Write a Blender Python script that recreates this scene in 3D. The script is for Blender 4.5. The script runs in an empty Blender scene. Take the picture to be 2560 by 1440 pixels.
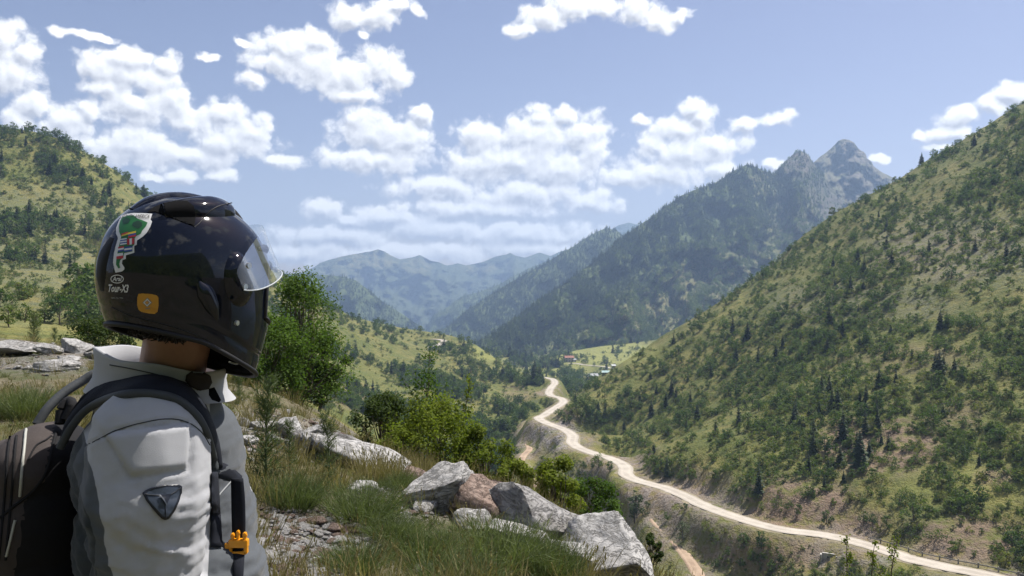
import bpy, bmesh, math, random
import numpy as np
from mathutils import Vector, Matrix

rng = np.random.default_rng(7)
random.seed(7)
R = math.radians
SC = bpy.context.scene
COL = SC.collection
F = 2009.0           # focal length in photograph pixels (2560 wide)
CZ = 1.65            # eye height above the knoll

# ------------------------------------------------------------------ camera
cam = bpy.data.cameras.new('camera')
cam.sensor_width = 36.0
cam.lens = 36.0 * F / 2560.0
cam.clip_start = 0.05
cam.clip_end = 40000
camo = bpy.data.objects.new('camera', cam)
COL.objects.link(camo)
camo.location = (0, 0, CZ)
camo.rotation_euler = (R(90), 0, 0)
SC.camera = camo

# ------------------------------------------------------------------ render
SC.render.engine = 'CYCLES'
SC.view_settings.view_transform = 'Standard'
SC.view_settings.look = 'None'
SC.view_settings.exposure = 0.72
SC.view_settings.gamma = 1.0
SC.view_settings.use_curve_mapping = False
CY = SC.cycles
CY.use_denoising = True
CY.denoiser = 'OPENIMAGEDENOISE'
CY.max_bounces = 5
CY.diffuse_bounces = 2
CY.glossy_bounces = 3
CY.transmission_bounces = 6
CY.transparent_max_bounces = 12
CY.volume_bounces = 0
CY.caustics_reflective = False
CY.caustics_refractive = False
CY.use_adaptive_sampling = True
CY.adaptive_threshold = 0.02
CY.sample_clamp_indirect = 6.0

# ------------------------------------------------------------------ sun
SUN_AZ, SUN_EL = R(58), R(61)      # azimuth clockwise from +Y (the view), elevation
S = Vector((math.sin(SUN_AZ) * math.cos(SUN_EL), math.cos(SUN_AZ) * math.cos(SUN_EL), math.sin(SUN_EL)))
sun = bpy.data.lights.new('sun', 'SUN')
sun.energy = 5.0
sun.angle = R(0.53)
sun.color = (1.0, 0.95, 0.87)
suno = bpy.data.objects.new('sun', sun)
COL.objects.link(suno)
suno.rotation_euler = S.to_track_quat('Z', 'Y').to_euler()
suno.location = (0, 0, 60)


# ------------------------------------------------------------------ node helper
class NT:
    """small wrapper to wire shader nodes in one line each"""
    def __init__(self, tree):
        self.t = tree
        self.n = tree.nodes
        self.l = tree.links

    def node(self, typ, **kw):
        nd = self.n.new(typ)
        for k, v in kw.items():
            setattr(nd, k, v)
        return nd

    def put(self, sock, v):
        if isinstance(v, bpy.types.NodeSocket):
            self.l.new(v, sock)
        elif v is not None:
            if sock.type == 'RGBA' and len(v) == 3:
                v = (*v, 1)
            sock.default_value = v

    def math(self, op, a, b=None, c=None, clamp=False):
        nd = self.node('ShaderNodeMath', operation=op, use_clamp=clamp)
        self.put(nd.inputs[0], a)
        if b is not None:
            self.put(nd.inputs[1], b)
        if c is not None:
            self.put(nd.inputs[2], c)
        return nd.outputs[0]

    def vec(self, op, a, b=None, c=None, out=0):
        nd = self.node('ShaderNodeVectorMath', operation=op)
        self.put(nd.inputs[0], a)
        if b is not None:
            if op == 'SCALE':
                self.put(nd.inputs['Scale'], b)
            else:
                self.put(nd.inputs[1], b)
        if c is not None:
            self.put(nd.inputs[2], c)
        return nd.outputs[out]

    def noise(self, vec=None, scale=1.0, detail=3.0, rough=0.5, dist=0.0, out=0, lac=2.0):
        nd = self.node('ShaderNodeTexNoise')
        if vec is not None:
            self.put(nd.inputs['Vector'], vec)
        nd.inputs['Scale'].default_value = scale
        nd.inputs['Detail'].default_value = detail
        nd.inputs['Roughness'].default_value = rough
        nd.inputs['Lacunarity'].default_value = lac
        nd.inputs['Distortion'].default_value = dist
        return nd.outputs[out]

    def sstep(self, x, lo, hi, a=0.0, b=1.0, smooth=True):
        nd = self.node('ShaderNodeMapRange')
        nd.interpolation_type = 'SMOOTHSTEP' if smooth else 'LINEAR'
        self.put(nd.inputs[0], x)
        nd.inputs[1].default_value = lo
        nd.inputs[2].default_value = hi
        nd.inputs[3].default_value = a
        nd.inputs[4].default_value = b
        return nd.outputs[0]

    def mix(self, f, a, b, mode='MIX'):
        nd = self.node('ShaderNodeMix', data_type='RGBA', blend_type=mode)
        self.put(nd.inputs[0], f)
        self.put(nd.inputs[6], a)
        self.put(nd.inputs[7], b)
        return nd.outputs[2]

    def attr(self, name, out='Fac'):
        nd = self.node('ShaderNodeAttribute', attribute_name=name)
        return nd.outputs[out]


# ------------------------------------------------------------------ world: Nishita sky with cumulus
W = bpy.data.worlds.new('World')
SC.world = W
W.use_nodes = True
W.cycles.sampling_method = 'MANUAL'
W.cycles.sample_map_resolution = 256
g = NT(W.node_tree)
for nd in list(g.n):
    g.n.remove(nd)
wout = g.node('ShaderNodeOutputWorld')
sky = g.node('ShaderNodeTexSky')
sky.sky_type = 'NISHITA'
sky.sun_disc = False
sky.sun_elevation = SUN_EL
sky.sun_rotation = SUN_AZ
sky.altitude = 900
sky.air_density = 1.0
sky.dust_density = 1.6
sky.ozone_density = 2.2
SKY_STRENGTH = 0.078
skyc = g.mix(1.0, sky.outputs[0], (1.22, 0.97, 0.93), 'MULTIPLY')
dirv = g.node('ShaderNodeTexCoord').outputs['Generated']
sep = g.node('ShaderNodeSeparateXYZ')
g.put(sep.inputs[0], dirv)
az = g.math('ARCTAN2', sep.outputs[0], sep.outputs[1])
el = g.math('ARCSINE', sep.outputs[2])
comb = g.node('ShaderNodeCombineXYZ')
g.put(comb.inputs[0], az)
g.put(comb.inputs[1], el)
AE = comb.outputs[0]

# the cumulus of the day: px, row, half-width, half-height as seen from the knoll, turned into azimuth / elevation
CLOUDS = [
    (10, 105, 62, 55), (62, 130, 48, 48), (25, 180, 72, 55),
    (150, 80, 32, 15), (205, 88, 50, 15), (262, 96, 34, 12),
    (240, 168, 55, 42), (320, 148, 75, 32), (410, 160, 52, 36), (330, 190, 130, 45), (270, 222, 62, 36),
    (350, 270, 125, 62), (430, 255, 55, 48), (90, 272, 55, 44), (45, 300, 52, 34), (160, 303, 110, 36), (222, 288, 48, 38),
    (560, 290, 58, 42), (480, 315, 85, 52), (635, 325, 60, 45), (570, 355, 130, 48),
    (330, 370, 175, 60), (490, 388, 120, 36), (378, 440, 45, 16),
    (720, 122, 105, 44), (790, 105, 55, 30), (690, 150, 80, 42), (790, 165, 95, 58), (865, 195, 105, 55), (945, 172, 78, 50),
    (988, 180, 42, 40), (640, 205, 44, 26), (880, 240, 85, 22), (610, 108, 26, 9),
    (880, 45, 65, 40), (945, 40, 60, 28), (985, 15, 50, 18), (1045, 30, 20, 18), (905, 88, 18, 12), (520, 140, 26, 11),
    (1305, 74, 46, 20), (1360, 45, 62, 30), (1435, 22, 72, 32), (1505, 18, 50, 28), (1590, 22, 52, 34), (1645, 52, 50, 32), (1705, 38, 30, 17),
    (898, 300, 52, 38), (1060, 292, 36, 28), (935, 335, 115, 56), (1010, 352, 88, 58), (930, 402, 150, 34),
    (560, 436, 48, 20), (700, 402, 58, 22),
    (1195, 342, 70, 44), (1350, 292, 36, 28), (1410, 292, 55, 28), (1330, 345, 130, 60), (1455, 335, 66, 60), (1490, 375, 46, 56),
    (1300, 405, 185, 55), (1200, 410, 90, 50), (1400, 425, 130, 46),
    (1110, 470, 150, 36), (1320, 485, 190, 36),
    (815, 525, 68, 30), (880, 550, 60, 22), (850, 592, 200, 32), (1080, 572, 170, 34), (1300, 585, 230, 36), (1485, 505, 90, 34), (1000, 630, 380, 34), (760, 640, 160, 30), (1320, 620, 200, 30), (1180, 520, 220, 34), (960, 540, 110, 30), (450, 445, 60, 20),
    (1740, 268, 46, 28), (1752, 295, 46, 34), (1700, 325, 82, 36), (1602, 302, 30, 16), (1640, 365, 82, 38), (1710, 385, 140, 50),
    (1795, 362, 80, 36), (1860, 312, 40, 22), (1800, 420, 80, 34), (1655, 435, 125, 42), (1565, 445, 55, 28), (1950, 295, 44, 20),
    (1935, 412, 38, 18), (2195, 396, 26, 15),
    (2540, 235, 56, 30), (2480, 268, 52, 28), (2400, 292, 60, 26), (2385, 332, 80, 22), (2300, 342, 25, 12), (2365, 360, 50, 12),
]


def px_dir(px, row):
    x = (px - 1280) / F
    z = (720 - row) / F
    return math.atan(x), math.atan2(z, math.sqrt(1 + x * x)), 1 / (1 + x * x)


def puffs(q, p, scale, weight, f):
    """cauliflower relief: rounded cells"""
    v = q.node('ShaderNodeTexVoronoi', voronoi_dimensions='2D', feature='SMOOTH_F1')
    q.put(v.inputs['Vector'], p)
    v.inputs['Scale'].default_value = scale
    v.inputs['Smoothness'].default_value = 0.25
    v.inputs['Randomness'].default_value = 1.0
    dd = v.outputs['Distance']
    return q.math('MULTIPLY_ADD', q.math('SUBTRACT', 0.30, q.math('MULTIPLY', dd, dd)), weight, f)


def cloud_field(name, blobs):
    """a node group: (azimuth, elevation) -> how deep inside the cloud bank (0 at the rim): with its billows, and the plain body"""
    ng = bpy.data.node_groups.new(name, 'ShaderNodeTree')
    ng.interface.new_socket('Vector', in_out='INPUT', socket_type='NodeSocketVector')
    ng.interface.new_socket('Value', in_out='OUTPUT', socket_type='NodeSocketFloat')
    ng.interface.new_socket('Body', in_out='OUTPUT', socket_type='NodeSocketFloat')
    q = NT(ng)
    gi = q.node('NodeGroupInput')
    go = q.node('NodeGroupOutput')
    p = gi.outputs[0]
    w1 = q.vec('SUBTRACT', q.noise(p, 30.0, 3.0, 0.55, out=1), (0.5, 0.5, 0.5))
    p2 = q.vec('MULTIPLY_ADD', w1, (0.026, 0.022, 0.0), p)
    cur = None
    for (px, row, rx, ry) in blobs:
        a, e, k = px_dir(px, row)
        rx, ry = rx * 1.03, ry * 1.03
        sx = F / (rx * k)
        sy = F / (ry * math.sqrt(k))
        ln = q.vec('LENGTH', q.vec('MULTIPLY_ADD', p2, (sx, sy, 0.0), (-a * sx, -e * sy, 0.0)), out=1)
        cur = ln if cur is None else q.math('SMOOTH_MIN', cur, ln, 0.30)
    body = q.math('SUBTRACT', 1.0, cur)
    p3 = q.vec('MULTIPLY_ADD', q.vec('SUBTRACT', q.noise(p, 120.0, 4.0, 0.6, out=1), (0.5, 0.5, 0.5)), (0.010, 0.010, 0.0), p)
    f = puffs(q, p3, 34.0, 0.55, body)
    f = puffs(q, p3, 84.0, 0.34, f)
    f = q.math('MULTIPLY_ADD', q.math('SUBTRACT', q.noise(p2, 50.0, 8.0, 0.64), 0.49), 1.1, f)
    q.put(go.inputs[0], f)
    q.put(go.inputs[1], body)
    return ng


def use_group(ng, v, n_out=1):
    nd = g.node('ShaderNodeGroup')
    nd.node_tree = ng
    g.put(nd.inputs[0], v)
    return nd.outputs[0] if n_out == 1 else (nd.outputs[0], nd.outputs[1])


CL_DARK, CL_LIT = (0.38, 0.39, 0.43), (0.88, 0.875, 0.86)


def cloud_look(dens, light):
    """opacity and colour of sunlit cumulus from its depth and how much light reaches it"""
    alpha = g.sstep(dens, -0.06, 0.50)
    return alpha, g.mix(light, CL_DARK, CL_LIT)


field = cloud_field('cumulus_field', CLOUDS)
d0, b0_ = use_group(field, AE, 2)
d1, b1_ = use_group(field, g.vec('ADD', AE, (0.0035, 0.0075, 0.0)), 2)
# light: billows turned to the sun, less in the thick of the cloud and on its underside
lt_ = g.math('MULTIPLY_ADD', g.math('SUBTRACT', d0, d1), 1.0, 0.60)
lt_ = g.math('MULTIPLY_ADD', g.math('SUBTRACT', b0_, b1_), 0.25, lt_)
lt_ = g.math('MULTIPLY_ADD', g.sstep(d0, 0.45, 1.3), -0.30, lt_)
lt_ = g.math('MINIMUM', g.math('MAXIMUM', lt_, 0.0), 1.0)
aF, cF = cloud_look(d0, lt_)
bgF = g.node('ShaderNodeBackground')
g.put(bgF.inputs[0], g.mix(aF, g.mix(1.0, skyc, (SKY_STRENGTH,) * 3, 'MULTIPLY'), cF))
# the rest of the sky carries the same fair-weather cumulus, as plain noise
ng2 = bpy.data.node_groups.new('scattered_cumulus', 'ShaderNodeTree')
ng2.interface.new_socket('Vector', in_out='INPUT', socket_type='NodeSocketVector')
ng2.interface.new_socket('Value', in_out='OUTPUT', socket_type='NodeSocketFloat')
q = NT(ng2)
gi, go = q.node('NodeGroupInput'), q.node('NodeGroupOutput')
q.put(go.inputs[0], q.math('MULTIPLY', q.math('SUBTRACT', q.noise(gi.outputs[0], 3.4, 6.0, 0.54), 0.55), 6.0))
e0 = use_group(ng2, dirv)
e1 = use_group(ng2, g.vec('ADD', dirv, (S.x * 0.02, S.y * 0.02, S.z * 0.02)))
aO, cO = cloud_look(e0, g.math('MULTIPLY_ADD', g.math('SUBTRACT', e0, e1), 0.8, 0.6, clamp=True))
bgO = g.node('ShaderNodeBackground')
g.put(bgO.inputs[0], g.mix(aO, g.mix(1.0, skyc, (SKY_STRENGTH,) * 3, 'MULTIPLY'), cO))
mA = g.math('MULTIPLY', g.sstep(az, -0.72, -0.62), g.sstep(az, 0.62, 0.72, 1.0, 0.0))
mE = g.math('MULTIPLY', g.sstep(el, -0.04, -0.02), g.sstep(el, 0.36, 0.42, 1.0, 0.0))
inview = g.math('MULTIPLY', mA, mE)
mixs = g.node('ShaderNodeMixShader')
g.put(mixs.inputs[0], inview)
g.l.new(bgO.outputs[0], mixs.inputs[1])
g.l.new(bgF.outputs[0], mixs.inputs[2])
g.l.new(mixs.outputs[0], wout.inputs[0])


# ------------------------------------------------------------------ numpy helpers
def hash2(ix, iy, seed):
    h = (ix.astype(np.int64) * 374761393 + iy.astype(np.int64) * 668265263 + seed * 974634777) & 0xffffffff
    h = ((h ^ (h >> 13)) * 1274126177) & 0xffffffff
    return ((h ^ (h >> 16)) & 0xffff) / 65535.0


def vnoise(x, y, seed=0):
    ix, iy = np.floor(x), np.floor(y)
    fx, fy = x - ix, y - iy
    fx = fx * fx * fx * (fx * (fx * 6 - 15) + 10)
    fy = fy * fy * fy * (fy * (fy * 6 - 15) + 10)
    a, b = hash2(ix, iy, seed), hash2(ix + 1, iy, seed)
    c, d = hash2(ix, iy + 1, seed), hash2(ix + 1, iy + 1, seed)
    return (a + (b - a) * fx) * (1 - fy) + (c + (d - c) * fx) * fy - 0.5


def fbm(x, y, octaves=5, seed=0, gain=0.5, lac=2.03):
    s = np.zeros_like(x, dtype=float)
    amp, fr = 1.0, 1.0
    for o in range(octaves):
        s += amp * vnoise(x * fr + 17.3 * o, y * fr - 9.1 * o, seed + o)
        amp *= gain
        fr *= lac
    return s


def smooth(a, b, x):
    t = np.clip((x - a) / (b - a), 0, 1)
    return t * t * (3 - 2 * t)


class TPS:
    """thin plate spline height field through scattered (x, y, z)"""
    def __init__(self, pts, lam=0.0):
        P = np.array(pts, float)
        self.s = max(np.ptp(P[:, 0]), np.ptp(P[:, 1]))
        self.c = P[:, :2].mean(0)
        X = (P[:, :2] - self.c) / self.s
        n = len(X)
        K = self.k(((X[:, None] - X[None]) ** 2).sum(-1)) + lam * np.eye(n)
        Q = np.c_[np.ones(n), X]
        A = np.zeros((n + 3, n + 3))
        A[:n, :n] = K
        A[:n, n:] = Q
        A[n:, :n] = Q.T
        b = np.zeros(n + 3)
        b[:n] = P[:, 2]
        self.w = np.linalg.lstsq(A, b, rcond=None)[0]
        self.X = X

    @staticmethod
    def k(r2):
        return 0.5 * r2 * np.log(np.maximum(r2, 1e-18))

    def __call__(self, x, y):
        sh = np.shape(x)
        p = (np.c_[np.ravel(x), np.ravel(y)] - self.c) / self.s
        out = np.empty(len(p))
        for i in range(0, len(p), 20000):
            q_ = p[i:i + 20000]
            r2 = (q_ ** 2).sum(1)[:, None] + (self.X ** 2).sum(1)[None] - 2 * q_ @ self.X.T
            out[i:i + 20000] = self.k(np.maximum(r2, 0)) @ self.w[:-3] + self.w[-3] + q_ @ self.w[-2:]
        return out.reshape(sh)


def mesh_np(name, V, faces, mats=(), smooth_shade=True, midx=None):
    """V (n,3); faces: a list of (m,k) index arrays"""
    me = bpy.data.meshes.new(name)
    faces = [np.asarray(f, np.int32) for f in (faces if isinstance(faces, list) else [faces]) if len(f)]
    V = np.asarray(V, np.float32)
    me.vertices.add(len(V))
    me.vertices.foreach_set('co', V.ravel())
    nl = sum(f.size for f in faces)
    nf = sum(len(f) for f in faces)
    me.loops.add(nl)
    me.loops.foreach_set('vertex_index', np.concatenate([f.ravel() for f in faces]))
    me.polygons.add(nf)
    tot = np.concatenate([np.full(len(f), f.shape[1], np.int32) for f in faces])
    start = np.r_[0, np.cumsum(tot)[:-1]].astype(np.int32)
    me.polygons.foreach_set('loop_start', start)
    me.polygons.foreach_set('loop_total', tot)
    if midx is not None:
        me.polygons.foreach_set('material_index', np.asarray(midx, np.int32))
    me.polygons.foreach_set('use_smooth', np.full(nf, bool(smooth_shade)))
    for m in mats:
        me.materials.append(m)
    me.update(calc_edges=True)
    me.validate()
    return me


def link(name, me, parent=None, **props):
    o = bpy.data.objects.new(name, me)
    COL.objects.link(o)
    if parent is not None:
        o.parent = parent
    for k, v in props.items():
        o[k] = v
    return o


def grid_faces(nu, nv, wrap_u=False):
    i = np.arange(nu if wrap_u else nu - 1)
    j = np.arange(nv - 1)
    I, J = np.meshgrid(i, j, indexing='ij')
    I2 = (I + 1) % nu
    return np.stack([I * nv + J, I2 * nv + J, I2 * nv + J + 1, I * nv + J + 1], -1).reshape(-1, 4)


def set_attr(me, name, vals):
    a = me.attributes.new(name, 'FLOAT', 'POINT')
    a.data.foreach_set('value', np.asarray(vals, np.float32).ravel())


def P(px, row, d):
    return Vector(((px - 1280) / F * d, d, CZ + (720 - row) / F * d))


def zpt(px, row, d):
    return ((px - 1280) / F * d, d, CZ + (720 - row) / F * d)


# ------------------------------------------------------------------ materials for the land
def new_mat(name):
    m = bpy.data.materials.new(name)
    m.use_nodes = True
    t = NT(m.node_tree)
    b = m.node_tree.nodes['Principled BSDF']
    b.inputs['Roughness'].default_value = 0.85
    b.inputs['Specular IOR Level'].default_value = 0.2
    return m, t, b


def bump(t, b, h, strength=0.5, dist=0.1):
    nd = t.node('ShaderNodeBump')
    nd.inputs['Strength'].default_value = strength
    nd.inputs['Distance'].default_value = dist
    t.put(nd.inputs['Height'], h)
    t.put(b.inputs['Normal'], nd.outputs[0])


def mat_hill():
    """dry summer pasture with greener patches, bare reddish soil and grey scree"""
    m, t, b = new_mat('hill_pasture')
    co = t.node('ShaderNodeNewGeometry').outputs['Position']
    n1 = t.noise(co, 0.012, 4, 0.55)
    n2 = t.noise(co, 0.06, 5, 0.6)
    n3 = t.noise(co, 0.35, 5, 0.65)
    n4 = t.noise(co, 1.6, 4, 0.7)
    c = t.mix(t.sstep(n2, 0.36, 0.64), (0.110, 0.124, 0.028), (0.190, 0.168, 0.052))
    c = t.mix(t.sstep(n3, 0.42, 0.68), c, (0.075, 0.095, 0.022))
    c = t.mix(t.math('MULTIPLY', t.sstep(n1, 0.45, 0.68), 0.6), c, (0.115, 0.130, 0.030))
    c = t.mix(t.math('MULTIPLY', t.attr('lush'), t.sstep(n3, 0.30, 0.55)), c, (0.23, 0.235, 0.062))
    s = t.math('MULTIPLY', t.math('MULTIPLY', t.attr('soil'), 0.8), t.sstep(t.math('ADD', n3, t.math('MULTIPLY', n2, 0.5)), 0.58, 0.82))
    c = t.mix(s, c, t.mix(n4, (0.17, 0.105, 0.085), (0.31, 0.215, 0.175)))
    k = t.math('MULTIPLY', t.attr('scree'), t.sstep(n3, 0.36, 0.56))
    c = t.mix(k, c, t.mix(t.sstep(n4, 0.3, 0.7), (0.10, 0.085, 0.08), (0.36, 0.33, 0.31)))
    c = t.mix(t.math('MULTIPLY', t.sstep(n4, 0.55, 0.75), 0.4), c, (0.06, 0.065, 0.022))
    t.put(b.inputs['Base Color'], c)
    bump(t, b, t.math('ADD', t.math('MULTIPLY', n3, 1.4), t.math('MULTIPLY', n4, 0.5)), 0.9, 1.2)
    return m


def mat_forest(name, dark, mid, rock, scale=1.0):
    m, t, b = new_mat(name)
    co = t.node('ShaderNodeNewGeometry').outputs['Position']
    n1 = t.noise(co, 0.006 * scale, 4, 0.55)
    n2 = t.noise(co, 0.045 * scale, 5, 0.65)
    n3 = t.noise(co, 0.2 * scale, 4, 0.7)
    c = t.mix(t.sstep(t.math('MULTIPLY_ADD', n3, 0.4, t.math('MULTIPLY', n2, 0.8)), 0.45, 0.75), dark, mid)
    open_ = t.math('MULTIPLY', t.attr('open'), t.sstep(n2, 0.34, 0.58))
    c = t.mix(open_, c, t.mix(n3, (0.17, 0.165, 0.06), (0.25, 0.22, 0.10)))
    rk = t.math('MULTIPLY', t.attr('rock'), t.sstep(n2, 0.30, 0.55))
    c = t.mix(rk, c, t.mix(t.sstep(n3, 0.3, 0.7), tuple(v * 0.6 for v in rock), rock))
    t.put(b.inputs['Base Color'], c)
    bump(t, b, t.math('ADD', t.math('MULTIPLY', n2, 3.0), n3), 1.0, 6.0 / scale)
    return m


M_HILL = mat_hill()
M_FOR = mat_forest('forested_slope', (0.048, 0.076, 0.024), (0.115, 0.145, 0.042), (0.17, 0.142, 0.118))
M_FAR = mat_forest('far_mountain', (0.062, 0.085, 0.040), (0.098, 0.122, 0.054), (0.33, 0.30, 0.27), 0.35)
M_PEAK = mat_forest('rocky_peak', (0.13, 0.14, 0.065), (0.19, 0.18, 0.09), (0.22, 0.19, 0.165), 0.45)

# ------------------------------------------------------------------ valley terrain as one height field
def on_level(pts, h0, h1=None):
    """px,row points of something lying h metres under the eye -> px,row,d"""
    n = len(pts)
    out = []
    for i, (px, row) in enumerate(pts):
        h = h0 if h1 is None else h0 + (h1 - h0) * i / (n - 1)
        out.append((px, row, h * F / (row - 720)))
    return out


ROAD = on_level([(2700, 1500), (2560, 1462), (2465, 1438), (2361, 1417), (2277, 1398), (2215, 1377), (2152, 1359), (2107, 1347), (2048, 1336),
                 (1944, 1322), (1840, 1293), (1762, 1265), (1712, 1240), (1658, 1219), (1596, 1202), (1566, 1187), (1562, 1166),
                 (1533, 1149), (1492, 1136), (1450, 1121), (1430, 1106), (1432, 1090), (1408, 1073), (1362, 1056), (1347, 1045), (1360, 1037)], 45.5, 51.5)
ROAD += [(1388, 1020, 352), (1408, 1005, 378), (1400, 996, 398), (1379, 990, 408), (1372, 981, 420), (1378, 969, 442), (1387, 958, 464), (1383, 949, 486), (1366, 944, 500), (1340, 941, 515), (1322, 938, 535)]
TRACK_A = on_level([(1322, 1052), (1319, 1058), (1308, 1073), (1312, 1090), (1318, 1105), (1323, 1123), (1308, 1140), (1303, 1165), (1325, 1192), (1350, 1220)], 57.5, 58.5)
TRACK_B = on_level([(1564, 1192), (1569, 1208), (1571, 1224), (1590, 1244), (1629, 1266), (1637, 1298), (1658, 1320), (1679, 1337), (1700, 1366), (1729, 1407), (1750, 1445), (1790, 1510)], 49.3, 57.0)
LANE = [(1420, 909, 868), (1443, 909, 866), (1460, 912, 860), (1503, 916, 852), (1524, 920, 845), (1560, 932, 820)]
SPUR_ROAD = [(1075, 869, 566), (1090, 865, 574), (1099, 861, 582), (1108, 855, 592), (1110, 852, 598), (1098, 849, 606), (1080, 848, 612)]

RSKY = [(1367, 1032, 335), (1408, 1007, 345), (1458, 973, 355), (1500, 940, 365), (1554, 907, 375), (1608, 873, 385), (1654, 840, 392), (1700, 815, 398), (1783, 765, 405),
        (1837, 727, 410), (1887, 690, 415), (1950, 645, 418), (1992, 602, 420), (2017, 582, 420), (2096, 527, 420), (2137, 507, 420), (2200, 473, 420), (2250, 446, 418), (2325, 396, 415), (2400, 354, 412),
        (2475, 309, 410), (2525, 275, 408), (2560, 257, 405), (2800, 130, 395), (3200, -60, 380), (3900, -300, 350)]
LSKY = [(-1300, 150, 380), (-900, 200, 400), (-500, 255, 430), (-200, 292, 440), (0, 318, 450), (80, 328, 452), (150, 346, 455), (230, 390, 460), (300, 434, 470), (360, 482, 480), (450, 530, 500), (550, 590, 525),
        (650, 645, 550), (720, 694, 570), (800, 748, 600), (880, 792, 620), (940, 806, 640), (1000, 819, 650), (1052, 827, 655), (1104, 834, 650), (1146, 844, 640), (1190, 862, 620),
        (1243, 900, 590), (1288, 925, 565), (1322, 936, 550)]
CP = [zpt(*p) for p in RSKY + LSKY] + [zpt(*p) for p in ROAD] + [zpt(*p) for p in TRACK_A + TRACK_B]
CP += [zpt(*p) for p in SPUR_ROAD[::2]]
# village bowl and the ground beyond the two skylines
CP += [zpt(*p) for p in [(1420, 908, 868), (1503, 916, 852), (1450, 893, 900), (1600, 868, 980), (1350, 926, 830), (1500, 858, 1020), (1650, 828, 1060), (1250, 884, 1000), (1180, 866, 1080), (1100, 850, 1150),
                         (1300, 903, 900), (1400, 935, 760), (1450, 960, 640), (1480, 945, 720), (1430, 985, 520), (1560, 930, 760), (1500, 965, 560), (1350, 960, 620), (1290, 945, 700), (1720, 860, 1000),
                         (600, 850, 900), (900, 850, 900), (0, 740, 900), (-600, 740, 900), (300, 800, 900), (-1200, 700, 800), (1150, 868, 850),
                         (2200, 610, 620), (2560, 460, 620), (1900, 800, 600), (1750, 880, 560), (1620, 935, 540), (3000, 300, 620), (3800, 200, 600), (2300, 700, 1000), (3000, 600, 1000), (1900, 850, 1000)]]
# slope under the road, stream bed, left flank, and the drop from the knoll
CP += [zpt(*p) for p in [(2300, 1500, 110), (2100, 1440, 141), (1900, 1440, 152), (1900, 1380, 158), (2000, 1400, 148), (1500, 1440, 172), (1500, 1300, 215), (1420, 1200, 265), (1350, 1130, 305),
                         (1250, 1190, 270), (1250, 1075, 345), (1270, 1030, 395), (1320, 1000, 440), (1000, 1200, 245), (1100, 1180, 262), (1160, 1130, 300), (1150, 1060, 350),
                         (1420, 1150, 293), (1480, 1220, 246), (1560, 1290, 200), (1650, 1390, 172),
                         (850, 905, 440), (900, 1000, 345), (1000, 900, 480), (1050, 960, 430), (1200, 960, 450), (1250, 960, 480), (600, 880, 260), (750, 1050, 240), (500, 810, 150),
                         (200, 805, 110), (0, 800, 90), (-400, 780, 100), (-1200, 760, 90), (250, 790, 170), (0, 740, 200), (200, 690, 260), (0, 560, 330), (250, 600, 350), (-500, 600, 260), (450, 740, 280), (700, 850, 380),
                         (-300, 450, 380), (150, 450, 410)]]
CP += [zpt(*p) for p in [(100, 862, 30), (0, 850, 42), (300, 872, 36), (600, 942, 30), (800, 1022, 30), (1000, 1160, 30), (1300, 1360, 30), (1700, 1580, 30), (2200, 1600, 30), (2600, 1560, 30), (3300, 1400, 40),
                         (200, 834, 62), (500, 905, 60), (900, 1160, 60), (1300, 1390, 60), (1700, 1720, 60), (2200, 1760, 60), (2700, 1700, 60), (3500, 1300, 80),
                         (1100, 1350, 110), (1500, 1500, 110), (800, 1100, 110), (600, 960, 110), (1900, 1560, 110), (-500, 845, 40), (-1200, 825, 60), (-1300, 840, 25), (3900, 1300, 30)]]
tps = TPS(CP, 1e-7)
GPX = np.linspace(-1300, 3900, 880)
GLD = np.linspace(math.log(21.0), math.log(1200.0), 440)
GD = np.exp(GLD)
PXg, Dg = np.meshgrid(GPX, GD, indexing='ij')
GX, GY = (PXg - 1280) / F * Dg, Dg
GZ = tps(GX, GY)


def snap(sky, width=0.10):
    """nudge the field so that its skyline meets the one wanted"""
    global GZ
    a = np.array(sky)
    tr = np.interp(GPX, a[:, 0], a[:, 1])
    td = np.interp(GPX, a[:, 0], a[:, 2])
    ok = (GPX >= a[:, 0].min()) & (GPX <= a[:, 0].max())
    rows = 720 - (GZ - CZ) * F / Dg
    win = (Dg > td[:, None] * 0.6) & (Dg < td[:, None] * 1.25)
    rr = np.where(win, rows, 1e9)
    j = rr.argmin(1)
    best = rr[np.arange(len(GPX)), j]
    delta = np.where(ok, tr - best, 0.0)
    ker = np.hanning(9)
    delta = np.convolve(delta, ker / ker.sum(), 'same')
    w = np.exp(-((GLD[None] - GLD[j][:, None]) / width) ** 2)
    GZ = GZ - delta[:, None] * w * Dg / F
    return np.abs(delta[ok]).max()


for _ in range(4):
    snap(RSKY, 0.14)
    snap(LSKY, 0.14)
relief = smooth(40, 120, Dg)
GZ += relief * (5.0 * fbm(GX / 60, GY / 60, 5, 3, 0.5) + 0.0)
# gullies running down the flanks
GZ += relief * 2.4 * -np.abs(fbm(GX / 34 + 0.4 * fbm(GX / 50, GY / 50, 2, 8), GY / 34, 4, 21)) * smooth(150, 300, Dg)
for _ in range(2):
    snap(RSKY, 0.10)
    snap(LSKY, 0.10)


# the bowl stays under the foot of the forested mountain
LIM = np.array([(900, 850), (1060, 852), (1150, 872), (1200, 876), (1290, 888), (1340, 902), (1400, 888), (1440, 876), (1500, 866), (1560, 860), (1650, 848), (1800, 800), (2200, 700)], float)
lim_row = np.interp(GPX, LIM[:, 0], LIM[:, 1])[:, None]
zmax = CZ - (lim_row - 720) / F * Dg
far_ = smooth(690, 760, Dg) * ((PXg > 900) & (PXg < 2200))
GZ = np.where(far_ > 0, GZ * (1 - far_) + np.minimum(GZ, zmax) * far_, GZ)


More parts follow.
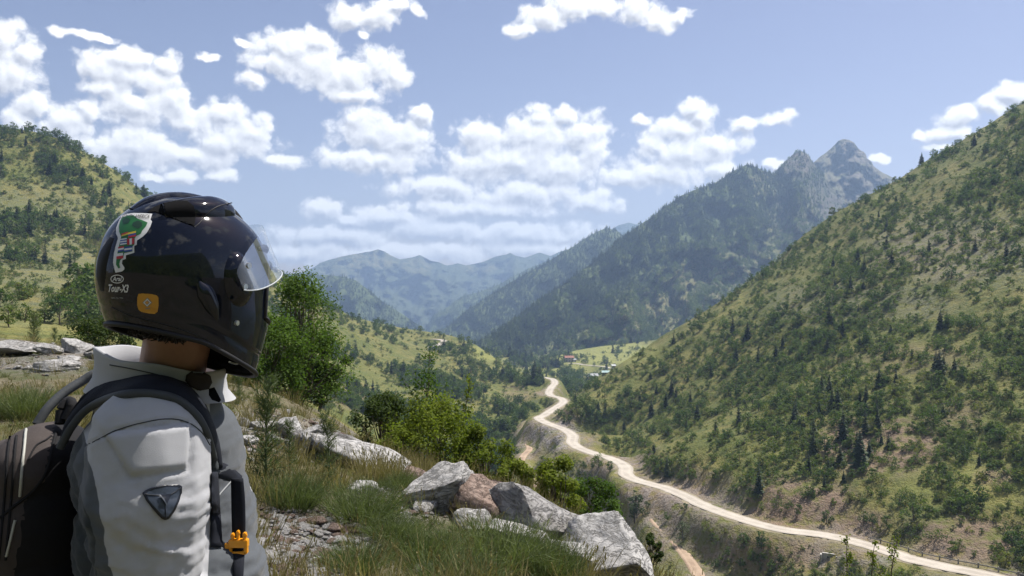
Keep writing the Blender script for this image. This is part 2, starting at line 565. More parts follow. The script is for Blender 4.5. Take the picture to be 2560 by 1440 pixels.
def catmull(pts, per=8):
    Q = np.array(pts, float)
    Q = np.vstack([2 * Q[0] - Q[1], Q, 2 * Q[-1] - Q[-2]])
    out = []
    for i in range(1, len(Q) - 2):
        for t in np.linspace(0, 1, per, endpoint=False):
            p0, p1, p2, p3 = Q[i - 1:i + 3]
            out.append(0.5 * (2 * p1 + (p2 - p0) * t + (2 * p0 - 5 * p1 + 4 * p2 - p3) * t * t + (3 * p1 - p0 - 3 * p2 + p3) * t ** 3))
    out.append(Q[-2])
    return np.array(out)


def near_line(x, y, line):
    """distance to a polyline and the interpolated height there"""
    best = np.full(np.shape(x), 1e9)
    zz = np.zeros(np.shape(x))
    for a, b in zip(line[:-1], line[1:]):
        ab = b[:2] - a[:2]
        t = np.clip(((x - a[0]) * ab[0] + (y - a[1]) * ab[1]) / max(ab @ ab, 1e-9), 0, 1)
        d2 = (x - a[0] - t * ab[0]) ** 2 + (y - a[1] - t * ab[1]) ** 2
        m = d2 < best
        best = np.where(m, d2, best)
        zz = np.where(m, a[2] + t * (b[2] - a[2]), zz)
    return np.sqrt(best), zz


road_l = catmull([zpt(*p) for p in ROAD], 6)
# even out the height along the road so that it climbs and falls gently
kz = np.hanning(25)
kz /= kz.sum()
road_l[:, 2] = np.convolve(np.pad(road_l[:, 2], 12, 'edge'), kz, 'valid')
trA = catmull([zpt(*p) for p in TRACK_A], 6)
trB = catmull([zpt(*p) for p in TRACK_B], 6)
lane_l = catmull([zpt(*p) for p in LANE], 5)
spur_l = catmull([zpt(*p) for p in SPUR_ROAD], 5)
DROAD = np.full(GX.shape, 1e3)
for line, half, fade in ((trA, 1.7, 4.0), (trB, 1.8, 4.0), (lane_l, 3.0, 9.0), (spur_l, 2.5, 8.0), (road_l, 3.4, 6.0)):
    lo, hi = line.min(0) - 25, line.max(0) + 25
    m = (GX > lo[0]) & (GX < hi[0]) & (GY > lo[1]) & (GY < hi[1])
    dd, zz = near_line(GX[m], GY[m], line)
    w = 1 - smooth(half, half + fade, dd)
    GZ[m] = GZ[m] * (1 - w) + (zz - 0.12) * w
    DROAD[m] = np.minimum(DROAD[m], dd - half)


def ground(x, y):
    """height of the valley terrain at x, y (y > 21)"""
    x, y = np.asarray(x, float), np.asarray(y, float)
    u = (1280 + F * x / y - GPX[0]) / (GPX[1] - GPX[0])
    v = (np.log(y) - GLD[0]) / (GLD[1] - GLD[0])
    u = np.clip(u, 0, len(GPX) - 1.001)
    v = np.clip(v, 0, len(GLD) - 1.001)
    i, j = u.astype(int), v.astype(int)
    fu, fv = u - i, v - j
    return (GZ[i, j] * (1 - fu) * (1 - fv) + GZ[i + 1, j] * fu * (1 - fv) + GZ[i, j + 1] * (1 - fu) * fv + GZ[i + 1, j + 1] * fu * fv)


GROW = 720 - (GZ - CZ) * F / Dg            # photograph row of every terrain vertex


def patch(plist, px=PXg, row=GROW):
    """soft ellipses given where they are seen -> weight on the terrain"""
    w = np.zeros(px.shape)
    for (cx, cy, rx, ry, s) in plist:
        w = np.maximum(w, s * (1 - smooth(0.6, 1.15, np.sqrt(((px - cx) / rx) ** 2 + ((row - cy) / ry) ** 2))))
    return w


nz = fbm(GX / 9, GY / 9, 4, 40)
right_face = (GROW > 0) & (Dg < 460) & (PXg > 1300)
soil = patch([(2200, 1110, 190, 90, 0.9), (1990, 1260, 170, 80, 0.95), (2420, 1350, 170, 70, 0.9), (1900, 1390, 240, 60, 0.8), (1420, 1045, 45, 30, 0.7), (2330, 1040, 160, 60, 0.5), (2290, 900, 200, 50, 0.35),
              (880, 995, 60, 40, 0.5), (1290, 985, 40, 25, 0.5), (1620, 1190, 60, 20, 0.7), (2150, 1310, 90, 40, 0.9), (2490, 1190, 60, 25, 0.7), (2350, 640, 220, 70, 0.3)])
cut = (1 - smooth(1.0, 8.0, DROAD)) * smooth(0.1, 0.9, nz + 0.55) * (Dg < 460)
soil = np.maximum(soil, 0.85 * cut)
scree = patch([(1385, 1090, 75, 45, 1.0), (1570, 1290, 90, 60, 0.5), (1650, 1240, 120, 30, 0.6), (1460, 1190, 50, 35, 0.7), (2400, 620, 260, 110, 0.28), (2150, 760, 260, 70, 0.25), (100, 640, 300, 200, 0.22), (2130, 1400, 120, 40, 0.6)])
scree = np.maximum(scree, 0.5 * cut)
lush = patch([(1480, 880, 190, 42, 1.0), (1230, 880, 60, 25, 0.8), (1380, 1150, 80, 60, 0.5), (2430, 1210, 200, 60, 0.4), (1400, 920, 90, 30, 0.9), (200, 818, 260, 22, 0.3)])
V = np.stack([GX, GY, GZ], -1).reshape(-1, 3)
me = mesh_np('hillside_terrain', V, grid_faces(len(GPX), len(GD)), [M_HILL])
set_attr(me, 'soil', soil)
set_attr(me, 'scree', scree)
set_attr(me, 'lush', lush)
terrain = link('valley_terrain', me, kind='structure')


# ------------------------------------------------------------------ roads
def strip(line, half, lift, ncol=5, crown=0.0, wob=0.0, seed=0):
    d = np.gradient(line[:, :2], axis=0)
    d /= np.linalg.norm(d, axis=1)[:, None]
    nrm = np.c_[d[:, 1], -d[:, 0]]
    us = np.linspace(-1, 1, ncol)
    t = np.arange(len(line)) * 0.35
    wl = half * (1 + wob * vnoise(t, t * 0 + 3.3, seed))
    wr = half * (1 + wob * vnoise(t, t * 0 + 9.3, seed + 5))
    out = []
    for u in us:
        w = np.where(u < 0, wl, wr) * u
        out.append(np.c_[line[:, 0] + nrm[:, 0] * w, line[:, 1] + nrm[:, 1] * w, line[:, 2] + lift + crown * (1 - u * u) - (0.3 if abs(u) > 0.99 and lift < 0.04 else 0.0)])
    return np.stack(out, 0), grid_faces(ncol, len(line))


def mat_track(name, a, b_, sc=1.0, ruts=False):
    m, t, b = new_mat(name)
    co = t.node('ShaderNodeNewGeometry').outputs['Position']
    n1 = t.noise(co, 0.25 * sc, 5, 0.6)
    n2 = t.noise(co, 3.0 * sc, 4, 0.7)
    c = t.mix(t.sstep(n1, 0.35, 0.65), a, b_)
    if ruts:
        ac = t.math('ADD', t.math('ABSOLUTE', t.attr('across')), t.math('MULTIPLY', t.math('SUBTRACT', n1, 0.5), 0.35))
        rut = t.math('MULTIPLY', t.sstep(ac, 0.22, 0.4), t.sstep(ac, 0.55, 0.75, 1.0, 0.0))
        c = t.mix(t.math('MULTIPLY', rut, 0.5), t.mix(t.sstep(ac, 0.8, 1.1, 0.0, 0.6), c, tuple(v * 0.62 for v in a)), tuple(min(1, v * 1.12) for v in b_))
    c = t.mix(t.math('MULTIPLY', t.sstep(n2, 0.5, 0.7), 0.35), c, tuple(v * 0.6 for v in a))
    t.put(b.inputs['Base Color'], c)
    bump(t, b, n2, 0.4, 0.05)
    return m


M_ROAD = mat_track('pale_road', (0.33, 0.295, 0.25), (0.43, 0.39, 0.335), 1.0, True)
M_VERGE = mat_track('gravel_verge', (0.19, 0.165, 0.105), (0.28, 0.24, 0.165))
M_DIRT = mat_track('red_dirt_track', (0.25, 0.18, 0.125), (0.36, 0.27, 0.195), 1.0, True)
road_d = catmull(road_l, 3)
for nm, line, half, lift, mat, wob in (('road_verge', road_d, 3.0, -0.03, M_VERGE, 0.5), ('road', road_d, 2.0, 0.05, M_ROAD, 0.14),
                                       ('dirt_track', trB, 1.5, 0.0, M_DIRT, 0.3), ('dirt_track', trA, 1.5, 0.0, M_DIRT, 0.3),
                                       ('village_lane', lane_l, 2.4, 0.1, M_ROAD, 0.2), ('spur_road', spur_l, 2.4, 0.15, M_ROAD, 0.1)):
    v, f = strip(line, half, lift, 9, 0.04, wob, len(nm))
    me = mesh_np(nm, v.reshape(-1, 3), f, [mat])
    set_attr(me, 'across', np.repeat(np.linspace(-1, 1, v.shape[0]), v.shape[1]))
    link(nm, me, kind='structure')


# ------------------------------------------------------------------ the mountains further up the valley
LOFT = {}


def loft(name, sky_, base_, step, nrow, mat, amp=0.05, power=1.0, seed=0, rough=1.5, opn=None, rock=None, back=0.35, freq=1.0):
    s, b = np.array(sky_, float), np.array(base_, float)
    px = np.arange(s[0, 0], s[-1, 0] + step, step)
    sr, sd = np.interp(px, s[:, 0], s[:, 1]), np.interp(px, s[:, 0], s[:, 2])
    br, bd = np.interp(px, b[:, 0], b[:, 1]), np.interp(px, b[:, 0], b[:, 2])
    ks = np.hanning(5)
    sr2 = sr + rough * 2 * fbm(px / 22, px * 0 + seed, 4, seed)
    t = np.linspace(0, 1, nrow)
    T, PX = np.meshgrid(t, px)
    row = br[:, None] + (sr2 - br)[:, None] * T
    d = bd[:, None] + (sd - bd)[:, None] * T ** power
    env = np.sin(np.pi * np.clip(T, 0, 1) ** 0.9) ** 0.7
    u, v = PX / 90 * freq, row / 90 * freq
    rid = -np.abs(fbm(u + 0.35 * v + 0.5 * fbm(u, v, 2, seed + 9), v * 0.45, 5, seed + 3)) * 2 + 0.35
    d = d * (1 + amp * env * (rid + 0.8 * fbm(u * 2.2, v * 2.2, 4, seed + 5)))
    x, y, z = (PX - 1280) / F * d, d, CZ + (720 - row) / F * d
    tb = np.linspace(0.12, 1, 6)
    ys = y[:, -1:] * (1 + back * tb)
    zs = z[:, -1:] - (150 + np.maximum(z[:, -1:], 0) * 0.9) * tb ** 1.3
    xs = x[:, -1:] * (1 + back * tb)
    X, Y, Z = np.hstack([x, xs]), np.hstack([y, ys]), np.hstack([z, zs])
    me_ = mesh_np(name, np.stack([X, Y, Z], -1).reshape(-1, 3), grid_faces(len(px), X.shape[1]), [mat])
    rw = np.hstack([row, np.repeat(row[:, -1:], 6, 1)])
    pw = np.hstack([PX, np.repeat(PX[:, -1:], 6, 1)])
    set_attr(me_, 'open', opn(pw, rw) if opn else np.zeros(pw.shape))
    set_attr(me_, 'rock', rock(pw, rw) if rock else np.zeros(pw.shape))
    LOFT[name] = (px, row, np.stack([x, y, z], -1))
    return link(name, me_, kind='structure')


SK1 = [(1060, 905, 1150), (1120, 880, 1180), (1180, 862, 1220), (1230, 836, 1300), (1270, 810, 1360), (1340, 760, 1440), (1400, 715, 1500), (1450, 680, 1550), (1500, 640, 1600), (1550, 600, 1650), (1600, 562, 1690), (1654, 525, 1720), (1700, 490, 1750),
       (1742, 473, 1770), (1783, 459, 1790), (1808, 446, 1800), (1837, 425, 1810), (1867, 410, 1820), (1892, 417, 1840), (1912, 429, 1870), (1933, 433, 1900), (1946, 424, 1930), (1960, 405, 1950), (1971, 396, 1960), (1985, 383, 1970), (2000, 378, 1980), (2012, 381, 1990), (2021, 388, 2000),
       (2033, 408, 2020), (2054, 433, 2050), (2075, 462, 2080), (2096, 487, 2100), (2117, 508, 2120), (2160, 545, 2150), (2300, 640, 2200)]
BS1 = [(1060, 908, 1140), (1180, 900, 1120), (1290, 905, 1080), (1400, 895, 1060), (1500, 890, 1050), (1650, 880, 1050), (1800, 870, 1080), (2300, 840, 1150)]
CREASE = np.array([(1200, 930), (1288, 880), (1382, 831), (1465, 782), (1520, 740), (1590, 699), (1660, 647), (1720, 595), (1800, 560), (2300, 480)], float)


def open1(px, row):
    below = row - np.interp(px, CREASE[:, 0], CREASE[:, 1])
    a = smooth(-10, 90, below) * smooth(520, 700, row) * 1.0
    return np.clip(a + patch([(1900, 470, 60, 40, 0.6), (1960, 540, 80, 60, 0.5), (2060, 530, 60, 40, 0.7), (2110, 560, 40, 30, 0.8)], px, row), 0, 1)


def rock1(px, row):
    return patch([(1998, 415, 48, 45, 0.9), (2050, 480, 50, 45, 0.7), (1960, 500, 40, 50, 0.3), (1900, 450, 30, 30, 0.25), (2090, 520, 50, 40, 0.9), (1990, 560, 70, 50, 0.4)], px, row)


loft('forested_mountain', SK1, BS1, 5, 150, M_FOR, 0.10, 0.9, 3, 1.2, open1, rock1)
SK2 = [(1040, 860, 2100), (1080, 840, 2150), (1114, 819, 2200), (1139, 800, 2220), (1167, 775, 2250), (1208, 749, 2280), (1243, 727, 2300), (1312, 685, 2350), (1358, 661, 2380), (1427, 619, 2420), (1486, 583, 2450), (1514, 571, 2460), (1541, 576, 2470), (1560, 590, 2480), (1620, 600, 2500), (1800, 640, 2500)]
BS2 = [(1040, 870, 1900), (1150, 880, 1800), (1300, 860, 1750), (1500, 760, 1850), (1800, 680, 2100)]
loft('dark_forest_ridge', SK2, BS2, 5, 90, M_FOR, 0.08, 0.9, 13, 1.2)
SK3 = [(1020, 850, 3200), (1062, 822, 3200), (1087, 786, 3250), (1122, 765, 3300), (1156, 741, 3350), (1198, 730, 3400), (1243, 713, 3450), (1278, 692, 3500), (1323, 671, 3550), (1400, 640, 3600), (1500, 620, 3700)]
BS3 = [(1020, 860, 2900), (1200, 850, 2800), (1500, 780, 2900)]
loft('hazy_ridge', SK3, BS3, 6, 60, M_FOR, 0.06, 0.9, 23, 1.2)
SK4 = [(560, 670, 2900), (660, 680, 2800), (760, 687, 2700), (850, 690, 2650), (890, 702, 2600), (930, 730, 2550), (960, 757, 2520), (1010, 788, 2480), (1060, 822, 2450), (1100, 850, 2450)]
BS4 = [(560, 860, 2100), (900, 880, 2100), (1100, 880, 2300)]
loft('wooded_spur', SK4, BS4, 6, 60, M_FOR, 0.06, 0.9, 33, 1.2)
SK5 = [(560, 700, 4592), (690, 692, 4592), (770, 679, 4674), (800, 657, 4715), (850, 641, 4756), (900, 633, 4838), (930, 627, 4879), (945, 623, 4920), (960, 629, 4920), (975, 638, 4920), (1000, 648, 4961), (1030, 645, 5002), (1050, 637, 5002), (1075, 650, 5002), (1100, 657, 5002), (1118, 664, 5002),
       (1145, 657, 5043), (1165, 663, 5043), (1180, 662, 5084), (1210, 655, 5084), (1250, 643, 5084), (1290, 640, 5084), (1300, 647, 5084), (1330, 638, 5125), (1350, 632, 5166), (1380, 641, 5166), (1440, 650, 5166), (1550, 660, 5166)]
BS5 = [(560, 850, 3444), (1050, 860, 3116), (1550, 800, 3444)]
loft('distant_mountain', SK5, BS5, 5, 90, M_FAR, 0.12, 0.85, 43, 1.0, lambda p, r: patch([(920, 650, 90, 30, 0.8), (1040, 665, 50, 25, 0.6), (1200, 670, 50, 15, 0.6), (870, 680, 80, 40, 0.5)], p, r), None, back=0.08, freq=1.3)
SK6 = [(1150, 668, 5248), (1205, 655, 5248), (1240, 641, 5248), (1262, 637, 5248), (1276, 632, 5248), (1290, 639, 5248), (1320, 645, 5248), (1370, 642, 5248), (1400, 629, 5248), (1412, 626, 5248), (1440, 632, 5248), (1500, 596, 5248), (1530, 572, 5248), (1550, 562, 5248), (1570, 556, 5248), (1590, 560, 5248), (1640, 575, 5248), (1750, 620, 5248)]
BS6 = [(1150, 760, 4592), (1750, 760, 4592)]
loft('farthest_mountain', SK6, BS6, 6, 40, M_FAR, 0.05, 0.9, 53, 1.0, back=0.08)
SK7 = [(1960, 470, 2368), (2000, 430, 2381), (2033, 407, 2394), (2050, 392, 2406), (2066, 381, 2419), (2085, 364, 2432), (2096, 352, 2432), (2110, 347, 2432), (2124, 350, 2432), (2135, 356, 2432), (2145, 370, 2432), (2152, 376, 2432), (2163, 381, 2432), (2167, 396, 2432), (2178, 402, 2432), (2184, 415, 2432), (2205, 431, 2432), (2228, 442, 2432), (2250, 447, 2432), (2320, 460, 2432), (2500, 520, 2432)]
BS7 = [(1960, 640, 1856), (2250, 640, 1856), (2500, 640, 1856)]
loft('rocky_peak', SK7, BS7, 4, 90, M_PEAK, 0.10, 0.8, 63, 0.5, lambda p, r: patch([(2060, 430, 60, 50, 0.7), (2200, 470, 60, 40, 0.6), (2110, 520, 80, 30, 0.8)], p, r),
     lambda p, r: np.clip(0.35 + patch([(2130, 400, 50, 60, 0.6), (2150, 460, 60, 60, 0.5)], p, r), 0, 1), freq=2.0)

# a wide sheet under everything, out to the horizon
n = 60
gx, gy = np.meshgrid(np.linspace(-5800, 5800, n), np.linspace(-5800, 5800, n), indexing='ij')
me = mesh_np('ground', np.stack([gx, gy, np.full_like(gx, -420.0) + 6 * fbm(gx / 900, gy / 900, 3, 4)], -1).reshape(-1, 3), grid_faces(n, n), [M_FOR])
set_attr(me, 'open', np.full(gx.shape, 0.6))
link('ground', me, kind='structure')

# the mountainside behind the viewpoint, out of view, added to darken helmet reflections
ba = np.linspace(R(98), R(262), 120)
br_ = np.exp(np.linspace(math.log(24.0), math.log(900.0), 90))
BA, BR = np.meshgrid(ba, br_, indexing='ij')
env = smooth(0, R(22), BA - R(98)) * smooth(0, R(22), R(262) - BA)
bx, by = np.sin(BA) * BR, np.cos(BA) * BR
bz = -1.0 + 0.25 * env + (BR - 24) * (0.42 * env - 0.14 * (1 - env)) + 9 * fbm(bx / 60, by / 60, 4, 77) * smooth(30, 90, BR)
bz = np.maximum(bz, -120)
me = mesh_np('unseen_mountainside', np.stack([bx, by, bz], -1).reshape(-1, 3), grid_faces(120, 90), [M_FOR])
link('unseen_mountainside', me, kind='structure')

# ------------------------------------------------------------------ haze of the summer air
HZ = bpy.data.materials.new('haze_air')
HZ.use_nodes = True
t = NT(HZ.node_tree)
for nd in list(t.n):
    if nd.type != 'OUTPUT_MATERIAL':
        t.n.remove(nd)
pv = t.node('ShaderNodeVolumePrincipled')
pv.inputs['Color'].default_value = (0.47, 0.67, 1.0, 1)
pv.inputs['Density'].default_value = 2.05e-4
pv.inputs['Anisotropy'].default_value = 0.2
t.l.new(pv.outputs[0], [x for x in t.n if x.type == 'OUTPUT_MATERIAL'][0].inputs['Volume'])
HZ.cycles.homogeneous_volume = True
bm = bmesh.new()
bmesh.ops.create_cube(bm, size=1.0)
for v in bm.verts:
    v.co = Vector((v.co.x * 11900, v.co.y * 11900, 475.0 if v.co.z > 0 else -440.0))
me = bpy.data.meshes.new('haze')
bm.to_mesh(me)
bm.free()
me.materials.append(HZ)
link('haze', me, kind='stuff', label='pale blue summer haze filling the valley air', category='haze')

# ------------------------------------------------------------------ foliage materials
def mat_leaf(name, a, b_, c_=None, trans=0.35, rough=0.6, spread=1.0):
    m, t, b = new_mat(name)
    rnd = t.node('ShaderNodeObjectInfo').outputs['Random']
    co = t.node('ShaderNodeNewGeometry').outputs['Position']
    n = t.noise(co, 0.9, 2, 0.6)
    f = t.math('MULTIPLY_ADD', t.math('SUBTRACT', n, 0.5), 1.6, t.math('MULTIPLY', rnd, spread), clamp=True)
    c = t.mix(f, a, b_)
    if c_ is not None:
        c = t.mix(t.sstep(rnd, 0.82, 0.95), c, c_)
    t.put(b.inputs['Base Color'], c)
    b.inputs['Roughness'].default_value = rough
    b.inputs['Specular IOR Level'].default_value = 0.25
    tr = t.node('ShaderNodeBsdfTranslucent')
    t.put(tr.inputs[0], t.mix(1.0, c, (1.0, 1.25, 0.55), 'MULTIPLY'))
    mx = t.node('ShaderNodeMixShader')
    mx.inputs[0].default_value = trans
    t.l.new(b.outputs[0], mx.inputs[1])
    t.l.new(tr.outputs[0], mx.inputs[2])
    t.l.new(mx.outputs[0], t.n['Material Output'].inputs[0])
    return m


def mat_bark(name, a, b_):
    m, t, b = new_mat(name)
    co = t.node('ShaderNodeTexCoord').outputs['Object']
    n = t.noise(t.vec('MULTIPLY', co, (6, 6, 1.2)), 3.0, 4, 0.7)
    t.put(b.inputs['Base Color'], t.mix(n, a, b_))
    bump(t, b, n, 0.6, 0.03)
    return m


M_BARK = mat_bark('bark', (0.05, 0.04, 0.032), (0.16, 0.13, 0.105))
M_FARCON = mat_leaf('forest_needles', (0.034, 0.062, 0.022), (0.080, 0.112, 0.038), (0.10, 0.125, 0.05), 0.3)
M_SCRUB = mat_leaf('mountain_scrub_leaf', (0.060, 0.098, 0.024), (0.150, 0.185, 0.055), (0.19, 0.20, 0.08), 0.45)
M_BROAD = mat_leaf('broadleaf', (0.042, 0.078, 0.016), (0.105, 0.145, 0.034), (0.13, 0.16, 0.05), 0.42)
M_CONIF = mat_leaf('conifer_needles', (0.018, 0.038, 0.014), (0.048, 0.074, 0.024), (0.065, 0.088, 0.032), 0.2)
M_SHRUB = mat_leaf('shrub_leaf', (0.062, 0.098, 0.022), (0.145, 0.172, 0.045), (0.18, 0.175, 0.055), 0.48)
M_OLIVE = mat_leaf('willow_leaf', (0.075, 0.095, 0.045), (0.12, 0.14, 0.075), None, 0.3)


# ------------------------------------------------------------------ plant builders (numpy)
def unit(v):
    return v / np.maximum(np.linalg.norm(v, axis=-1, keepdims=True), 1e-9)


def cards(c, nrm, length, width, r, droop=0.0):
    """leaf-shaped quads at points c with normals nrm (pointed at both ends)"""
    n_ = len(c)
    rnd = r.normal(size=(n_, 3))
    t = unit(np.cross(nrm, rnd))
    if droop:
        t[:, 2] -= droop
        t = unit(t)
    s = unit(np.cross(nrm, t))
    L = (np.asarray(length) * np.ones(n_))[:, None] * 0.5
    Wd = (np.asarray(width) * np.ones(n_))[:, None] * 0.5
    V_ = np.stack([c - t * L, c + s * Wd - t * L * 0.15, c + t * L, c - s * Wd - t * L * 0.15], 1)
    idx = np.arange(n_ * 4).reshape(-1, 4)
    return V_.reshape(-1, 3), idx


def tube(path, radii, sides=6):
    path = np.asarray(path, float)
    n_ = len(path)
    d = unit(np.gradient(path, axis=0))
    up = np.where(np.abs(d[:, 2:3]) > 0.9, np.array([[1.0, 0, 0]]), np.array([[0, 0, 1.0]]))
    a = unit(np.cross(d, up))
    b = np.cross(d, a)
    an = np.linspace(0, 2 * np.pi, sides, endpoint=False)
    ring = a[:, None] * np.cos(an)[None, :, None] + b[:, None] * np.sin(an)[None, :, None]
    V_ = path[:, None] + ring * np.asarray(radii)[:, None, None]
    f = []
    for i in range(n_ - 1):
        for k in range(sides):
            k2 = (k + 1) % sides
            f.append((i * sides + k, i * sides + k2, (i + 1) * sides + k2, (i + 1) * sides + k))
    return V_.reshape(-1, 3), np.array(f)


class Acc:
    """collects vertex / face arrays with a material index"""
    def __init__(self):
        self.v, self.f, self.m, self.n = [], {3: [], 4: []}, {3: [], 4: []}, 0

    def add(self, vf, mi=0):
        v_, f_ = vf
        if len(v_) == 0:
            return
        self.v.append(np.asarray(v_))
        f_ = np.asarray(f_)
        self.f[f_.shape[1]].append(f_ + self.n)
        self.m[f_.shape[1]].append(np.full(len(f_), mi))
        self.n += len(v_)

    def mesh(self, name, mats, smooth_shade=False):
        fs, ms = [], []
        for k in (3, 4):
            if self.f[k]:
                fs.append(np.vstack(self.f[k]))
                ms.append(np.concatenate(self.m[k]))
        return mesh_np(name, np.vstack(self.v), fs, mats, smooth_shade, np.concatenate(ms))


def branch_path(p0, p1, bend, r, n_=5):
    p0, p1 = np.array(p0, float), np.array(p1, float)
    t = np.linspace(0, 1, n_)[:, None]
    off = r.normal(size=3) * bend
    return p0 + (p1 - p0) * t + off * np.sin(t * np.pi) + r.normal(size=(n_, 3)) * bend * 0.15 * (t > 0) * (t < 1)


def broad_parts(h, w, seed, leaves=420, leaf=0.42, clumps=16, trunk_h=0.25, low=0.0):
    """a broadleaf crown of clumps on limbs; height h, crown width w"""
    r = np.random.default_rng(seed)
    tr, cr = Acc(), Acc()
    top = np.array([r.normal() * 0.06 * w, r.normal() * 0.06 * w, h * 0.72])
    tr.add(tube(branch_path((0, 0, -0.35), top, 0.03 * h, r), np.linspace(0.045, 0.014, 5) * h * 0.8, 6))
    cc, rr = [], []
    for i in range(clumps):
        a = r.uniform(0, 2 * np.pi)
        zz = r.uniform(0.05 + low, 1.0)
        prof = math.sin(math.pi * min(zz * 0.82 + 0.16, 1.0)) ** 0.7
        rad = w * 0.5 * prof * math.sqrt(r.uniform(0.12, 1.0)) * r.uniform(0.7, 1.1)
        c = np.array([math.cos(a) * rad, math.sin(a) * rad, h * (trunk_h + (0.9 - trunk_h) * zz)])
        cc.append(c)
        rr.append(w * r.uniform(0.13, 0.25) * (1.1 - 0.35 * zz))
        if i < 9:
            s0 = np.array([0, 0, c[2] * r.uniform(0.35, 0.65)])
            tr.add(tube(branch_path(s0, c * 0.94, 0.04 * w, r, 4), np.linspace(0.018, 0.005, 4) * h * 0.8, 5))
    cc, rr = np.array(cc), np.array(rr)
    k = r.choice(clumps, leaves, p=(rr ** 2) / (rr ** 2).sum())
    dn = unit(r.normal(size=(leaves, 3)))
    pos = cc[k] + dn * (rr[k] * r.uniform(0.35, 1.08, leaves) ** 0.6)[:, None] * np.array([1.0, 1.0, 0.8])
    pos[:, 2] = np.maximum(pos[:, 2], 0.04 * h)
    nr = unit(dn + r.normal(size=(leaves, 3)) * 0.55 + np.array([0, 0, 0.25]))
    cr.add(cards(pos, nr, leaf * r.uniform(0.7, 1.4, leaves), leaf * r.uniform(0.5, 0.9, leaves), r))
    return tr, cr


def conifer_parts(h, w, seed, whorls=15, per=8, sparse=0.08):
    r = np.random.default_rng(seed)
    tr, cr = Acc(), Acc()
    tr.add(tube([(0, 0, -0.3), (0, 0, h * 0.5), (0, 0, h * 0.97)], [0.022 * h, 0.014 * h, 0.003 * h], 6))
    C_, N_, L_, W_, T_ = [], [], [], [], []
    for i in range(whorls):
        z0 = h * (0.08 + 0.9 * (i / (whorls - 1)) ** 0.95)
        rad = 0.5 * w * (1 - (z0 / h) ** 1.25 * 0.96) * r.uniform(0.8, 1.15)
        for k in range(per):
            if r.uniform() < sparse:
                continue
            a = 2 * np.pi * (k + r.uniform(-0.4, 0.4)) / per + i * 1.1
            L = rad * r.uniform(0.7, 1.15)
            d = np.array([math.cos(a), math.sin(a), -0.28 + 0.45 * i / whorls])
            for q_, s_ in ((0.42, 0.95), (0.80, 0.62)):
                C_.append(np.array([0, 0, z0]) + d * L * q_ + r.normal(size=3) * 0.02 * w)
                sd = unit(np.cross(d, [0, 0, 1.0]))
                N_.append(unit(np.array([0, 0, 1.0]) + sd * r.normal() * 0.6 + d * 0.3))
                T_.append(unit(d))
                L_.append(L * s_)
                W_.append(max(L * 0.85, 0.14 * w) * s_)
    C_, N_, T_, L_, W_ = map(np.array, (C_, N_, T_, L_, W_))
    s = unit(np.cross(N_, T_))
    hl, hw = L_[:, None] * 0.5, W_[:, None] * 0.5
    V_ = np.stack([C_ - T_ * hl, C_ + s * hw - T_ * hl * 0.2, C_ + T_ * hl, C_ - s * hw - T_ * hl * 0.2], 1).reshape(-1, 3)
    cr.add((V_, np.arange(len(V_)).reshape(-1, 4)))
    return tr, cr


def as_one(tr, cr, name, leafmat):
    a = Acc()
    for src, mi in ((tr, 0), (cr, 1)):
        base = np.vstack(src.v)
        for k in (3, 4):
            if src.f[k]:
                f_ = np.vstack(src.f[k])
                a.f[k].append(f_ + a.n)
                a.m[k].append(np.full(len(f_), mi))
        a.v.append(base)
        a.n += len(base)
    return a.mesh(name, [M_BARK, leafmat])


# prototypes, one metre tall so that a scale is a height: (trunk mesh, crown mesh, both in one)
def proto(kind, i):
    if kind == 'conifer':
        tr, cr = conifer_parts(1.0, [0.40, 0.52, 0.45, 0.58][i % 4], 100 + i, 17 + i % 3, 10)
        lm = M_CONIF
    elif kind == 'broad':
        tr, cr = broad_parts(1.0, [0.85, 1.0, 0.72, 0.95, 0.8][i % 5], 200 + i, 430, 0.085, 16 + 2 * (i % 4), 0.16)
        lm = M_BROAD
    elif kind == 'fir':
        tr, cr = conifer_parts(1.0, [0.40, 0.52, 0.45, 0.58][i % 4], 140 + i, 13, 8)
        lm = M_FARCON
    elif kind == 'scrub':
        tr, cr = broad_parts(1.0, [1.0, 1.2, 0.9, 1.1][i % 4], 280 + i, 260, 0.12, 14, 0.08)
        lm = M_SCRUB
    elif kind == 'willow':
        tr, cr = broad_parts(1.0, [0.52, 0.85][i % 2], 260 + i, 520, 0.07, 20, 0.10)
        lm = M_OLIVE
    else:
        tr, cr = broad_parts(1.0, [1.25, 1.6, 1.05, 1.9, 1.35][i % 5], 300 + i, 230, 0.14, 10, 0.05)
        lm = M_SHRUB
    nm = {'conifer': 'conifer', 'broad': 'broadleaf_tree', 'willow': 'willow_tree', 'shrub': 'shrub', 'scrub': 'scrub', 'fir': 'fir'}[kind]
    return tr.mesh(nm + '_trunk', [M_BARK], True), cr.mesh(nm + '_crown', [lm]), as_one(tr, cr, nm, lm)


PROTO = {k: [proto(k, i) for i in range(n_)] for k, n_ in (('conifer', 4), ('broad', 5), ('willow', 2), ('shrub', 5))}


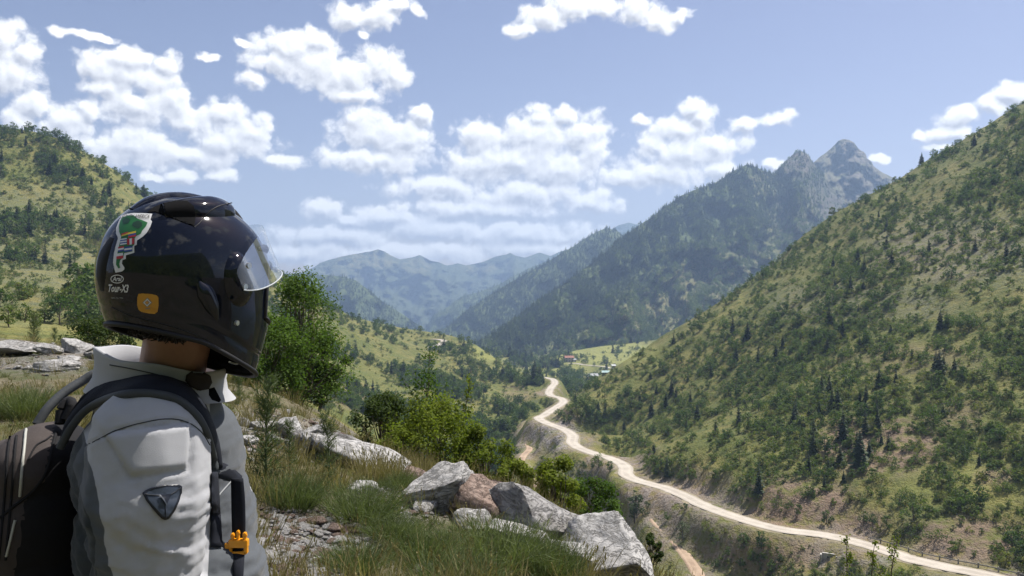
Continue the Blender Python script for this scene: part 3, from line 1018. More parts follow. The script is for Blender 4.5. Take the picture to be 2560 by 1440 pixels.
# ------------------------------------------------------------------ where plants grow
RIM = np.array([(-1300, 840), (0, 852), (300, 872), (600, 962), (800, 1042), (1000, 1172), (1230, 1238), (1450, 1312), (1650, 1442), (1720, 1650), (3900, 1650)], float)
GROW = 720 - (GZ - CZ) * F / Dg
cm = np.minimum.accumulate(np.c_[np.interp(GPX, RIM[:, 0], RIM[:, 1]), GROW], 1)
VIS = GROW < cm[:, :-1] - 0.01
AREA = np.abs(np.diff(np.minimum(cm, 1e4), axis=1)) * (GPX[1] - GPX[0])      # photo pixels each visible cell covers
RSK = np.interp(GPX, [p[0] for p in RSKY], [p[1] for p in RSKY])[:, None]
LSK = np.interp(GPX, [p[0] for p in LSKY], [p[1] for p in LSKY])[:, None]
# regions
onR = (Dg < 440) & (PXg > 1340) & (GROW < np.interp(PXg, [1340, 1430, 1560, 1760, 2050, 2560, 3900], [1035, 1085, 1165, 1255, 1325, 1450, 1800]))
inV = (Dg > 480) & (PXg > 1120) & ~((PXg < 1330) & (Dg < 640))
below = (Dg < 460) & (PXg > 1280) & ~onR & (Dg > 125)
onL = ~onR & ~inV & ~below & (Dg > 130)
clump = fbm(GX / 26, GY / 26, 4, 71)
fine = fbm(GX / 8, GY / 8, 3, 72)
clear = (DROAD > 2.2).astype(float)
inframe = (PXg > -120) & (PXg < 2680) & (GROW < 1560)
behind_rider = (PXg > 270) & (PXg < 640) & (GROW > 500)


def sample(n_, dens):
    w = np.maximum(dens, 0) * AREA * clear * inframe * VIS
    p = w.ravel() / w.sum()
    k = rng.choice(p.size, n_, p=p)
    i, j = np.unravel_index(k, w.shape)
    px = GPX[i] + rng.uniform(-0.5, 0.5, n_) * (GPX[1] - GPX[0])
    d = np.exp(GLD[j] + rng.uniform(-0.5, 0.5, n_) * (GLD[1] - GLD[0]))
    x = (px - 1280) / F * d
    z = ground(x, d)
    return np.c_[x, d, z], i, j


def hit(px, row):
    """the terrain point seen at a pixel"""
    i = int(round((px - GPX[0]) / (GPX[1] - GPX[0])))
    r_ = cm[i, 1:]
    j = int(np.argmax((r_ <= row) & (GD > 45)))
    d = GD[j]
    x = (px - 1280) / F * d
    return np.array([x, d, float(ground(x, d))])


PLANTS = []      # (kind, region, xyz, height, rotation, variant, squash)


def scatter(kind, region, n_, dens, hmin, hmax, squash=(0.85, 1.2), power=1.6):
    pos, i, j = sample(n_, dens)
    hh = hmin + (hmax - hmin) * rng.uniform(0, 1, n_) ** power
    for q_ in range(n_):
        PLANTS.append((kind, region, pos[q_], hh[q_], rng.uniform(0, 6.28), int(rng.integers(0, 20)), rng.uniform(*squash)))


skyR = 1 - smooth(15, 75, GROW - RSK)
skyL = 1 - smooth(10, 60, GROW - LSK)
bare = 1 - 0.75 * np.clip(soil + 0.6 * scree, 0, 1)
open_ = np.clip(0.7 + 0.9 * clump + 0.9 * fine, 0.12, 1.7) * np.clip(Dg / 240, 0.55, 1.5)
dark_low = smooth(600, 900, GROW)
# slope above the road
scatter('shrub', 'slope', 7600, onR * open_ * bare * (1 - 0.45 * (1 - smooth(1700, 2000, PXg))) * (1 - 0.35 * patch([(2350, 790, 300, 25, 1.0)])), 0.7, 2.4)
scatter('broad', 'slope', 540, onR * (1 - 0.35 * (1 - smooth(1700, 2000, PXg))) * (np.clip(clump * 1.2 + 0.35, 0.05, 1.0) * bare * np.clip(Dg / 240, 0.5, 1.5) + 1.5 * skyR), 2.2, 4.8)
scatter('conifer', 'slope', 90, onR * np.clip(0.25 + clump, 0.02, 1), 2.5, 7.0)
# the pasture flank on the other side
scatter('shrub', 'flank', 4800, onL * open_ * (1 - 0.6 * np.clip(soil, 0, 1)), 0.8, 2.8)
scatter('broad', 'flank', 1950, onL * (np.clip(0.10 + 2.0 * clump, 0, 1.6) * (1 + 2.2 * smooth(700, 780, PXg)) + 0.8 * skyL), 2.6, 7.0)
scatter('conifer', 'flank', 220, onL * np.clip(0.1 + 1.5 * clump, 0, 1), 3.5, 8.5)
# valley floor and village bowl
scatter('shrub', 'floor', 420, inV * np.clip(0.15 + 1.2 * clump, 0.02, 1), 1.2, 4.0)
scatter('broad', 'floor', 270, inV * (np.clip(clump * 1.6, 0, 1) + 1.6 * patch([(1430, 960, 90, 30, 1.0), (1210, 870, 70, 25, 0.8), (1330, 905, 50, 20, 0.7), (1500, 960, 60, 30, 1.0)])) * (1 - patch([(1430, 908, 40, 16, 1.0), (1495, 938, 50, 22, 1.0)])), 4.0, 9.0)
scatter('conifer', 'floor', 100, inV * (1 - patch([(1430, 908, 40, 16, 1.0), (1495, 938, 50, 22, 1.0), (1500, 880, 120, 25, 0.7)])) * (np.clip(clump, 0, 1) + 1.0 * patch([(1200, 865, 90, 20, 1.0), (1320, 890, 60, 20, 1.0)])), 6.0, 13.0)
# between road and stream
scatter('shrub', 'below', 700, below * open_ * bare, 0.4, 1.4)
scatter('broad', 'below', 70, below * (0.3 * np.clip(clump * 2, 0, 1) * (PXg < 1600) + 2 * patch([(1270, 1050, 70, 60, 1.0)])), 2.0, 5.0)

NAMED = {'conifer': [(2163, 1090, 69), (2194, 1086, 60), (2194, 1040, 38), (2150, 1169, 92), (2143, 1140, 60), (2173, 1148, 40), (2100, 1161, 48), (2022, 1190, 50), (2009, 1080, 32), (2198, 969, 46), (2080, 1023, 55), (2095, 1020, 45),
                     (2048, 1040, 38), (2359, 930, 36), (2386, 938, 37), (2340, 927, 45), (2280, 911, 32), (2448, 1171, 32), (1957, 873, 36), (1896, 896, 24), (2061, 1227, 36), (2109, 1211, 30), (1790, 1092, 46), (2367, 824, 42), (357, 484, 22),
                     (2118, 1085, 26), (2240, 960, 30), (1690, 1000, 30), (1840, 985, 30), (1600, 1010, 26), (2500, 950, 34), (2150, 1010, 30)],
         'broad': [(2377, 1217, 30), (2250, 1277, 40), (2032, 1255, 30), (2161, 1322, 32), (2182, 1312, 28), (2067, 1315, 36), (2427, 822, 46), (2400, 826, 26), (1496, 1175, 38), (1525, 1178, 30), (1460, 1183, 22), (1481, 1191, 17), (1667, 1304, 22), (1712, 1284, 22),
                   (1859, 1384, 38), (1902, 1384, 48), (1950, 1423, 26), (1980, 1423, 22), (1882, 1411, 32), (1852, 1432, 24), (1820, 1400, 26), (1930, 1440, 30), (1790, 1425, 24),
                   (187, 658, 42), (85, 650, 42), (165, 660, 28), (20, 818, 60), (62, 806, 52), (110, 806, 56), (150, 814, 78), (190, 812, 72), (218, 810, 88), (246, 812, 70), (90, 822, 50), (30, 780, 40), (265, 800, 70), (0, 770, 50), (130, 780, 44),
                   (1373, 919, 22), (1391, 915, 25), (1404, 912, 16), (1440, 899, 17), (1452, 902, 15), (1464, 911, 19), (1486, 920, 12), (1405, 934, 18), (1419, 936, 17), (1431, 937, 18), (1443, 936, 10), (1457, 930, 14), (1380, 944, 15), (1400, 897, 13), (1415, 894, 13), (1428, 893, 14)],
         'willow': [(1592, 1302, 84), (1706, 1354, 48), (1617, 1292, 34)]}
for kind, lst in NAMED.items():
    for k_, (px, row, hp) in enumerate(lst):
        p_ = hit(px, row)
        reg = 'slope' if (px > 1550 and row < np.interp(px, [1340, 1760, 2050, 2560], [1035, 1255, 1325, 1450])) and p_[1] < 450 else ('floor' if p_[1] > 560 else ('below' if px > 1300 else 'flank'))
        PLANTS.append((kind, reg, p_, hp * p_[1] / F, rng.uniform(0, 6.28), {'willow': [0, 1, 1]}.get(kind, [0, 1, 2])[k_ % 3] if kind == 'willow' else int(rng.integers(0, 20)), 1.0))

# forests on the mountains: sampled over the lofted faces
def loft_points(name, n_, dens):
    px, row, xyz = LOFT[name]
    PX = np.repeat(px[:, None], row.shape[1], 1)
    w = np.maximum(dens(PX, row), 0) * np.abs(np.gradient(row, axis=1))
    k = rng.choice(w.size, n_, p=w.ravel() / w.sum())
    i, j = np.unravel_index(k, w.shape)
    i2 = np.clip(i + rng.choice([-1, 1], n_), 0, len(px) - 1)
    j2 = np.clip(j + rng.choice([-1, 1], n_), 0, row.shape[1] - 1)
    a, b = rng.uniform(0, 0.5, (2, n_, 1))
    return xyz[i, j] + (xyz[i2, j] - xyz[i, j]) * a + (xyz[i, j2] - xyz[i, j]) * b


FOREST = []
def d1_(px, row):
    below_ = row - np.interp(px, CREASE[:, 0], CREASE[:, 1])
    nf = fbm(px / 40, row / 40, 4, 91)
    return (1 - 0.93 * smooth(-10, 70, below_)) * (1 - 0.9 * rock1(px, row)) * np.clip(0.75 + 1.3 * nf, 0.1, 2)
for p_ in loft_points('forested_mountain', 11000, d1_):
    FOREST.append(('conifer', p_, rng.uniform(5, 11)))
for p_ in loft_points('forested_mountain', 8000, lambda px, row: (0.35 + smooth(-40, 80, row - np.interp(px, CREASE[:, 0], CREASE[:, 1]))) * np.clip(0.7 + 1.6 * fbm(px / 30, row / 30, 4, 93), 0.05, 2) * (1 - 0.8 * rock1(px, row))):
    FOREST.append(('broad', p_, rng.uniform(4, 8.5)))
for nm, n_, a_, b_ in (('dark_forest_ridge', 6500, 7, 13), ('wooded_spur', 3400, 7, 13), ('hazy_ridge', 2600, 8, 15)):
    for p_ in loft_points(nm, n_, lambda px, row: np.ones_like(px)):
        FOREST.append(('conifer', p_, rng.uniform(a_, b_)))


# ------------------------------------------------------------------ instanced masses (geometry nodes)
def instancer(name, pts, protos, kindlabel, category, low=None):
    """pts: list of (xyz, height, rot, variant, squash); protos: list of meshes; one object of kind stuff"""
    col = bpy.data.collections.new(name + '_kinds')
    for i_, m_ in enumerate(protos):
        col.objects.link(bpy.data.objects.new('%s_%02d' % (m_.name.split('.')[0], i_), m_))
    n_ = len(pts)
    me_ = bpy.data.meshes.new(name)
    me_.vertices.add(n_)
    me_.vertices.foreach_set('co', np.array([p[0] for p in pts], np.float32).ravel())
    for key, vals in (('hgt', [p[1] for p in pts]), ('rot', [p[2] for p in pts]), ('squash', [p[4] for p in pts])):
        set_attr(me_, key, vals)
    a = me_.attributes.new('variant', 'INT', 'POINT')
    a.data.foreach_set('value', np.array([p[3] % len(protos) for p in pts], np.int32))
    o = link(name, me_, kind='stuff', label=kindlabel, category=category)
    ng = bpy.data.node_groups.new(name, 'GeometryNodeTree')
    ng.interface.new_socket('Geometry', in_out='INPUT', socket_type='NodeSocketGeometry')
    ng.interface.new_socket('Geometry', in_out='OUTPUT', socket_type='NodeSocketGeometry')
    N, L = ng.nodes, ng.links
    gi_, go_ = N.new('NodeGroupInput'), N.new('NodeGroupOutput')
    iop = N.new('GeometryNodeInstanceOnPoints')
    ci = N.new('GeometryNodeCollectionInfo')
    ci.inputs['Collection'].default_value = col
    ci.inputs['Separate Children'].default_value = True
    ci.inputs['Reset Children'].default_value = True

    def na(nm_, typ='FLOAT'):
        x = N.new('GeometryNodeInputNamedAttribute')
        x.data_type = typ
        x.inputs[0].default_value = nm_
        return x.outputs[0]
    cx = N.new('ShaderNodeCombineXYZ')
    L.new(na('rot'), cx.inputs[2])
    sx = N.new('ShaderNodeCombineXYZ')
    mu = N.new('ShaderNodeMath')
    mu.operation = 'MULTIPLY'
    hg = na('hgt')
    L.new(hg, mu.inputs[0])
    L.new(na('squash'), mu.inputs[1])
    L.new(mu.outputs[0], sx.inputs[0])
    L.new(mu.outputs[0], sx.inputs[1])
    L.new(hg, sx.inputs[2])
    L.new(gi_.outputs[0], iop.inputs['Points'])
    L.new(ci.outputs[0], iop.inputs['Instance'])
    iop.inputs['Pick Instance'].default_value = True
    L.new(na('variant', 'INT'), iop.inputs['Instance Index'])
    L.new(cx.outputs[0], iop.inputs['Rotation'])
    L.new(sx.outputs[0], iop.inputs['Scale'])
    L.new(iop.outputs[0], go_.inputs[0])
    md = o.modifiers.new('scatter', 'NODES')
    md.node_group = ng
    return o


# single plants: the 300 of each kind that show largest, the rest as masses
def shown_px(p):
    kind, reg, xyz, h, *_ = p
    px = 1280 + F * xyz[0] / xyz[1]
    row = 720 - (xyz[2] - CZ) * F / xyz[1]
    s = h * F / xyz[1]
    if not (0 < px < 2560 and 0 < row - s * 0.5 < 1440):
        return 0.0
    if (255 < px < 650 and 490 < row < 930) or (px < 540 and row > 940) or (600 < px < 850 and 720 < row < 1000):
        return 0.0
    if row - s * 0.6 > np.interp(px, RIM[:, 0], RIM[:, 1]):
        return 0.0
    return s * (1.0 if kind != 'shrub' else 1.0)


FULL = {'conifer': 'conifer', 'broad': 'broadleaf_tree', 'willow': 'willow_tree', 'shrub': 'hillside_shrub'}
PLACE = {
    'slope': [('at the skyline of the steep scrubby slope', lambda px, row: row - np.interp(px, RSK_[:, 0], RSK_[:, 1]) < 45),
              ('on the reddish bare soil above the near road', lambda px, row: patch([(2200, 1110, 190, 90, 1), (1990, 1260, 170, 80, 1)], np.array([px]), np.array([row]))[0] > 0.4),
              ('on the bank just above the pale road', lambda px, row: np.interp(px, [1340, 1430, 1560, 1760, 2050, 2560], [1035, 1085, 1165, 1255, 1325, 1450]) - row < 90),
              ('around the tan terrace high on the scrubby slope', lambda px, row: px > 1850 and 740 < row < 860),
              ('on the upper part of the scrubby slope', lambda px, row: row < 740),
              ('on the tongue of slope that hides the village', lambda px, row: px < 1760),
              ('halfway up the scrubby slope above the road', lambda px, row: True)],
    'flank': [('at the skyline of the hill behind the helmet', lambda px, row: px < 760 and row - np.interp(px, LSK_[:, 0], LSK_[:, 1]) < 45),
              ('on the dry hillside behind the helmet', lambda px, row: px < 660 and row < 720),
              ('along the meadow at the foot of the hill behind the helmet', lambda px, row: px < 660),
              ('on the wooded crest of the far valley side', lambda px, row: row - np.interp(px, LSK_[:, 0], LSK_[:, 1]) < 45),
              ('near the tan clearing beyond the crest thicket', lambda px, row: px < 980),
              ('on the valley side that drops to the stream', lambda px, row: True)],
    'floor': [('in the grove around the largest village house', lambda px, row: 1360 < px < 1475 and 880 < row < 945),
              ('on the yellow-green meadow above the village', lambda px, row: px > 1330 and row < 905),
              ('in the hollow below the village lane', lambda px, row: px > 1330),
              ('at the forest foot up the valley', lambda px, row: True)],
    'below': [('beside the dirt track below the road', lambda px, row: 1540 < px < 1790),
              ('on the brown bank under the near road', lambda px, row: px >= 1790),
              ('on the grassy bank between road and stream', lambda px, row: True)],
}
RSK_, LSK_ = np.array(RSKY), np.array(LSKY)
LOOK = {'conifer': ('tall dark conifer', 'dark conifer', 'small dark conifer'), 'broad': ('large leafy tree', 'leafy tree', 'small bushy tree'), 'shrub': ('large rounded shrub', 'olive shrub', 'low olive shrub')}
CUTS = {'conifer': (34, 20), 'broad': (38, 24), 'shrub': (22, 16)}
SPECIAL = {(2150, 1169): 'tallest dark conifer, in the cluster on the reddish bare soil', (2367, 824): 'lone pointed conifer on the tan terrace high on the slope', (1790, 1092): 'lone dark conifer in the middle of the scrubby slope',
           (357, 484): 'single conifer breaking the skyline right behind the helmet top', (2427, 822): 'big round tree on the tan terrace high on the slope', (1496, 1175): 'tallest of the round trees on the downhill side of the road bends',
           (1525, 1178): 'round tree next to the tallest one below the road bends', (1902, 1384): 'largest bush of the clump on the brown bank', (2250, 1277): 'pointed dark bush at the head of the dry gully above the road',
           (2377, 1217): 'dark round bush on the green patch right of the dry gully', (2022, 1190): 'dark conifer casting its shadow on the pink soil ridge', (218, 810): 'tallest leafy tree in the meadow row behind the helmet'}


MARKS = {'slope': [('the lone conifer in mid-slope', 1790, 1092), ('the conifer cluster on bare soil', 2150, 1130), ('the lone conifer on the tan terrace', 2367, 824), ('the head of the dry gully', 2250, 1277),
                   ('the sharp road bends', 1560, 1150), ('the rocky spur tip by the road', 1430, 1035), ('the three dark pines below the terrace', 2360, 935), ('the pale scree high on the slope', 2350, 620), ('the forest gap under the rocky peak', 2000, 660), ('the start of the guard rail', 2140, 1330), ('the green patch over the guard rail', 2450, 1210), ('the pink soil ridge', 2000, 1210), ('the scree under the skyline', 2200, 760), ('the dark shrub belt in mid-slope', 1980, 960), ('the spur shoulder', 1600, 960)],
         'flank': [('the tan clearing', 875, 995), ('the short stretch of far road', 1100, 858), ('the far road bend', 1350, 985), ('the crest thicket', 1130, 1030), ('the visor tip', 760, 760), ('the meadow trees', 120, 800), ('the pair of dark trees on the dry hillside', 140, 655), ('the brow of the hill', 200, 420), ('the helmet back', 260, 620), ('the stream bend', 1250, 1000), ('the poplars by the stream', 1290, 1045), ('the tip of the tall sapling', 1075, 890), ('the tan hump of pasture', 1190, 925), ('the dark spur across the valley', 930, 850), ('the leaning sapling', 1160, 970)]}


def describe(kind, reg, px, row, s):
    for (a_, b_), txt in SPECIAL.items():
        if abs(px - a_) < 1.5 and abs(row - b_) < 6 and ('shrub' != kind) and (('conifer' in txt) == (kind == 'conifer')):
            return txt, None
    i_ = 0 if s > CUTS[kind][0] else (1 if s > CUTS[kind][1] else 2)
    where = next(w for w, f_ in PLACE[reg] if f_(px, row))
    if where.split()[0] in ('halfway', 'near') or where.startswith(('on the upper', 'on the tongue', 'on the valley side', 'on the dry hillside', 'on the wooded crest', 'along the meadow')) or (kind == 'shrub' and where.startswith('on the reddish')):
        nm_, a_, b_ = min(MARKS[reg], key=lambda q_: (q_[1] - px) ** 2 + 1.6 * (q_[2] - row) ** 2)
        dx_, dy_ = px - a_, row - b_
        near_ = 'just ' if abs(dx_) + abs(dy_) < 90 else 'well '
        where = (near_ + ('uphill of ' if dy_ < 0 else 'downhill of ') if abs(dy_) > 0.5 * abs(dx_) else ('close beside ' if near_ == 'just ' else 'some way along from ')) + nm_
    return LOOK[kind][i_] + ' ' + where, LOOK[kind][i_] + 's ' + where


WILLOW = ['tall grey-green willow beside the dirt track below the pale road', 'round silvery willow standing at the edge of the dirt track', 'small grey-green willow sapling next to the tall willow']
mass = {'conifer': [], 'broad': [], 'shrub': []}
nw = 0
for kind in ('conifer', 'broad', 'willow', 'shrub'):
    mine = [p for p in PLANTS if p[0] == kind]
    size = np.array([shown_px(p) for p in mine])
    order = np.argsort(-size)
    for rank, k in enumerate(order):
        _, reg, xyz, h, rot, var, sq = mine[k]
        if rank < 300 and size[k] > 0:
            tm, cmesh, one = PROTO[kind][var % len(PROTO[kind])]
            if size[k] > 26 and kind != 'shrub':
                o = link(FULL[kind], None)
                link('trunk', tm, o)
                link('crown', cmesh, o)
            else:
                o = link(FULL[kind], one)
            o.location = xyz
            o.rotation_euler = (0, 0, rot)
            o.scale = (h * sq, h * sq, h)
            if kind == 'willow':
                o['label'] = WILLOW[nw]
                nw += 1
                o['category'] = 'tree'
            else:
                lab_, grp_ = describe(kind, reg, 1280 + F * xyz[0] / xyz[1], 720 - (xyz[2] - CZ) * F / xyz[1], size[k])
                o['label'] = lab_
                if grp_:
                    o['group'] = grp_
                o['category'] = {'conifer': 'conifer', 'broad': 'tree', 'shrub': 'shrub'}[kind]
        else:
            mass[kind].append((xyz, h, rot, var, sq))
instancer('shrubbery', mass['shrub'], [p[2] for p in PROTO['shrub']], 'low olive shrubs scattered over both dry hillsides', 'shrubs')
instancer('woodland', mass['broad'], [p[2] for p in PROTO['broad']], 'small leafy trees spread in patches over the hillsides', 'trees')
instancer('conifer_woodland', mass['conifer'], [p[2] for p in PROTO['conifer']], 'small dark conifers spread over the hillsides', 'trees')
instancer('forest', [(p, h, rng.uniform(0, 6.28), int(rng.integers(0, 20)), rng.uniform(0.85, 1.25)) for k, p, h in FOREST if k == 'conifer'], [proto('fir', i)[2] for i in range(4)], 'dense dark conifer forest covering the mountain flanks up the valley', 'forest')
instancer('mountain_scrub', [(p, h, rng.uniform(0, 6.28), int(rng.integers(0, 20)), rng.uniform(0.85, 1.3)) for k, p, h in FOREST if k == 'broad'], [proto('scrub', i)[2] for i in range(4)], 'broadleaf scrub covering the sunny side of the forested mountain', 'scrub')

# ------------------------------------------------------------------ village, guard rail, culvert
def box_bm(bm_, x0, x1, y0, y1, z0, z1):
    r_ = bmesh.ops.create_cube(bm_, size=1.0)
    for v in r_['verts']:
        v.co = Vector(((x0 + x1) / 2 + v.co.x * (x1 - x0), (y0 + y1) / 2 + v.co.y * (y1 - y0), (z0 + z1) / 2 + v.co.z * (z1 - z0)))


def bm_obj(name, bm_, mat, parent=None, smooth_=False, **props):
    me_ = bpy.data.meshes.new(name)
    bmesh.ops.recalc_face_normals(bm_, faces=bm_.faces[:])
    bm_.to_mesh(me_)
    bm_.free()
    me_.materials.append(mat)
    if smooth_:
        me_.polygons.foreach_set('use_smooth', np.full(len(me_.polygons), True))
    return link(name, me_, parent, **props)


M_WALLG = mat_track('grey_plaster', (0.27, 0.25, 0.25), (0.36, 0.33, 0.33), 0.6)
M_WALLW = mat_track('white_plaster', (0.62, 0.61, 0.58), (0.72, 0.71, 0.68), 0.6)
M_ROOFR = mat_track('red_roof_tile', (0.24, 0.11, 0.08), (0.32, 0.16, 0.11), 1.0)
M_ROOFG = mat_track('grey_sheet_roof', (0.34, 0.35, 0.36), (0.46, 0.47, 0.48), 0.6)
M_ROOFB = mat_track('teal_sheet_roof', (0.26, 0.36, 0.36), (0.36, 0.46, 0.46), 0.6)
M_GLASSD = mat_track('dark_window', (0.02, 0.024, 0.03), (0.035, 0.04, 0.05))
M_WOOD = mat_track('weathered_wood', (0.10, 0.075, 0.055), (0.17, 0.13, 0.10), 2.0)
M_CONC = mat_track('concrete', (0.34, 0.32, 0.30), (0.44, 0.42, 0.39), 1.5)
M_RAIL = mat_track('dull_guard_rail', (0.20, 0.19, 0.18), (0.28, 0.27, 0.25), 2.0)


def house(name, px, row, wpx, hpx, dep, walls, roof, label, rz=0.0, storeys=1, roof_h=0.35, cols=3):
    g_ = hit(px, row)
    k_ = g_[1] / F
    w, h = wpx * k_ * 1.3, hpx * k_ * 1.3
    o = link(name, None, label=label, category='house')
    o.location = g_
    o.rotation_euler = (0, 0, rz)
    b = bmesh.new()
    box_bm(b, -w / 2, w / 2, 0, dep, -1.5, h * (1 - roof_h))
    bm_obj('wall', b, walls, o)
    b = bmesh.new()
    e, zt, zr = 0.35, h * (1 - roof_h) + 0.02, h
    vs = [b.verts.new(p) for p in ((-w / 2 - e, -e, zt), (w / 2 + e, -e, zt), (w / 2 + e, dep + e, zt), (-w / 2 - e, dep + e, zt), (-w / 2 - e, dep / 2, zr), (w / 2 + e, dep / 2, zr))]
    for f_ in ((0, 1, 5, 4), (2, 3, 4, 5), (0, 4, 3), (1, 2, 5), (0, 3, 2, 1)):
        b.faces.new([vs[i] for i in f_])
    rf = bm_obj('roof', b, roof, o)
    b = bmesh.new()
    box_bm(b, w * 0.18, w * 0.18 + 0.5, dep * 0.55, dep * 0.55 + 0.5, zt, zr + 0.6)
    bm_obj('chimney', b, M_CONC, rf)
    hs = h * (1 - roof_h) / storeys
    for s in range(storeys):
        for c in range(cols):
            x = -w / 2 + w * (c + 0.5) / cols
            if s == 0 and c == cols // 2:
                b = bmesh.new()
                box_bm(b, x - 0.5, x + 0.5, -0.06, 0.02, -0.1, min(2.0, hs * 0.8))
                bm_obj('door', b, M_WOOD, o)
                continue
            b = bmesh.new()
            box_bm(b, x - 0.5, x + 0.5, -0.05, 0.02, s * hs + hs * 0.35, s * hs + hs * 0.78)
            win = bm_obj('window', b, M_GLASSD, o)
            b = bmesh.new()
            box_bm(b, x - 0.62, x + 0.62, -0.12, 0.0, s * hs + hs * 0.31, s * hs + hs * 0.35)
            bm_obj('sill', b, M_WALLW, win)
    return o


house('stone_house', 1424, 906, 17, 12, 7.0, M_WALLG, M_ROOFR, 'largest village house, grey two-storey walls, in the tree grove above the lane', 0.1, 2, 0.3, 3)
house('house_annex', 1437, 906, 6, 6, 4.0, M_WALLW, M_ROOFG, 'small white annex against the side of the largest village house', 0.1, 1, 0.3, 2)
house('long_house', 1484, 946, 19, 8, 6.0, M_WALLW, M_ROOFG, 'low long village house with pale grey sheet roof below the lane', 0.15, 1, 0.55, 4)
house('shed', 1515, 934, 14, 5.5, 5.0, M_WALLG, M_ROOFB, 'village shed with teal sheet roof beside the lower lane', -0.1, 1, 0.55, 3)
house('white_cottage', 1535, 921, 6, 6, 5.0, M_WALLW, M_ROOFG, 'tiny white cottage at the end of the village lane', 0.0, 1, 0.35, 2)
house('hut', 1476, 952, 6, 4.5, 4.0, M_ROOFR, M_ROOFR, 'tiny red hut beside the low long village house', 0.0, 1, 0.4, 2)

# guard rail on the uphill edge of the near road
dl = np.gradient(road_d[:, :2], axis=0)
dl /= np.linalg.norm(dl, axis=1)[:, None]
nrm_ = np.c_[dl[:, 1], -dl[:, 0]]
rpx = 1280 + F * road_d[:, 0] / road_d[:, 1]
sel = np.where((rpx > 2135) & (rpx < 2690))[0]
side = road_d[sel, :2] + nrm_[sel] * 3.5
if side[len(side) // 2, 1] < road_d[sel[len(sel) // 2], 1]:
    side = road_d[sel, :2] - nrm_[sel] * 3.5
rail_pts = np.c_[side, road_d[sel, 2]]
rail = link('guard_rail', None, label='low dark guard rail along the uphill edge of the near road', category='guard rail')
pr_, fr_ = [], []
prof = [(-0.04, 0.34), (0.04, 0.34), (0.04, 0.52), (-0.04, 0.52)]
dr = np.gradient(rail_pts[:, :2], axis=0)
dr /= np.linalg.norm(dr, axis=1)[:, None]
G_ = np.stack([np.c_[rail_pts[:, 0] + dr[:, 1] * a, rail_pts[:, 1] - dr[:, 0] * a, rail_pts[:, 2] + b] for a, b in prof], 0)
link('rail_beam', mesh_np('rail_beam', G_.reshape(-1, 3), [grid_faces(4, len(rail_pts), True)], [M_RAIL], False), rail)
sl = np.r_[0, np.cumsum(np.linalg.norm(np.diff(rail_pts[:, :2], axis=0), axis=1))]
b = bmesh.new()
box_bm(b, -0.09, 0.09, -0.09, 0.09, -0.4, 0.72)
pm = bpy.data.meshes.new('post')
b.to_mesh(pm)
b.free()
pm.materials.append(M_RAIL)
for s in np.arange(0.5, sl[-1], 3.0):
    o = link('post', pm, rail)
    o.location = [np.interp(s, sl, rail_pts[:, k]) for k in range(3)]
# culvert head wall under the road
g_ = P(2073, 1362, 146.0)
cv_ = link('culvert', None, label='concrete culvert headwall at the downhill edge of the road', category='culvert')
cv_.location = (g_.x, g_.y, float(ground(g_.x, g_.y)) + 0.25)
cv_.rotation_euler = (0, 0, -0.5)
b = bmesh.new()
box_bm(b, -1.2, 1.2, -0.2, 0.2, -1.6, 0.25)
box_bm(b, -1.5, -1.2, -0.8, 0.2, -1.6, 0.05)
box_bm(b, 1.2, 1.5, -0.8, 0.2, -1.6, 0.05)
bm_obj('head_wall', b, M_CONC, cv_)
b = bmesh.new()
box_bm(b, -0.35, 0.35, -0.215, -0.205, -0.9, -0.3)
bm_obj('pipe_mouth', b, M_GLASSD, cv_)

# ------------------------------------------------------------------ the rocky knoll in front
KP = [(0, 0, 0.0), (-2, 0, 0.05), (2, 0, -0.2), (-6, 0, 0.3), (0, -6, 0.3), (6, -4, -0.6), (-2, 4, 0.08), (-0.6, 1.6, 0.0), (1.5, 3, -0.45), (4, 0, -0.9), (6, 4, -3.2), (-12, 0, 0.6), (-12, -10, 1.2), (0, -14, 1.2), (10, -10, -1.5),
      (2.6, 5.5, -1.6), (3.8, 8, -3.4)]
KP += [zpt(px, row, (CZ - z_) * F / (row - 720)) for px, row, z_ in [(650, 1440, 0.0), (1000, 1440, -0.15), (1400, 1440, -0.45), (1640, 1440, -0.95), (700, 1050, 0.05), (1000, 1178, -0.25), (1230, 1240, -0.5), (1420, 1316, -0.7),
                                                                     (100, 900, 0.15), (60, 1000, 0.1), (850, 1300, -0.05), (1150, 1330, -0.30)]]
KP += [zpt(*p) for p in [(1100, 1250, 12.5), (1400, 1370, 11), (1000, 1185, 16), (1400, 1420, 18), (1700, 1560, 13), (2000, 1640, 12), (2560, 1640, 12), (100, 862, 25), (250, 868, 21), (400, 900, 18), (600, 962, 14), (760, 1030, 14), (640, 1005, 11), (860, 1100, 13), (-300, 900, 16)]]
ktps = TPS(KP, 1e-7)


def knoll(x, y):
    x, y = np.asarray(x, float), np.asarray(y, float)
    r_ = np.hypot(x, y)
    near = ktps(x, y)
    behind = 0.3 + 0.05 * r_
    ysafe = np.maximum(y, 21.5)
    far = np.where(y > 8, ground(np.where(y > 8, x * ysafe / np.maximum(y, 1), 0.0), ysafe) + (y < 21.5) * (21.5 - y) * 0.28, behind)
    w = smooth(15.0, 25.0, np.where(y > 0, y * 0.75 + r_ * 0.25, r_ * 0.8))
    z = near * (1 - w) + far * w
    z = z + 0.10 * fbm(x / 1.3, y / 1.3, 4, 51) * smooth(2.0, 4.0, r_) + 0.03 * fbm(x * 3, y * 3, 3, 52)
    return z


ka = np.linspace(-np.pi, np.pi, 420, endpoint=False)
kr = np.exp(np.linspace(math.log(0.35), math.log(30.0), 190))
KA, KR = np.meshgrid(ka, kr, indexing='ij')
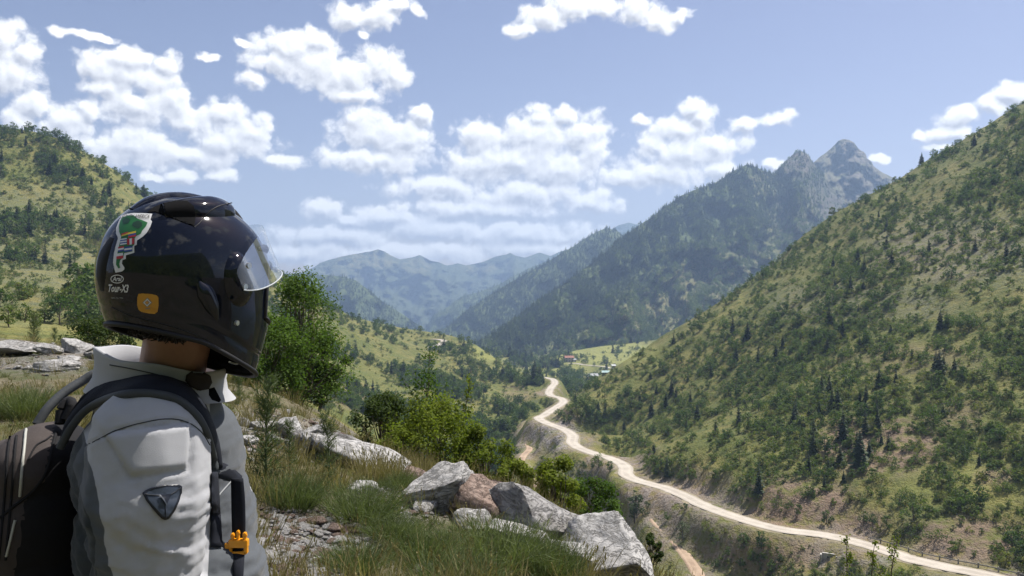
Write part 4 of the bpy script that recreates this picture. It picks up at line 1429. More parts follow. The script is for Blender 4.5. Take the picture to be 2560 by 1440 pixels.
# keep the fan denser ahead
KA2 = KA - 0.55 * np.sin(KA)
kx, ky = np.sin(KA2) * KR, np.cos(KA2) * KR
kzv = knoll(kx, ky)


def mat_knoll():
    m, t, b = new_mat('stony_turf')
    co = t.node('ShaderNodeNewGeometry').outputs['Position']
    n1 = t.noise(co, 0.7, 4, 0.6)
    n2 = t.noise(co, 5.0, 4, 0.65)
    n3 = t.noise(co, 40.0, 3, 0.7)
    c = t.mix(t.sstep(n2, 0.35, 0.65), (0.085, 0.075, 0.042), (0.17, 0.145, 0.095))
    c = t.mix(t.sstep(n1, 0.45, 0.62), c, (0.066, 0.075, 0.026))
    vo = t.node('ShaderNodeTexVoronoi')
    t.put(vo.inputs['Vector'], co)
    vo.inputs['Scale'].default_value = 38.0
    gv = t.math('MULTIPLY', t.attr('gravel'), t.sstep(n2, 0.36, 0.52))
    gc = t.mix(t.sstep(vo.outputs['Distance'], 0.15, 0.75), t.mix(vo.outputs['Color'], (0.25, 0.235, 0.23), (0.44, 0.42, 0.41)), (0.07, 0.06, 0.055))
    c = t.mix(gv, c, gc)
    c = t.mix(t.math('MULTIPLY', t.sstep(n3, 0.5, 0.7), 0.4), c, (0.05, 0.045, 0.03))
    t.put(b.inputs['Base Color'], c)
    bump(t, b, t.math('ADD', n3, t.math('MULTIPLY', n2, 2.0)), 0.8, 0.03)
    return m


me = mesh_np('knoll', np.stack([kx, ky, kzv], -1).reshape(-1, 3), grid_faces(len(ka), len(kr), True), [mat_knoll()])
kpx_ = 1280 + F * kx / np.where(ky > 0.2, ky, 1e9)
krow_ = 720 - F * (kzv - CZ) / np.where(ky > 0.2, ky, 1e9)
GRAV = [(740, 1370, 170, 120, 1.0), (960, 1270, 110, 60, 0.6), (640, 1080, 120, 60, 0.8), (1080, 1260, 130, 50, 0.7), (900, 1330, 90, 70, 0.7), (120, 890, 240, 50, 0.6), (1180, 1420, 200, 50, 0.5), (800, 1100, 130, 60, 0.6)]
set_attr(me, 'gravel', np.where(ky > 0.5, patch(GRAV, kpx_, krow_), 0.4))
link('knoll', me, kind='structure')


def khit(px, row, dmin=2.5):
    d = np.linspace(dmin, 27, 500)
    x = (px - 1280) / F * d
    rows = 720 - F * (knoll(x, d) - CZ) / d
    j = np.argmax(rows <= row) if (rows <= row).any() else len(d) - 1
    return np.array([x[j], d[j], float(knoll(x[j:j + 1], d[j:j + 1])[0])])


def kat(px, d):
    x = (px - 1280) / F * d
    return np.array([x, d, float(knoll(np.array([x]), np.array([d]))[0])])


# ------------------------------------------------------------------ rocks
def mat_rock(name, a, b_, stain, amount=0.35):
    m, t, b = new_mat(name)
    tc = t.node('ShaderNodeTexCoord').outputs['Object']
    n1 = t.noise(tc, 3.0, 5, 0.6)
    n2 = t.noise(tc, 14.0, 5, 0.7)
    n3 = t.noise(t.vec('MULTIPLY', tc, (1.0, 1.0, 3.5)), 7.0, 6, 0.7, dist=0.6)
    c = t.mix(t.sstep(n2, 0.3, 0.7), a, b_)
    c = t.mix(t.math('MULTIPLY', t.sstep(n1, 0.5, 0.68), amount), c, stain)
    crack = t.sstep(t.math('ABSOLUTE', t.math('SUBTRACT', n3, 0.5)), 0.0, 0.035, 1.0, 0.0)
    c = t.mix(t.math('MULTIPLY', t.math('MULTIPLY', crack, t.sstep(n1, 0.45, 0.6)), 0.7), c, tuple(v * 0.28 for v in a))
    t.put(b.inputs['Base Color'], c)
    b.inputs['Roughness'].default_value = 0.9
    bump(t, b, t.math('MULTIPLY_ADD', crack, -0.7, t.math('ADD', t.math('MULTIPLY', n2, 0.7), t.math('MULTIPLY', n1, 1.5))), 0.8, 0.035)
    return m


M_ROCK = mat_rock('pale_limestone', (0.29, 0.285, 0.28), (0.41, 0.40, 0.39), (0.16, 0.145, 0.125))
M_ROCKD = mat_rock('weathered_limestone', (0.19, 0.185, 0.18), (0.30, 0.29, 0.285), (0.09, 0.08, 0.07), 0.6)
M_ROCKB = mat_rock('brown_schist', (0.15, 0.105, 0.085), (0.29, 0.225, 0.19), (0.10, 0.065, 0.055), 0.6)


def rock_mesh(seed, dims, sub=4, cuts=13, mat=None, rough=0.05, flat_=0.55):
    r = np.random.default_rng(seed)
    bm_ = bmesh.new()
    bmesh.ops.create_icosphere(bm_, subdivisions=sub, radius=1.0)
    V_ = np.array([v.co[:] for v in bm_.verts])
    F_ = np.array([[v.index for v in f.verts] for f in bm_.faces])
    bm_.free()
    V_ *= 1.25
    for _ in range(cuts):
        n_ = unit(r.normal(size=3) * np.array([1, 1, 1.2]))
        h = r.uniform(flat_, 1.0)
        k = np.maximum(V_ @ n_ - h, 0)
        V_ -= k[:, None] * n_ * 0.97
    nn = fbm(V_[:, 0] * 1.7 + V_[:, 2], V_[:, 1] * 1.7 - V_[:, 2] * 0.7, 5, seed)
    led = fbm(V_[:, 2] * 5 + V_[:, 0] * 0.8, V_[:, 1] * 0.9 + V_[:, 0], 3, seed + 4)
    V_ = V_ * (1 + rough * 2.4 * nn + rough * 1.2 * led)[:, None]
    V_ *= np.array(dims) * 0.5
    return mesh_np('rock', V_, [F_], [mat or M_ROCK])


ROCKS = [  # px, row of the middle, width, height, depth, material, tilt, label, name
    (1540, 1392, 250, 170, 5.6, M_ROCK, 0.10, 'largest pale grey boulder at the lip of the knoll, nearest the corner', 'boulder'),
    (1325, 1285, 250, 150, 6.6, M_ROCKD, 0.22, 'big dark-faced grey boulder just above the largest pale boulder', 'boulder'),
    (1425, 1375, 150, 90, 6.0, M_ROCK, 0.1, 'low pale rock wedged between the two biggest boulders', 'boulder'),
    (1115, 1218, 160, 135, 8.0, M_ROCK, -0.3, 'pointed pale rock with brown side beside the broom tufts', 'boulder'),
    (1220, 1250, 220, 110, 7.8, M_ROCKB, 0.42, 'brown layered rock sloping down behind the pointed pale rock', 'boulder'),
    (1290, 1335, 190, 80, 7.0, M_ROCK, 0.4, 'long pale ledge sloping down from the brown layered rock', 'rock_ledge'),
    (925, 1136, 230, 76, 9.0, M_ROCK, 0.42, 'long pale slab sloping down the crest of the knoll', 'rock_slab'),
    (1050, 1190, 110, 40, 8.6, M_ROCKB, 0.2, 'flat red-brown rock between the long slab and the pointed rock', 'rock_slab'),
    (725, 1066, 52, 70, 9.6, M_ROCK, -0.5, 'upright pale plate of rock leaning beside the spiky weeds', 'rock_plate'),
    (752, 1092, 48, 80, 9.3, M_ROCKD, -0.6, 'tall grey plate of rock leaning against its neighbour', 'rock_plate'),
    (778, 1110, 46, 56, 9.1, M_ROCK, -0.4, 'small leaning rock plate next to the tall grey plate', 'rock_plate'),
    (802, 1076, 62, 44, 9.8, M_ROCK, 0.1, 'rounded pale rock behind the leaning plates', 'rock'),
    (795, 1104, 46, 36, 9.3, M_ROCKD, 0.0, 'fist-shaped grey rock in front of the leaning plates', 'rock'),
    (853, 1096, 74, 34, 9.4, M_ROCKD, 0.2, 'dark low rock at the top of the long slab', 'rock'),
    (835, 1128, 80, 34, 9.0, M_ROCK, 0.25, 'pale low rock beside the top of the long slab', 'rock'),
    (1036, 1240, 24, 34, 7.6, M_ROCK, 0.3, 'narrow white block on edge below the pointed rock', 'rock'),
    (1053, 1222, 34, 28, 7.7, M_ROCK, -0.2, 'white cube-like stone leaning on the pointed rock', 'rock'),
    (1084, 1240, 38, 24, 7.5, M_ROCK, 0.1, 'small bluish white stone at the foot of the pointed rock', 'rock'),
    (1066, 1264, 60, 36, 7.3, M_ROCK, 0.0, 'broad white stone half hidden in the broom', 'rock'),
    (1130, 1255, 52, 30, 7.6, M_ROCK, 0.2, 'white stone lodged under the brown layered rock', 'rock'),
    (1185, 1305, 120, 60, 7.2, M_ROCK, 0.3, 'pale ledge step below the brown layered rock', 'rock_ledge'),
    (1395, 1340, 130, 70, 6.4, M_ROCKD, 0.3, 'grey rock bridging the dark-faced boulder and the low pale rock', 'rock'),
    (690, 1108, 70, 40, 9.0, M_ROCK, 0.1, 'pale rock at the foot of the leaning plates on the rider side', 'rock'),
    (660, 1062, 60, 34, 9.8, M_ROCK, -0.1, 'pale rock behind the tallest spiky weed', 'rock'),
    (905, 1215, 80, 40, 7.8, M_ROCK, 0.1, 'pale stone behind the dense round broom tuft', 'rock'),
    (138, 914, 124, 32, 16.0, M_ROCK, 0.05, 'long white slab lying in the grass behind the backpack', 'rock_slab'),
    (48, 868, 150, 34, 19.0, M_ROCK, -0.05, 'broad pale outcrop at the edge of the meadow', 'rock_outcrop'),
    (128, 872, 60, 26, 19.0, M_ROCK, 0.1, 'middle pale outcrop behind the long white slab', 'rock_outcrop'),
    (188, 866, 76, 34, 19.5, M_ROCK, 0.2, 'pale outcrop next to the dark bush', 'rock_outcrop'),
    (250, 886, 60, 22, 18.0, M_ROCKD, 0.2, 'low grey rock below the dark bush', 'rock'),
    (168, 894, 60, 15, 17.5, M_ROCK, 0.1, 'thin pale ledge above the long white slab', 'rock_ledge'),
    (45, 917, 26, 13, 15.5, M_ROCK, 0.0, 'small white stone left of the long white slab', 'rock'),
    (72, 918, 26, 14, 15.5, M_ROCK, 0.0, 'small round stone touching the long white slab', 'rock'),
    (596, 1050, 54, 28, 10.0, M_ROCK, 0.0, 'round beige stone by the rider\'s chest', 'rock'),
    (583, 1082, 56, 26, 9.4, M_ROCK, 0.1, 'pale flat stone touching the rider\'s outline', 'rock'),
    (615, 1098, 50, 30, 9.0, M_ROCK, -0.1, 'pale stone below the round beige stone', 'rock'),
    (645, 1118, 40, 22, 8.8, M_ROCKB, 0.0, 'pinkish stone at the foot of the spiky weed', 'rock'),
    (588, 1118, 50, 22, 8.6, M_ROCKB, 0.0, 'brown stone under the pale flat stone', 'rock'),
    (624, 1146, 26, 14, 8.2, M_ROCK, 0.0, 'single white pebble in the grass near the webbing', 'rock'),
]
for i_, (px, row, wp, hp, d, mat, tilt, lab, nm) in enumerate(ROCKS):
    k_ = d / F
    me_ = rock_mesh(500 + i_, (wp * k_ * 1.16, wp * k_ * (0.85 if wp > 90 else 0.95), hp * k_ * 1.22), 5 if wp > 120 else 4, 18, mat, 0.06)
    me_.name = nm
    o = link(nm, me_, label=lab, category='rock')
    if row > 1000 or px < 300:
        d2 = float(khit(px, row + hp * 0.42, 4.0)[1])
        sc_ = d2 / d if 0.6 < d2 / d < 1.5 else 1.0
    else:
        sc_ = 1.0
    d = d * sc_
    o.scale = (sc_, sc_, sc_)
    c_ = P(px, row + hp * 0.16, d)
    o.location = c_
    o.rotation_euler = (0, tilt, (i_ * 0.7) % 1.2 - 0.6)


# ------------------------------------------------------------------ plants on the knoll
def ribbons(base, tip, bend, width, r):
    """thin curved blades: base, tip (n,3), sideways bend vectors; three segments each"""
    n_ = len(base)
    ts = np.array([0.0, 0.4, 0.75, 1.0])
    ws = np.array([1.0, 0.85, 0.5, 0.06])
    ax = tip - base
    sd = unit(np.cross(ax, r.normal(size=(n_, 3))))
    V_ = np.empty((n_, 8, 3))
    for k, (t_, w_) in enumerate(zip(ts, ws)):
        c_ = base + ax * t_ + bend * (t_ * t_)
        V_[:, 2 * k] = c_ + sd * (width * w_ * 0.5)[:, None]
        V_[:, 2 * k + 1] = c_ - sd * (width * w_ * 0.5)[:, None]
    q_ = np.array([(0, 1, 3, 2), (2, 3, 5, 4), (4, 5, 7, 6)])
    return V_.reshape(-1, 3), (np.arange(n_)[:, None, None] * 8 + q_[None]).reshape(-1, 4)


def mat_blade(name, a, b_, trans=0.3, scale=9.0):
    m, t, b = new_mat(name)
    co = t.node('ShaderNodeNewGeometry').outputs['Position']
    rnd = t.node('ShaderNodeObjectInfo').outputs['Random']
    isl = t.node('ShaderNodeNewGeometry').outputs['Random Per Island']
    n = t.noise(co, scale, 2, 0.6)
    f = t.math('ADD', t.math('MULTIPLY', isl, 0.6), t.math('MULTIPLY_ADD', rnd, 0.3, t.math('MULTIPLY_ADD', n, 0.7, -0.3)), clamp=True)
    c = t.mix(f, a, b_)
    t.put(b.inputs['Base Color'], c)
    tr = t.node('ShaderNodeBsdfTranslucent')
    t.put(tr.inputs[0], t.mix(1.0, c, (1.05, 1.15, 0.6), 'MULTIPLY'))
    mx = t.node('ShaderNodeMixShader')
    mx.inputs[0].default_value = trans
    t.l.new(b.outputs[0], mx.inputs[1])
    t.l.new(tr.outputs[0], mx.inputs[2])
    t.l.new(mx.outputs[0], t.n['Material Output'].inputs[0])
    return m


M_BROOM = mat_blade('broom_stems', (0.060, 0.088, 0.035), (0.165, 0.195, 0.088), 0.35)
M_DRY = mat_blade('dry_grass', (0.145, 0.125, 0.055), (0.30, 0.255, 0.13))
M_GRASS = mat_blade('green_grass', (0.060, 0.080, 0.022), (0.14, 0.155, 0.048))
M_WEED = mat_blade('spiky_weed', (0.060, 0.088, 0.040), (0.125, 0.150, 0.072))
M_BEECH = mat_blade('leafy_bush', (0.038, 0.078, 0.014), (0.110, 0.175, 0.032), 0.5, 3.0)
M_BRIGHT = mat_blade('bright_bush', (0.085, 0.125, 0.016), (0.215, 0.250, 0.038), 0.52, 3.0)
M_DARKB = mat_blade('dark_bush', (0.025, 0.048, 0.012), (0.065, 0.092, 0.024), 0.4, 3.0)


def broom_mesh(seed, w, h, n_=1500, width=0.0042):
    r = np.random.default_rng(seed)
    a = r.uniform(0, 2 * np.pi, n_)
    rad = np.sqrt(r.uniform(0, 1, n_)) * w * 0.30
    base = np.c_[np.cos(a) * rad, np.sin(a) * rad, np.full(n_, -0.03)]
    out = rad / (w * 0.30)
    L = h * r.uniform(0.55, 1.05, n_) * (1 - 0.30 * out ** 2)
    dv = np.c_[np.cos(a) * out * w * 0.24, np.sin(a) * out * w * 0.24, L] + r.normal(size=(n_, 3)) * np.array([0.10, 0.10, 0.03]) * h
    tip = base + dv
    bend = np.c_[np.cos(a) * w * 0.10 * out, np.sin(a) * w * 0.10 * out, -0.08 * h * out] + r.normal(size=(n_, 3)) * 0.05 * h
    ac = Acc()
    ac.add(ribbons(base, tip, bend, np.full(n_, width), r))
    # short side twigs make the top dense
    k = r.integers(0, n_, n_)
    t_ = r.uniform(0.4, 0.9, n_)[:, None]
    b2 = base[k] + (tip - base)[k] * t_ + bend[k] * t_ ** 2
    ac.add(ribbons(b2, b2 + unit(dv[k] + r.normal(size=(n_, 3)) * 0.5 * h) * (0.26 * h), r.normal(size=(n_, 3)) * 0.02 * h, np.full(n_, width * 0.8), r))
    return ac.mesh('broom_tuft', [M_BROOM])


BROOM = [  # px, base row, width, height px, label
    (905, 1300, 210, 130, 'dense round broom tuft below the long pale slab'),
    (735, 1270, 160, 120, 'ragged broom tuft between the rider and the round tuft'),
    (880, 1430, 170, 95, 'low broom tuft at the edge of the gravel patch'),
    (1060, 1400, 190, 110, 'wide broom tuft in front of the white stones'),
    (1240, 1425, 290, 165, 'largest broom tuft under the big dark-faced boulder'),
    (1130, 1475, 240, 120, 'broom tuft cut by the lower edge of the view'),
    (1370, 1450, 180, 140, 'broom tuft at the foot of the largest boulder'),
    (1000, 1225, 90, 60, 'small broom tuft at the end of the long slab'),
    (60, 1045, 150, 110, 'dark green tuft behind the backpack'),
    (980, 1350, 150, 90, 'small loose broom tuft between the round and the wide tuft'),
]
bms = [broom_mesh(700 + i, 1.0, 0.62, 1000, 0.0065) for i in range(3)]
for i_, (px, row, wp, hp, lab) in enumerate(BROOM):
    g_ = khit(px, row)
    k_ = g_[1] / F
    o = link('broom_tuft', bms[i_ % 3], label=lab, category='shrub')
    o.location = g_
    o.scale = (wp * k_ * 1.05, wp * k_ * 1.05, hp * k_ / 0.70)
    o.rotation_euler = (0, 0, i_ * 1.3)


def leafy_parts(seed, h, w, n_leaf, leaf, clumps, mat, trunk_h=0.08, cone=0.0):
    """close-up bush: many real-size leaves on fine twigs"""
    r = np.random.default_rng(seed)
    tr, cr = Acc(), Acc()
    cc, rr = [], []
    for i in range(clumps):
        zz_ = r.uniform(0.02, 1.0)
        a = r.uniform(0, 2 * np.pi)
        prof = (math.sin(math.pi * min(zz_ * 0.8 + 0.18, 1)) ** 0.6) * (1 - cone * zz_)
        rad = w * 0.5 * prof * math.sqrt(r.uniform(0.05, 1.0))
        c = np.array([math.cos(a) * rad, math.sin(a) * rad, h * (trunk_h + (0.94 - trunk_h) * zz_)])
        cc.append(c)
        rr.append(w * r.uniform(0.07, 0.15))
        s0 = np.array([c[0] * 0.25 + r.normal() * 0.03, c[1] * 0.25 + r.normal() * 0.03, c[2] * r.uniform(0.1, 0.5)])
        tr.add(tube(branch_path(s0, c, 0.04 * w, r, 4), np.linspace(0.010, 0.003, 4) * (0.5 + h * 0.4), 5))
    for i in range(3):
        tr.add(tube(branch_path((r.normal() * 0.04, r.normal() * 0.04, -0.2), (r.normal() * 0.12 * w, r.normal() * 0.12 * w, h * 0.75), 0.05 * w, r, 6), np.linspace(0.022, 0.006, 6) * (0.5 + h * 0.4), 6))
    cc, rr = np.array(cc), np.array(rr)
    k = r.choice(clumps, n_leaf, p=rr ** 2 / (rr ** 2).sum())
    dn = unit(r.normal(size=(n_leaf, 3)))
    pos = cc[k] + dn * (rr[k] * r.uniform(0.05, 1.25, n_leaf) ** 0.55)[:, None]
    nr = unit(dn * 0.5 + r.normal(size=(n_leaf, 3)) * 0.6 + np.array([0, 0, 0.7]))
    cr.add(cards(pos, nr, leaf * r.uniform(0.7, 1.35, n_leaf), leaf * r.uniform(0.45, 0.75, n_leaf), r, 0.15))
    return tr.mesh('stems', [M_BARK], True), cr.mesh('leaves', [mat])


def bush(name, px, row, wp, hp, d, seed, n_leaf, leaf, clumps, mat, label, cat='bush', cone=0.0, base_row=None):
    """row is the foot of the plant as the picture would show it at depth d"""
    k_ = d / F
    z_ = CZ + (720 - row) * k_
    o = link(name, None, label=label, category=cat)
    o.location = ((px - 1280) * k_, d, z_)
    tm_, cm_ = leafy_parts(seed, hp * k_, wp * k_, n_leaf, leaf, clumps, mat, 0.05, cone)
    link('trunk', tm_, o)
    link('crown', cm_, o)
    return o


bush('leafy_tree', 745, 1010, 275, 335, 17.0, 801, 13000, 0.060, 110, M_BEECH, 'tall dark green bushy tree just past the rider\'s chin', 'tree', 0.3)
bush('leafy_bush', 665, 975, 220, 190, 15.5, 802, 9000, 0.055, 46, M_BEECH, 'broad green bush directly under the helmet chin')
bush('leafy_bush', 800, 1005, 150, 170, 17.5, 803, 5500, 0.06, 34, M_DARKB, 'dark low bush on the valley side of the tall bushy tree')
bush('leafy_bush', 960, 1130, 160, 150, 12.0, 804, 5200, 0.045, 36, M_DARKB, 'dark green bush at the uphill end of the crest thicket')
bush('leafy_bush', 1090, 1230, 290, 235, 11.5, 805, 12000, 0.045, 62, M_BRIGHT, 'largest yellow-green bush of the crest thicket, under the tall sapling')
bush('leafy_bush', 1205, 1235, 150, 170, 11.2, 806, 5600, 0.045, 36, M_BRIGHT, 'yellow-green bush at the valley end of the crest thicket')
bush('leafy_bush', 1010, 1190, 180, 120, 11.0, 807, 4600, 0.04, 34, M_BRIGHT, 'low bush behind the long pale slab')
bush('leafy_bush', 1392, 1300, 140, 155, 11.0, 808, 5200, 0.045, 34, M_BRIGHT, 'round green bush rising behind the dark-faced boulder')
bush('leafy_bush', 1482, 1345, 150, 150, 12.5, 809, 5200, 0.045, 34, M_BEECH, 'soft green bush behind the largest pale boulder')
bush('leafy_bush', 1625, 1430, 70, 95, 10.0, 810, 1800, 0.04, 16, M_DARKB, 'small dark bush on the far side of the largest boulder')
bush('leafy_bush', 248, 882, 170, 85, 22.0, 811, 6000, 0.07, 40, M_DARKB, 'dark spreading bush behind the rocks near the rider\'s nape')
bush('leafy_bush', 1290, 1270, 120, 120, 10.5, 812, 3600, 0.045, 26, M_BRIGHT, 'small bush between the crest thicket and the round green bush')


def sapling(name, px, row, hp, d, seed, label, spread=0.3, n_br=9, leaf=0.045, per=34, mat=None, lean=0.0):
    k_ = d / F
    h = hp * k_
    r = np.random.default_rng(seed)
    o = link(name, None, label=label, category='sapling')
    o.location = ((px - 1280) * k_, d, CZ + (720 - row) * k_)
    tr, cr = Acc(), Acc()
    top = np.array([lean * h, 0, h])
    stem = branch_path((0, 0, -0.2), top, 0.04 * h, r, 8)
    tr.add(tube(stem, np.linspace(0.014, 0.003, 8) * (0.4 + 0.5 * h), 6))
    pts = []
    for i in range(n_br):
        t_ = r.uniform(0.35, 0.97)
        s0 = stem[min(int(t_ * 7), 6)] * (1 - (t_ * 7) % 1) + stem[min(int(t_ * 7) + 1, 7)] * ((t_ * 7) % 1)
        a = r.uniform(0, 2 * np.pi)
        L = h * spread * r.uniform(0.5, 1.1) * (1.25 - t_)
        e = s0 + np.array([math.cos(a) * L, math.sin(a) * L, L * r.uniform(0.6, 1.3)])
        bp_ = branch_path(s0, e, 0.05 * L, r, 5)
        tr.add(tube(bp_, np.linspace(0.006, 0.002, 5) * (0.4 + 0.5 * h), 5))
        for q_ in np.linspace(0.3, 1, per):
            pts.append(s0 + (e - s0) * q_ + r.normal(size=3) * 0.035 * h * spread / 0.3)
    for q_ in np.linspace(0.5, 1, per):
        pts.append(stem[0] + (top - stem[0]) * q_ + r.normal(size=3) * 0.03 * h)
    pts = np.array(pts)
    nr = unit(r.normal(size=pts.shape) + np.array([0, 0, 0.6]))
    cr.add(cards(pts, nr, leaf * r.uniform(0.7, 1.3, len(pts)), leaf * r.uniform(0.4, 0.7, len(pts)), r, 0.2))
    link('trunk', tr.mesh('stem', [M_BARK], True), o)
    link('crown', cr.mesh('leaves', [mat or M_BRIGHT]), o)


sapling('sapling', 1082, 1120, 235, 11.8, 901, 'tall thin sapling standing out above the crest thicket', 0.36, 15, 0.05, 44, M_BEECH, -0.03)
sapling('sapling', 1140, 1110, 165, 11.6, 902, 'leaning shorter sapling beside the tall thin one', 0.22, 8, 0.045, 34, M_BRIGHT, 0.22)
sapling('sapling', 2118, 1500, 160, 8.0, 903, 'thin leafy twig in front of the road near the culvert', 0.22, 8, 0.03, 22, M_BRIGHT, 0.0)
sapling('sapling', 2180, 1510, 160, 7.6, 904, 'middle one of the thin twigs in front of the road', 0.2, 7, 0.03, 22, M_BRIGHT, 0.05)
sapling('sapling', 2232, 1500, 160, 7.8, 905, 'thin forked twig in front of the guard rail', 0.28, 8, 0.03, 18, M_BRIGHT, 0.08)


def spiky(name, px, row, hp, seed, label, d=None):
    g_ = khit(px, row) if d is None else kat(px, d)
    h = hp * g_[1] / F
    r = np.random.default_rng(seed)
    o = link(name, None, label=label, category='weed')
    o.location = g_
    st, lf = Acc(), Acc()
    stem = branch_path((0, 0, -0.05), (r.normal() * 0.04 * h, 0, h * 0.95), 0.02 * h, r, 7)
    st.add(tube(stem, np.linspace(0.011, 0.004, 7) * h, 6))
    B_, T_ = [], []
    for i in range(150):
        t_ = r.uniform(0.08, 1.0)
        s0 = np.array([np.interp(t_, np.linspace(0, 1, 7), stem[:, k]) for k in range(3)])
        a = r.uniform(0, 2 * np.pi)
        L = h * (0.26 * (1 - 0.55 * t_)) * r.uniform(0.6, 1.1)
        e = s0 + np.array([math.cos(a), math.sin(a), 0.45 + 0.9 * t_]) * L * 0.8
        for q_ in range(7):
            u = r.uniform(0.15, 1)
            b_ = s0 + (e - s0) * u
            B_.append(b_)
            T_.append(b_ + unit(e - s0 + r.normal(size=3) * 0.8 * L) * 0.085 * h * r.uniform(0.6, 1.1))
        B_.append(s0)
        T_.append(e)
    B_, T_ = np.array(B_), np.array(T_)
    lf.add(ribbons(B_, T_, r.normal(size=B_.shape) * 0.008 * h, np.full(len(B_), 0.0075 * h), r))
    link('stem', st.mesh('weed_stem', [M_WEED], True), o)
    link('leaves', lf.mesh('weed_leaves', [M_WEED]), o)


spiky('spiky_weed', 668, 1235, 280, 951, 'tallest spiky grey-green weed next to the rider\'s chest strap')
spiky('spiky_weed', 822, 1215, 180, 952, 'second tallest spiky weed in front of the leaning rock plates')
spiky('spiky_weed', 720, 1190, 130, 953, 'short spiky weed between the two tall ones')
spiky('spiky_weed', 600, 1010, 70, 954, 'spiky weed just behind the neck strap')
spiky('young_pine', 88, 862, 95, 955, 'young pine standing on the outcrop behind the backpack', 24.0)
spiky('young_pine', 140, 866, 62, 956, 'small yellow-green young pine beside the taller one', 24.0)

# grass over the knoll: tufts as one mass each
def tuft_mesh(seed, n_, h, w, mat, wid=0.006, lean=0.35, heads=0):
    r = np.random.default_rng(seed)
    a = r.uniform(0, 2 * np.pi, n_)
    rad = np.sqrt(r.uniform(0, 1, n_)) * w * 0.4
    base = np.c_[np.cos(a) * rad, np.sin(a) * rad, np.full(n_, -0.02)]
    L = h * r.uniform(0.5, 1.1, n_)
    tip = base + np.c_[np.cos(a) * L * lean * r.uniform(0.2, 1, n_), np.sin(a) * L * lean * r.uniform(0.2, 1, n_), L]
    bend = np.c_[np.cos(a), np.sin(a), -np.ones(n_) * 0.4] * (L * 0.25 * r.uniform(0, 1, n_))[:, None]
    ac = Acc()
    ac.add(ribbons(base, tip, bend, np.full(n_, wid), r))
    for i in range(heads):
        p_ = tip[i] + bend[i]
        dv = unit(tip[i] - base[i])
        m_ = 9
        b_ = p_ - dv * np.linspace(0.0, 0.14, m_)[:, None] * h
        ac.add(ribbons(b_, b_ + dv * 0.05 * h + r.normal(size=(m_, 3)) * 0.012 * h, np.zeros((m_, 3)), np.full(m_, wid * 1.6), r))
    me_ = ac.mesh('grass_tuft', [mat])
    return me_


TD = [tuft_mesh(1000 + i, 34, 1.0, 0.8, M_DRY, 0.020, 0.45, 5) for i in range(4)]
TG = [tuft_mesh(1010 + i, 44, 1.0, 1.0, M_GRASS, 0.026, 0.55, 0) for i in range(4)]


def knoll_points(n_, dens, dmax=26.0):
    out = []
    tot = 0
    while tot < n_:
        px = rng.uniform(-150, 1750, 4000)
        d = np.exp(rng.uniform(math.log(3.6), math.log(dmax), 4000))
        x = (px - 1280) / F * d
        z = knoll(x, d)
        row = 720 - F * (z - CZ) / d
        keep = rng.uniform(0, 1, 4000) < dens(px, row, x, d)
        out.append(np.c_[x, d, z][keep])
        tot += keep.sum()
    return np.vstack(out)[:n_]


def dry_d(px, row, x, d):
    return np.clip(0.55 + 1.2 * fbm(x * 1.1, d * 1.1, 3, 61), 0, 1) * (1 - 0.75 * patch(GRAV, px, row)) * np.where(d > 9, 0.8, 1.0)


def green_d(px, row, x, d):
    return np.clip(0.45 + 1.5 * fbm(x * 0.7, d * 0.7, 3, 62), 0, 1) * (1 - 0.8 * patch(GRAV, px, row))


def tuft_pts(P_, h0, h1, hmax=0.35):
    return [(p, rng.uniform(h0, h1), rng.uniform(0, 6.28), int(rng.integers(0, 20)), rng.uniform(0.8, 1.5)) for p in P_]


instancer('dry_grass', tuft_pts(knoll_points(1300, dry_d), 0.10, 0.32), TD, 'pale dry grass stalks growing between the stones of the knoll', 'grass')
instancer('grass', tuft_pts(knoll_points(2000, green_d), 0.03, 0.12), TG, 'short green turf and weeds covering the knoll', 'grass')
PB = [rock_mesh(1100 + i, (1.0, 0.8, 0.6), 2, 9, M_ROCK if i < 4 else M_ROCKB, 0.05) for i in range(6)]
pp = knoll_points(5200, lambda px, row, x, d: patch(GRAV, px, row) ** 1.5 * 0.9 + 0.015)
instancer('gravel', [(p + np.array([0, 0, 0.004]), float(np.clip(rng.lognormal(-3.55, 0.55), 0.012, 0.12)), rng.uniform(0, 6.28), int(rng.integers(0, 20)), rng.uniform(0.9, 1.5)) for p in pp], PB, 'loose pale gravel and small stones on the knoll', 'gravel')

# ------------------------------------------------------------------ the rider
from mathutils.bvhtree import BVHTree


def simple_mat(name, col, rough=0.6, spec=0.4, metal=0.0, noise_amt=0.15, nscale=40.0, bump_s=0.0, coat=0.0, weave=0.0):
    m, t, b = new_mat(name)
    co = t.node('ShaderNodeTexCoord').outputs['Object']
    n = t.noise(co, nscale, 4, 0.6)
    c = t.mix(n, tuple(v * (1 - noise_amt) for v in col), tuple(min(1, v * (1 + noise_amt)) for v in col))
    t.put(b.inputs['Base Color'], c)
    b.inputs['Roughness'].default_value = rough
    b.inputs['Specular IOR Level'].default_value = spec
    b.inputs['Metallic'].default_value = metal
    b.inputs['Coat Weight'].default_value = coat
    b.inputs['Coat Roughness'].default_value = 0.04
    if weave:
        w = t.node('ShaderNodeTexWave')
        t.put(w.inputs['Vector'], co)
        w.inputs['Scale'].default_value = weave
        w.inputs['Distortion'].default_value = 1.0
        bump(t, b, w.outputs[1], 0.25, 0.001)
    elif bump_s:
        bump(t, b, t.noise(co, nscale * 5, 3, 0.6), bump_s, 0.002)
    return m


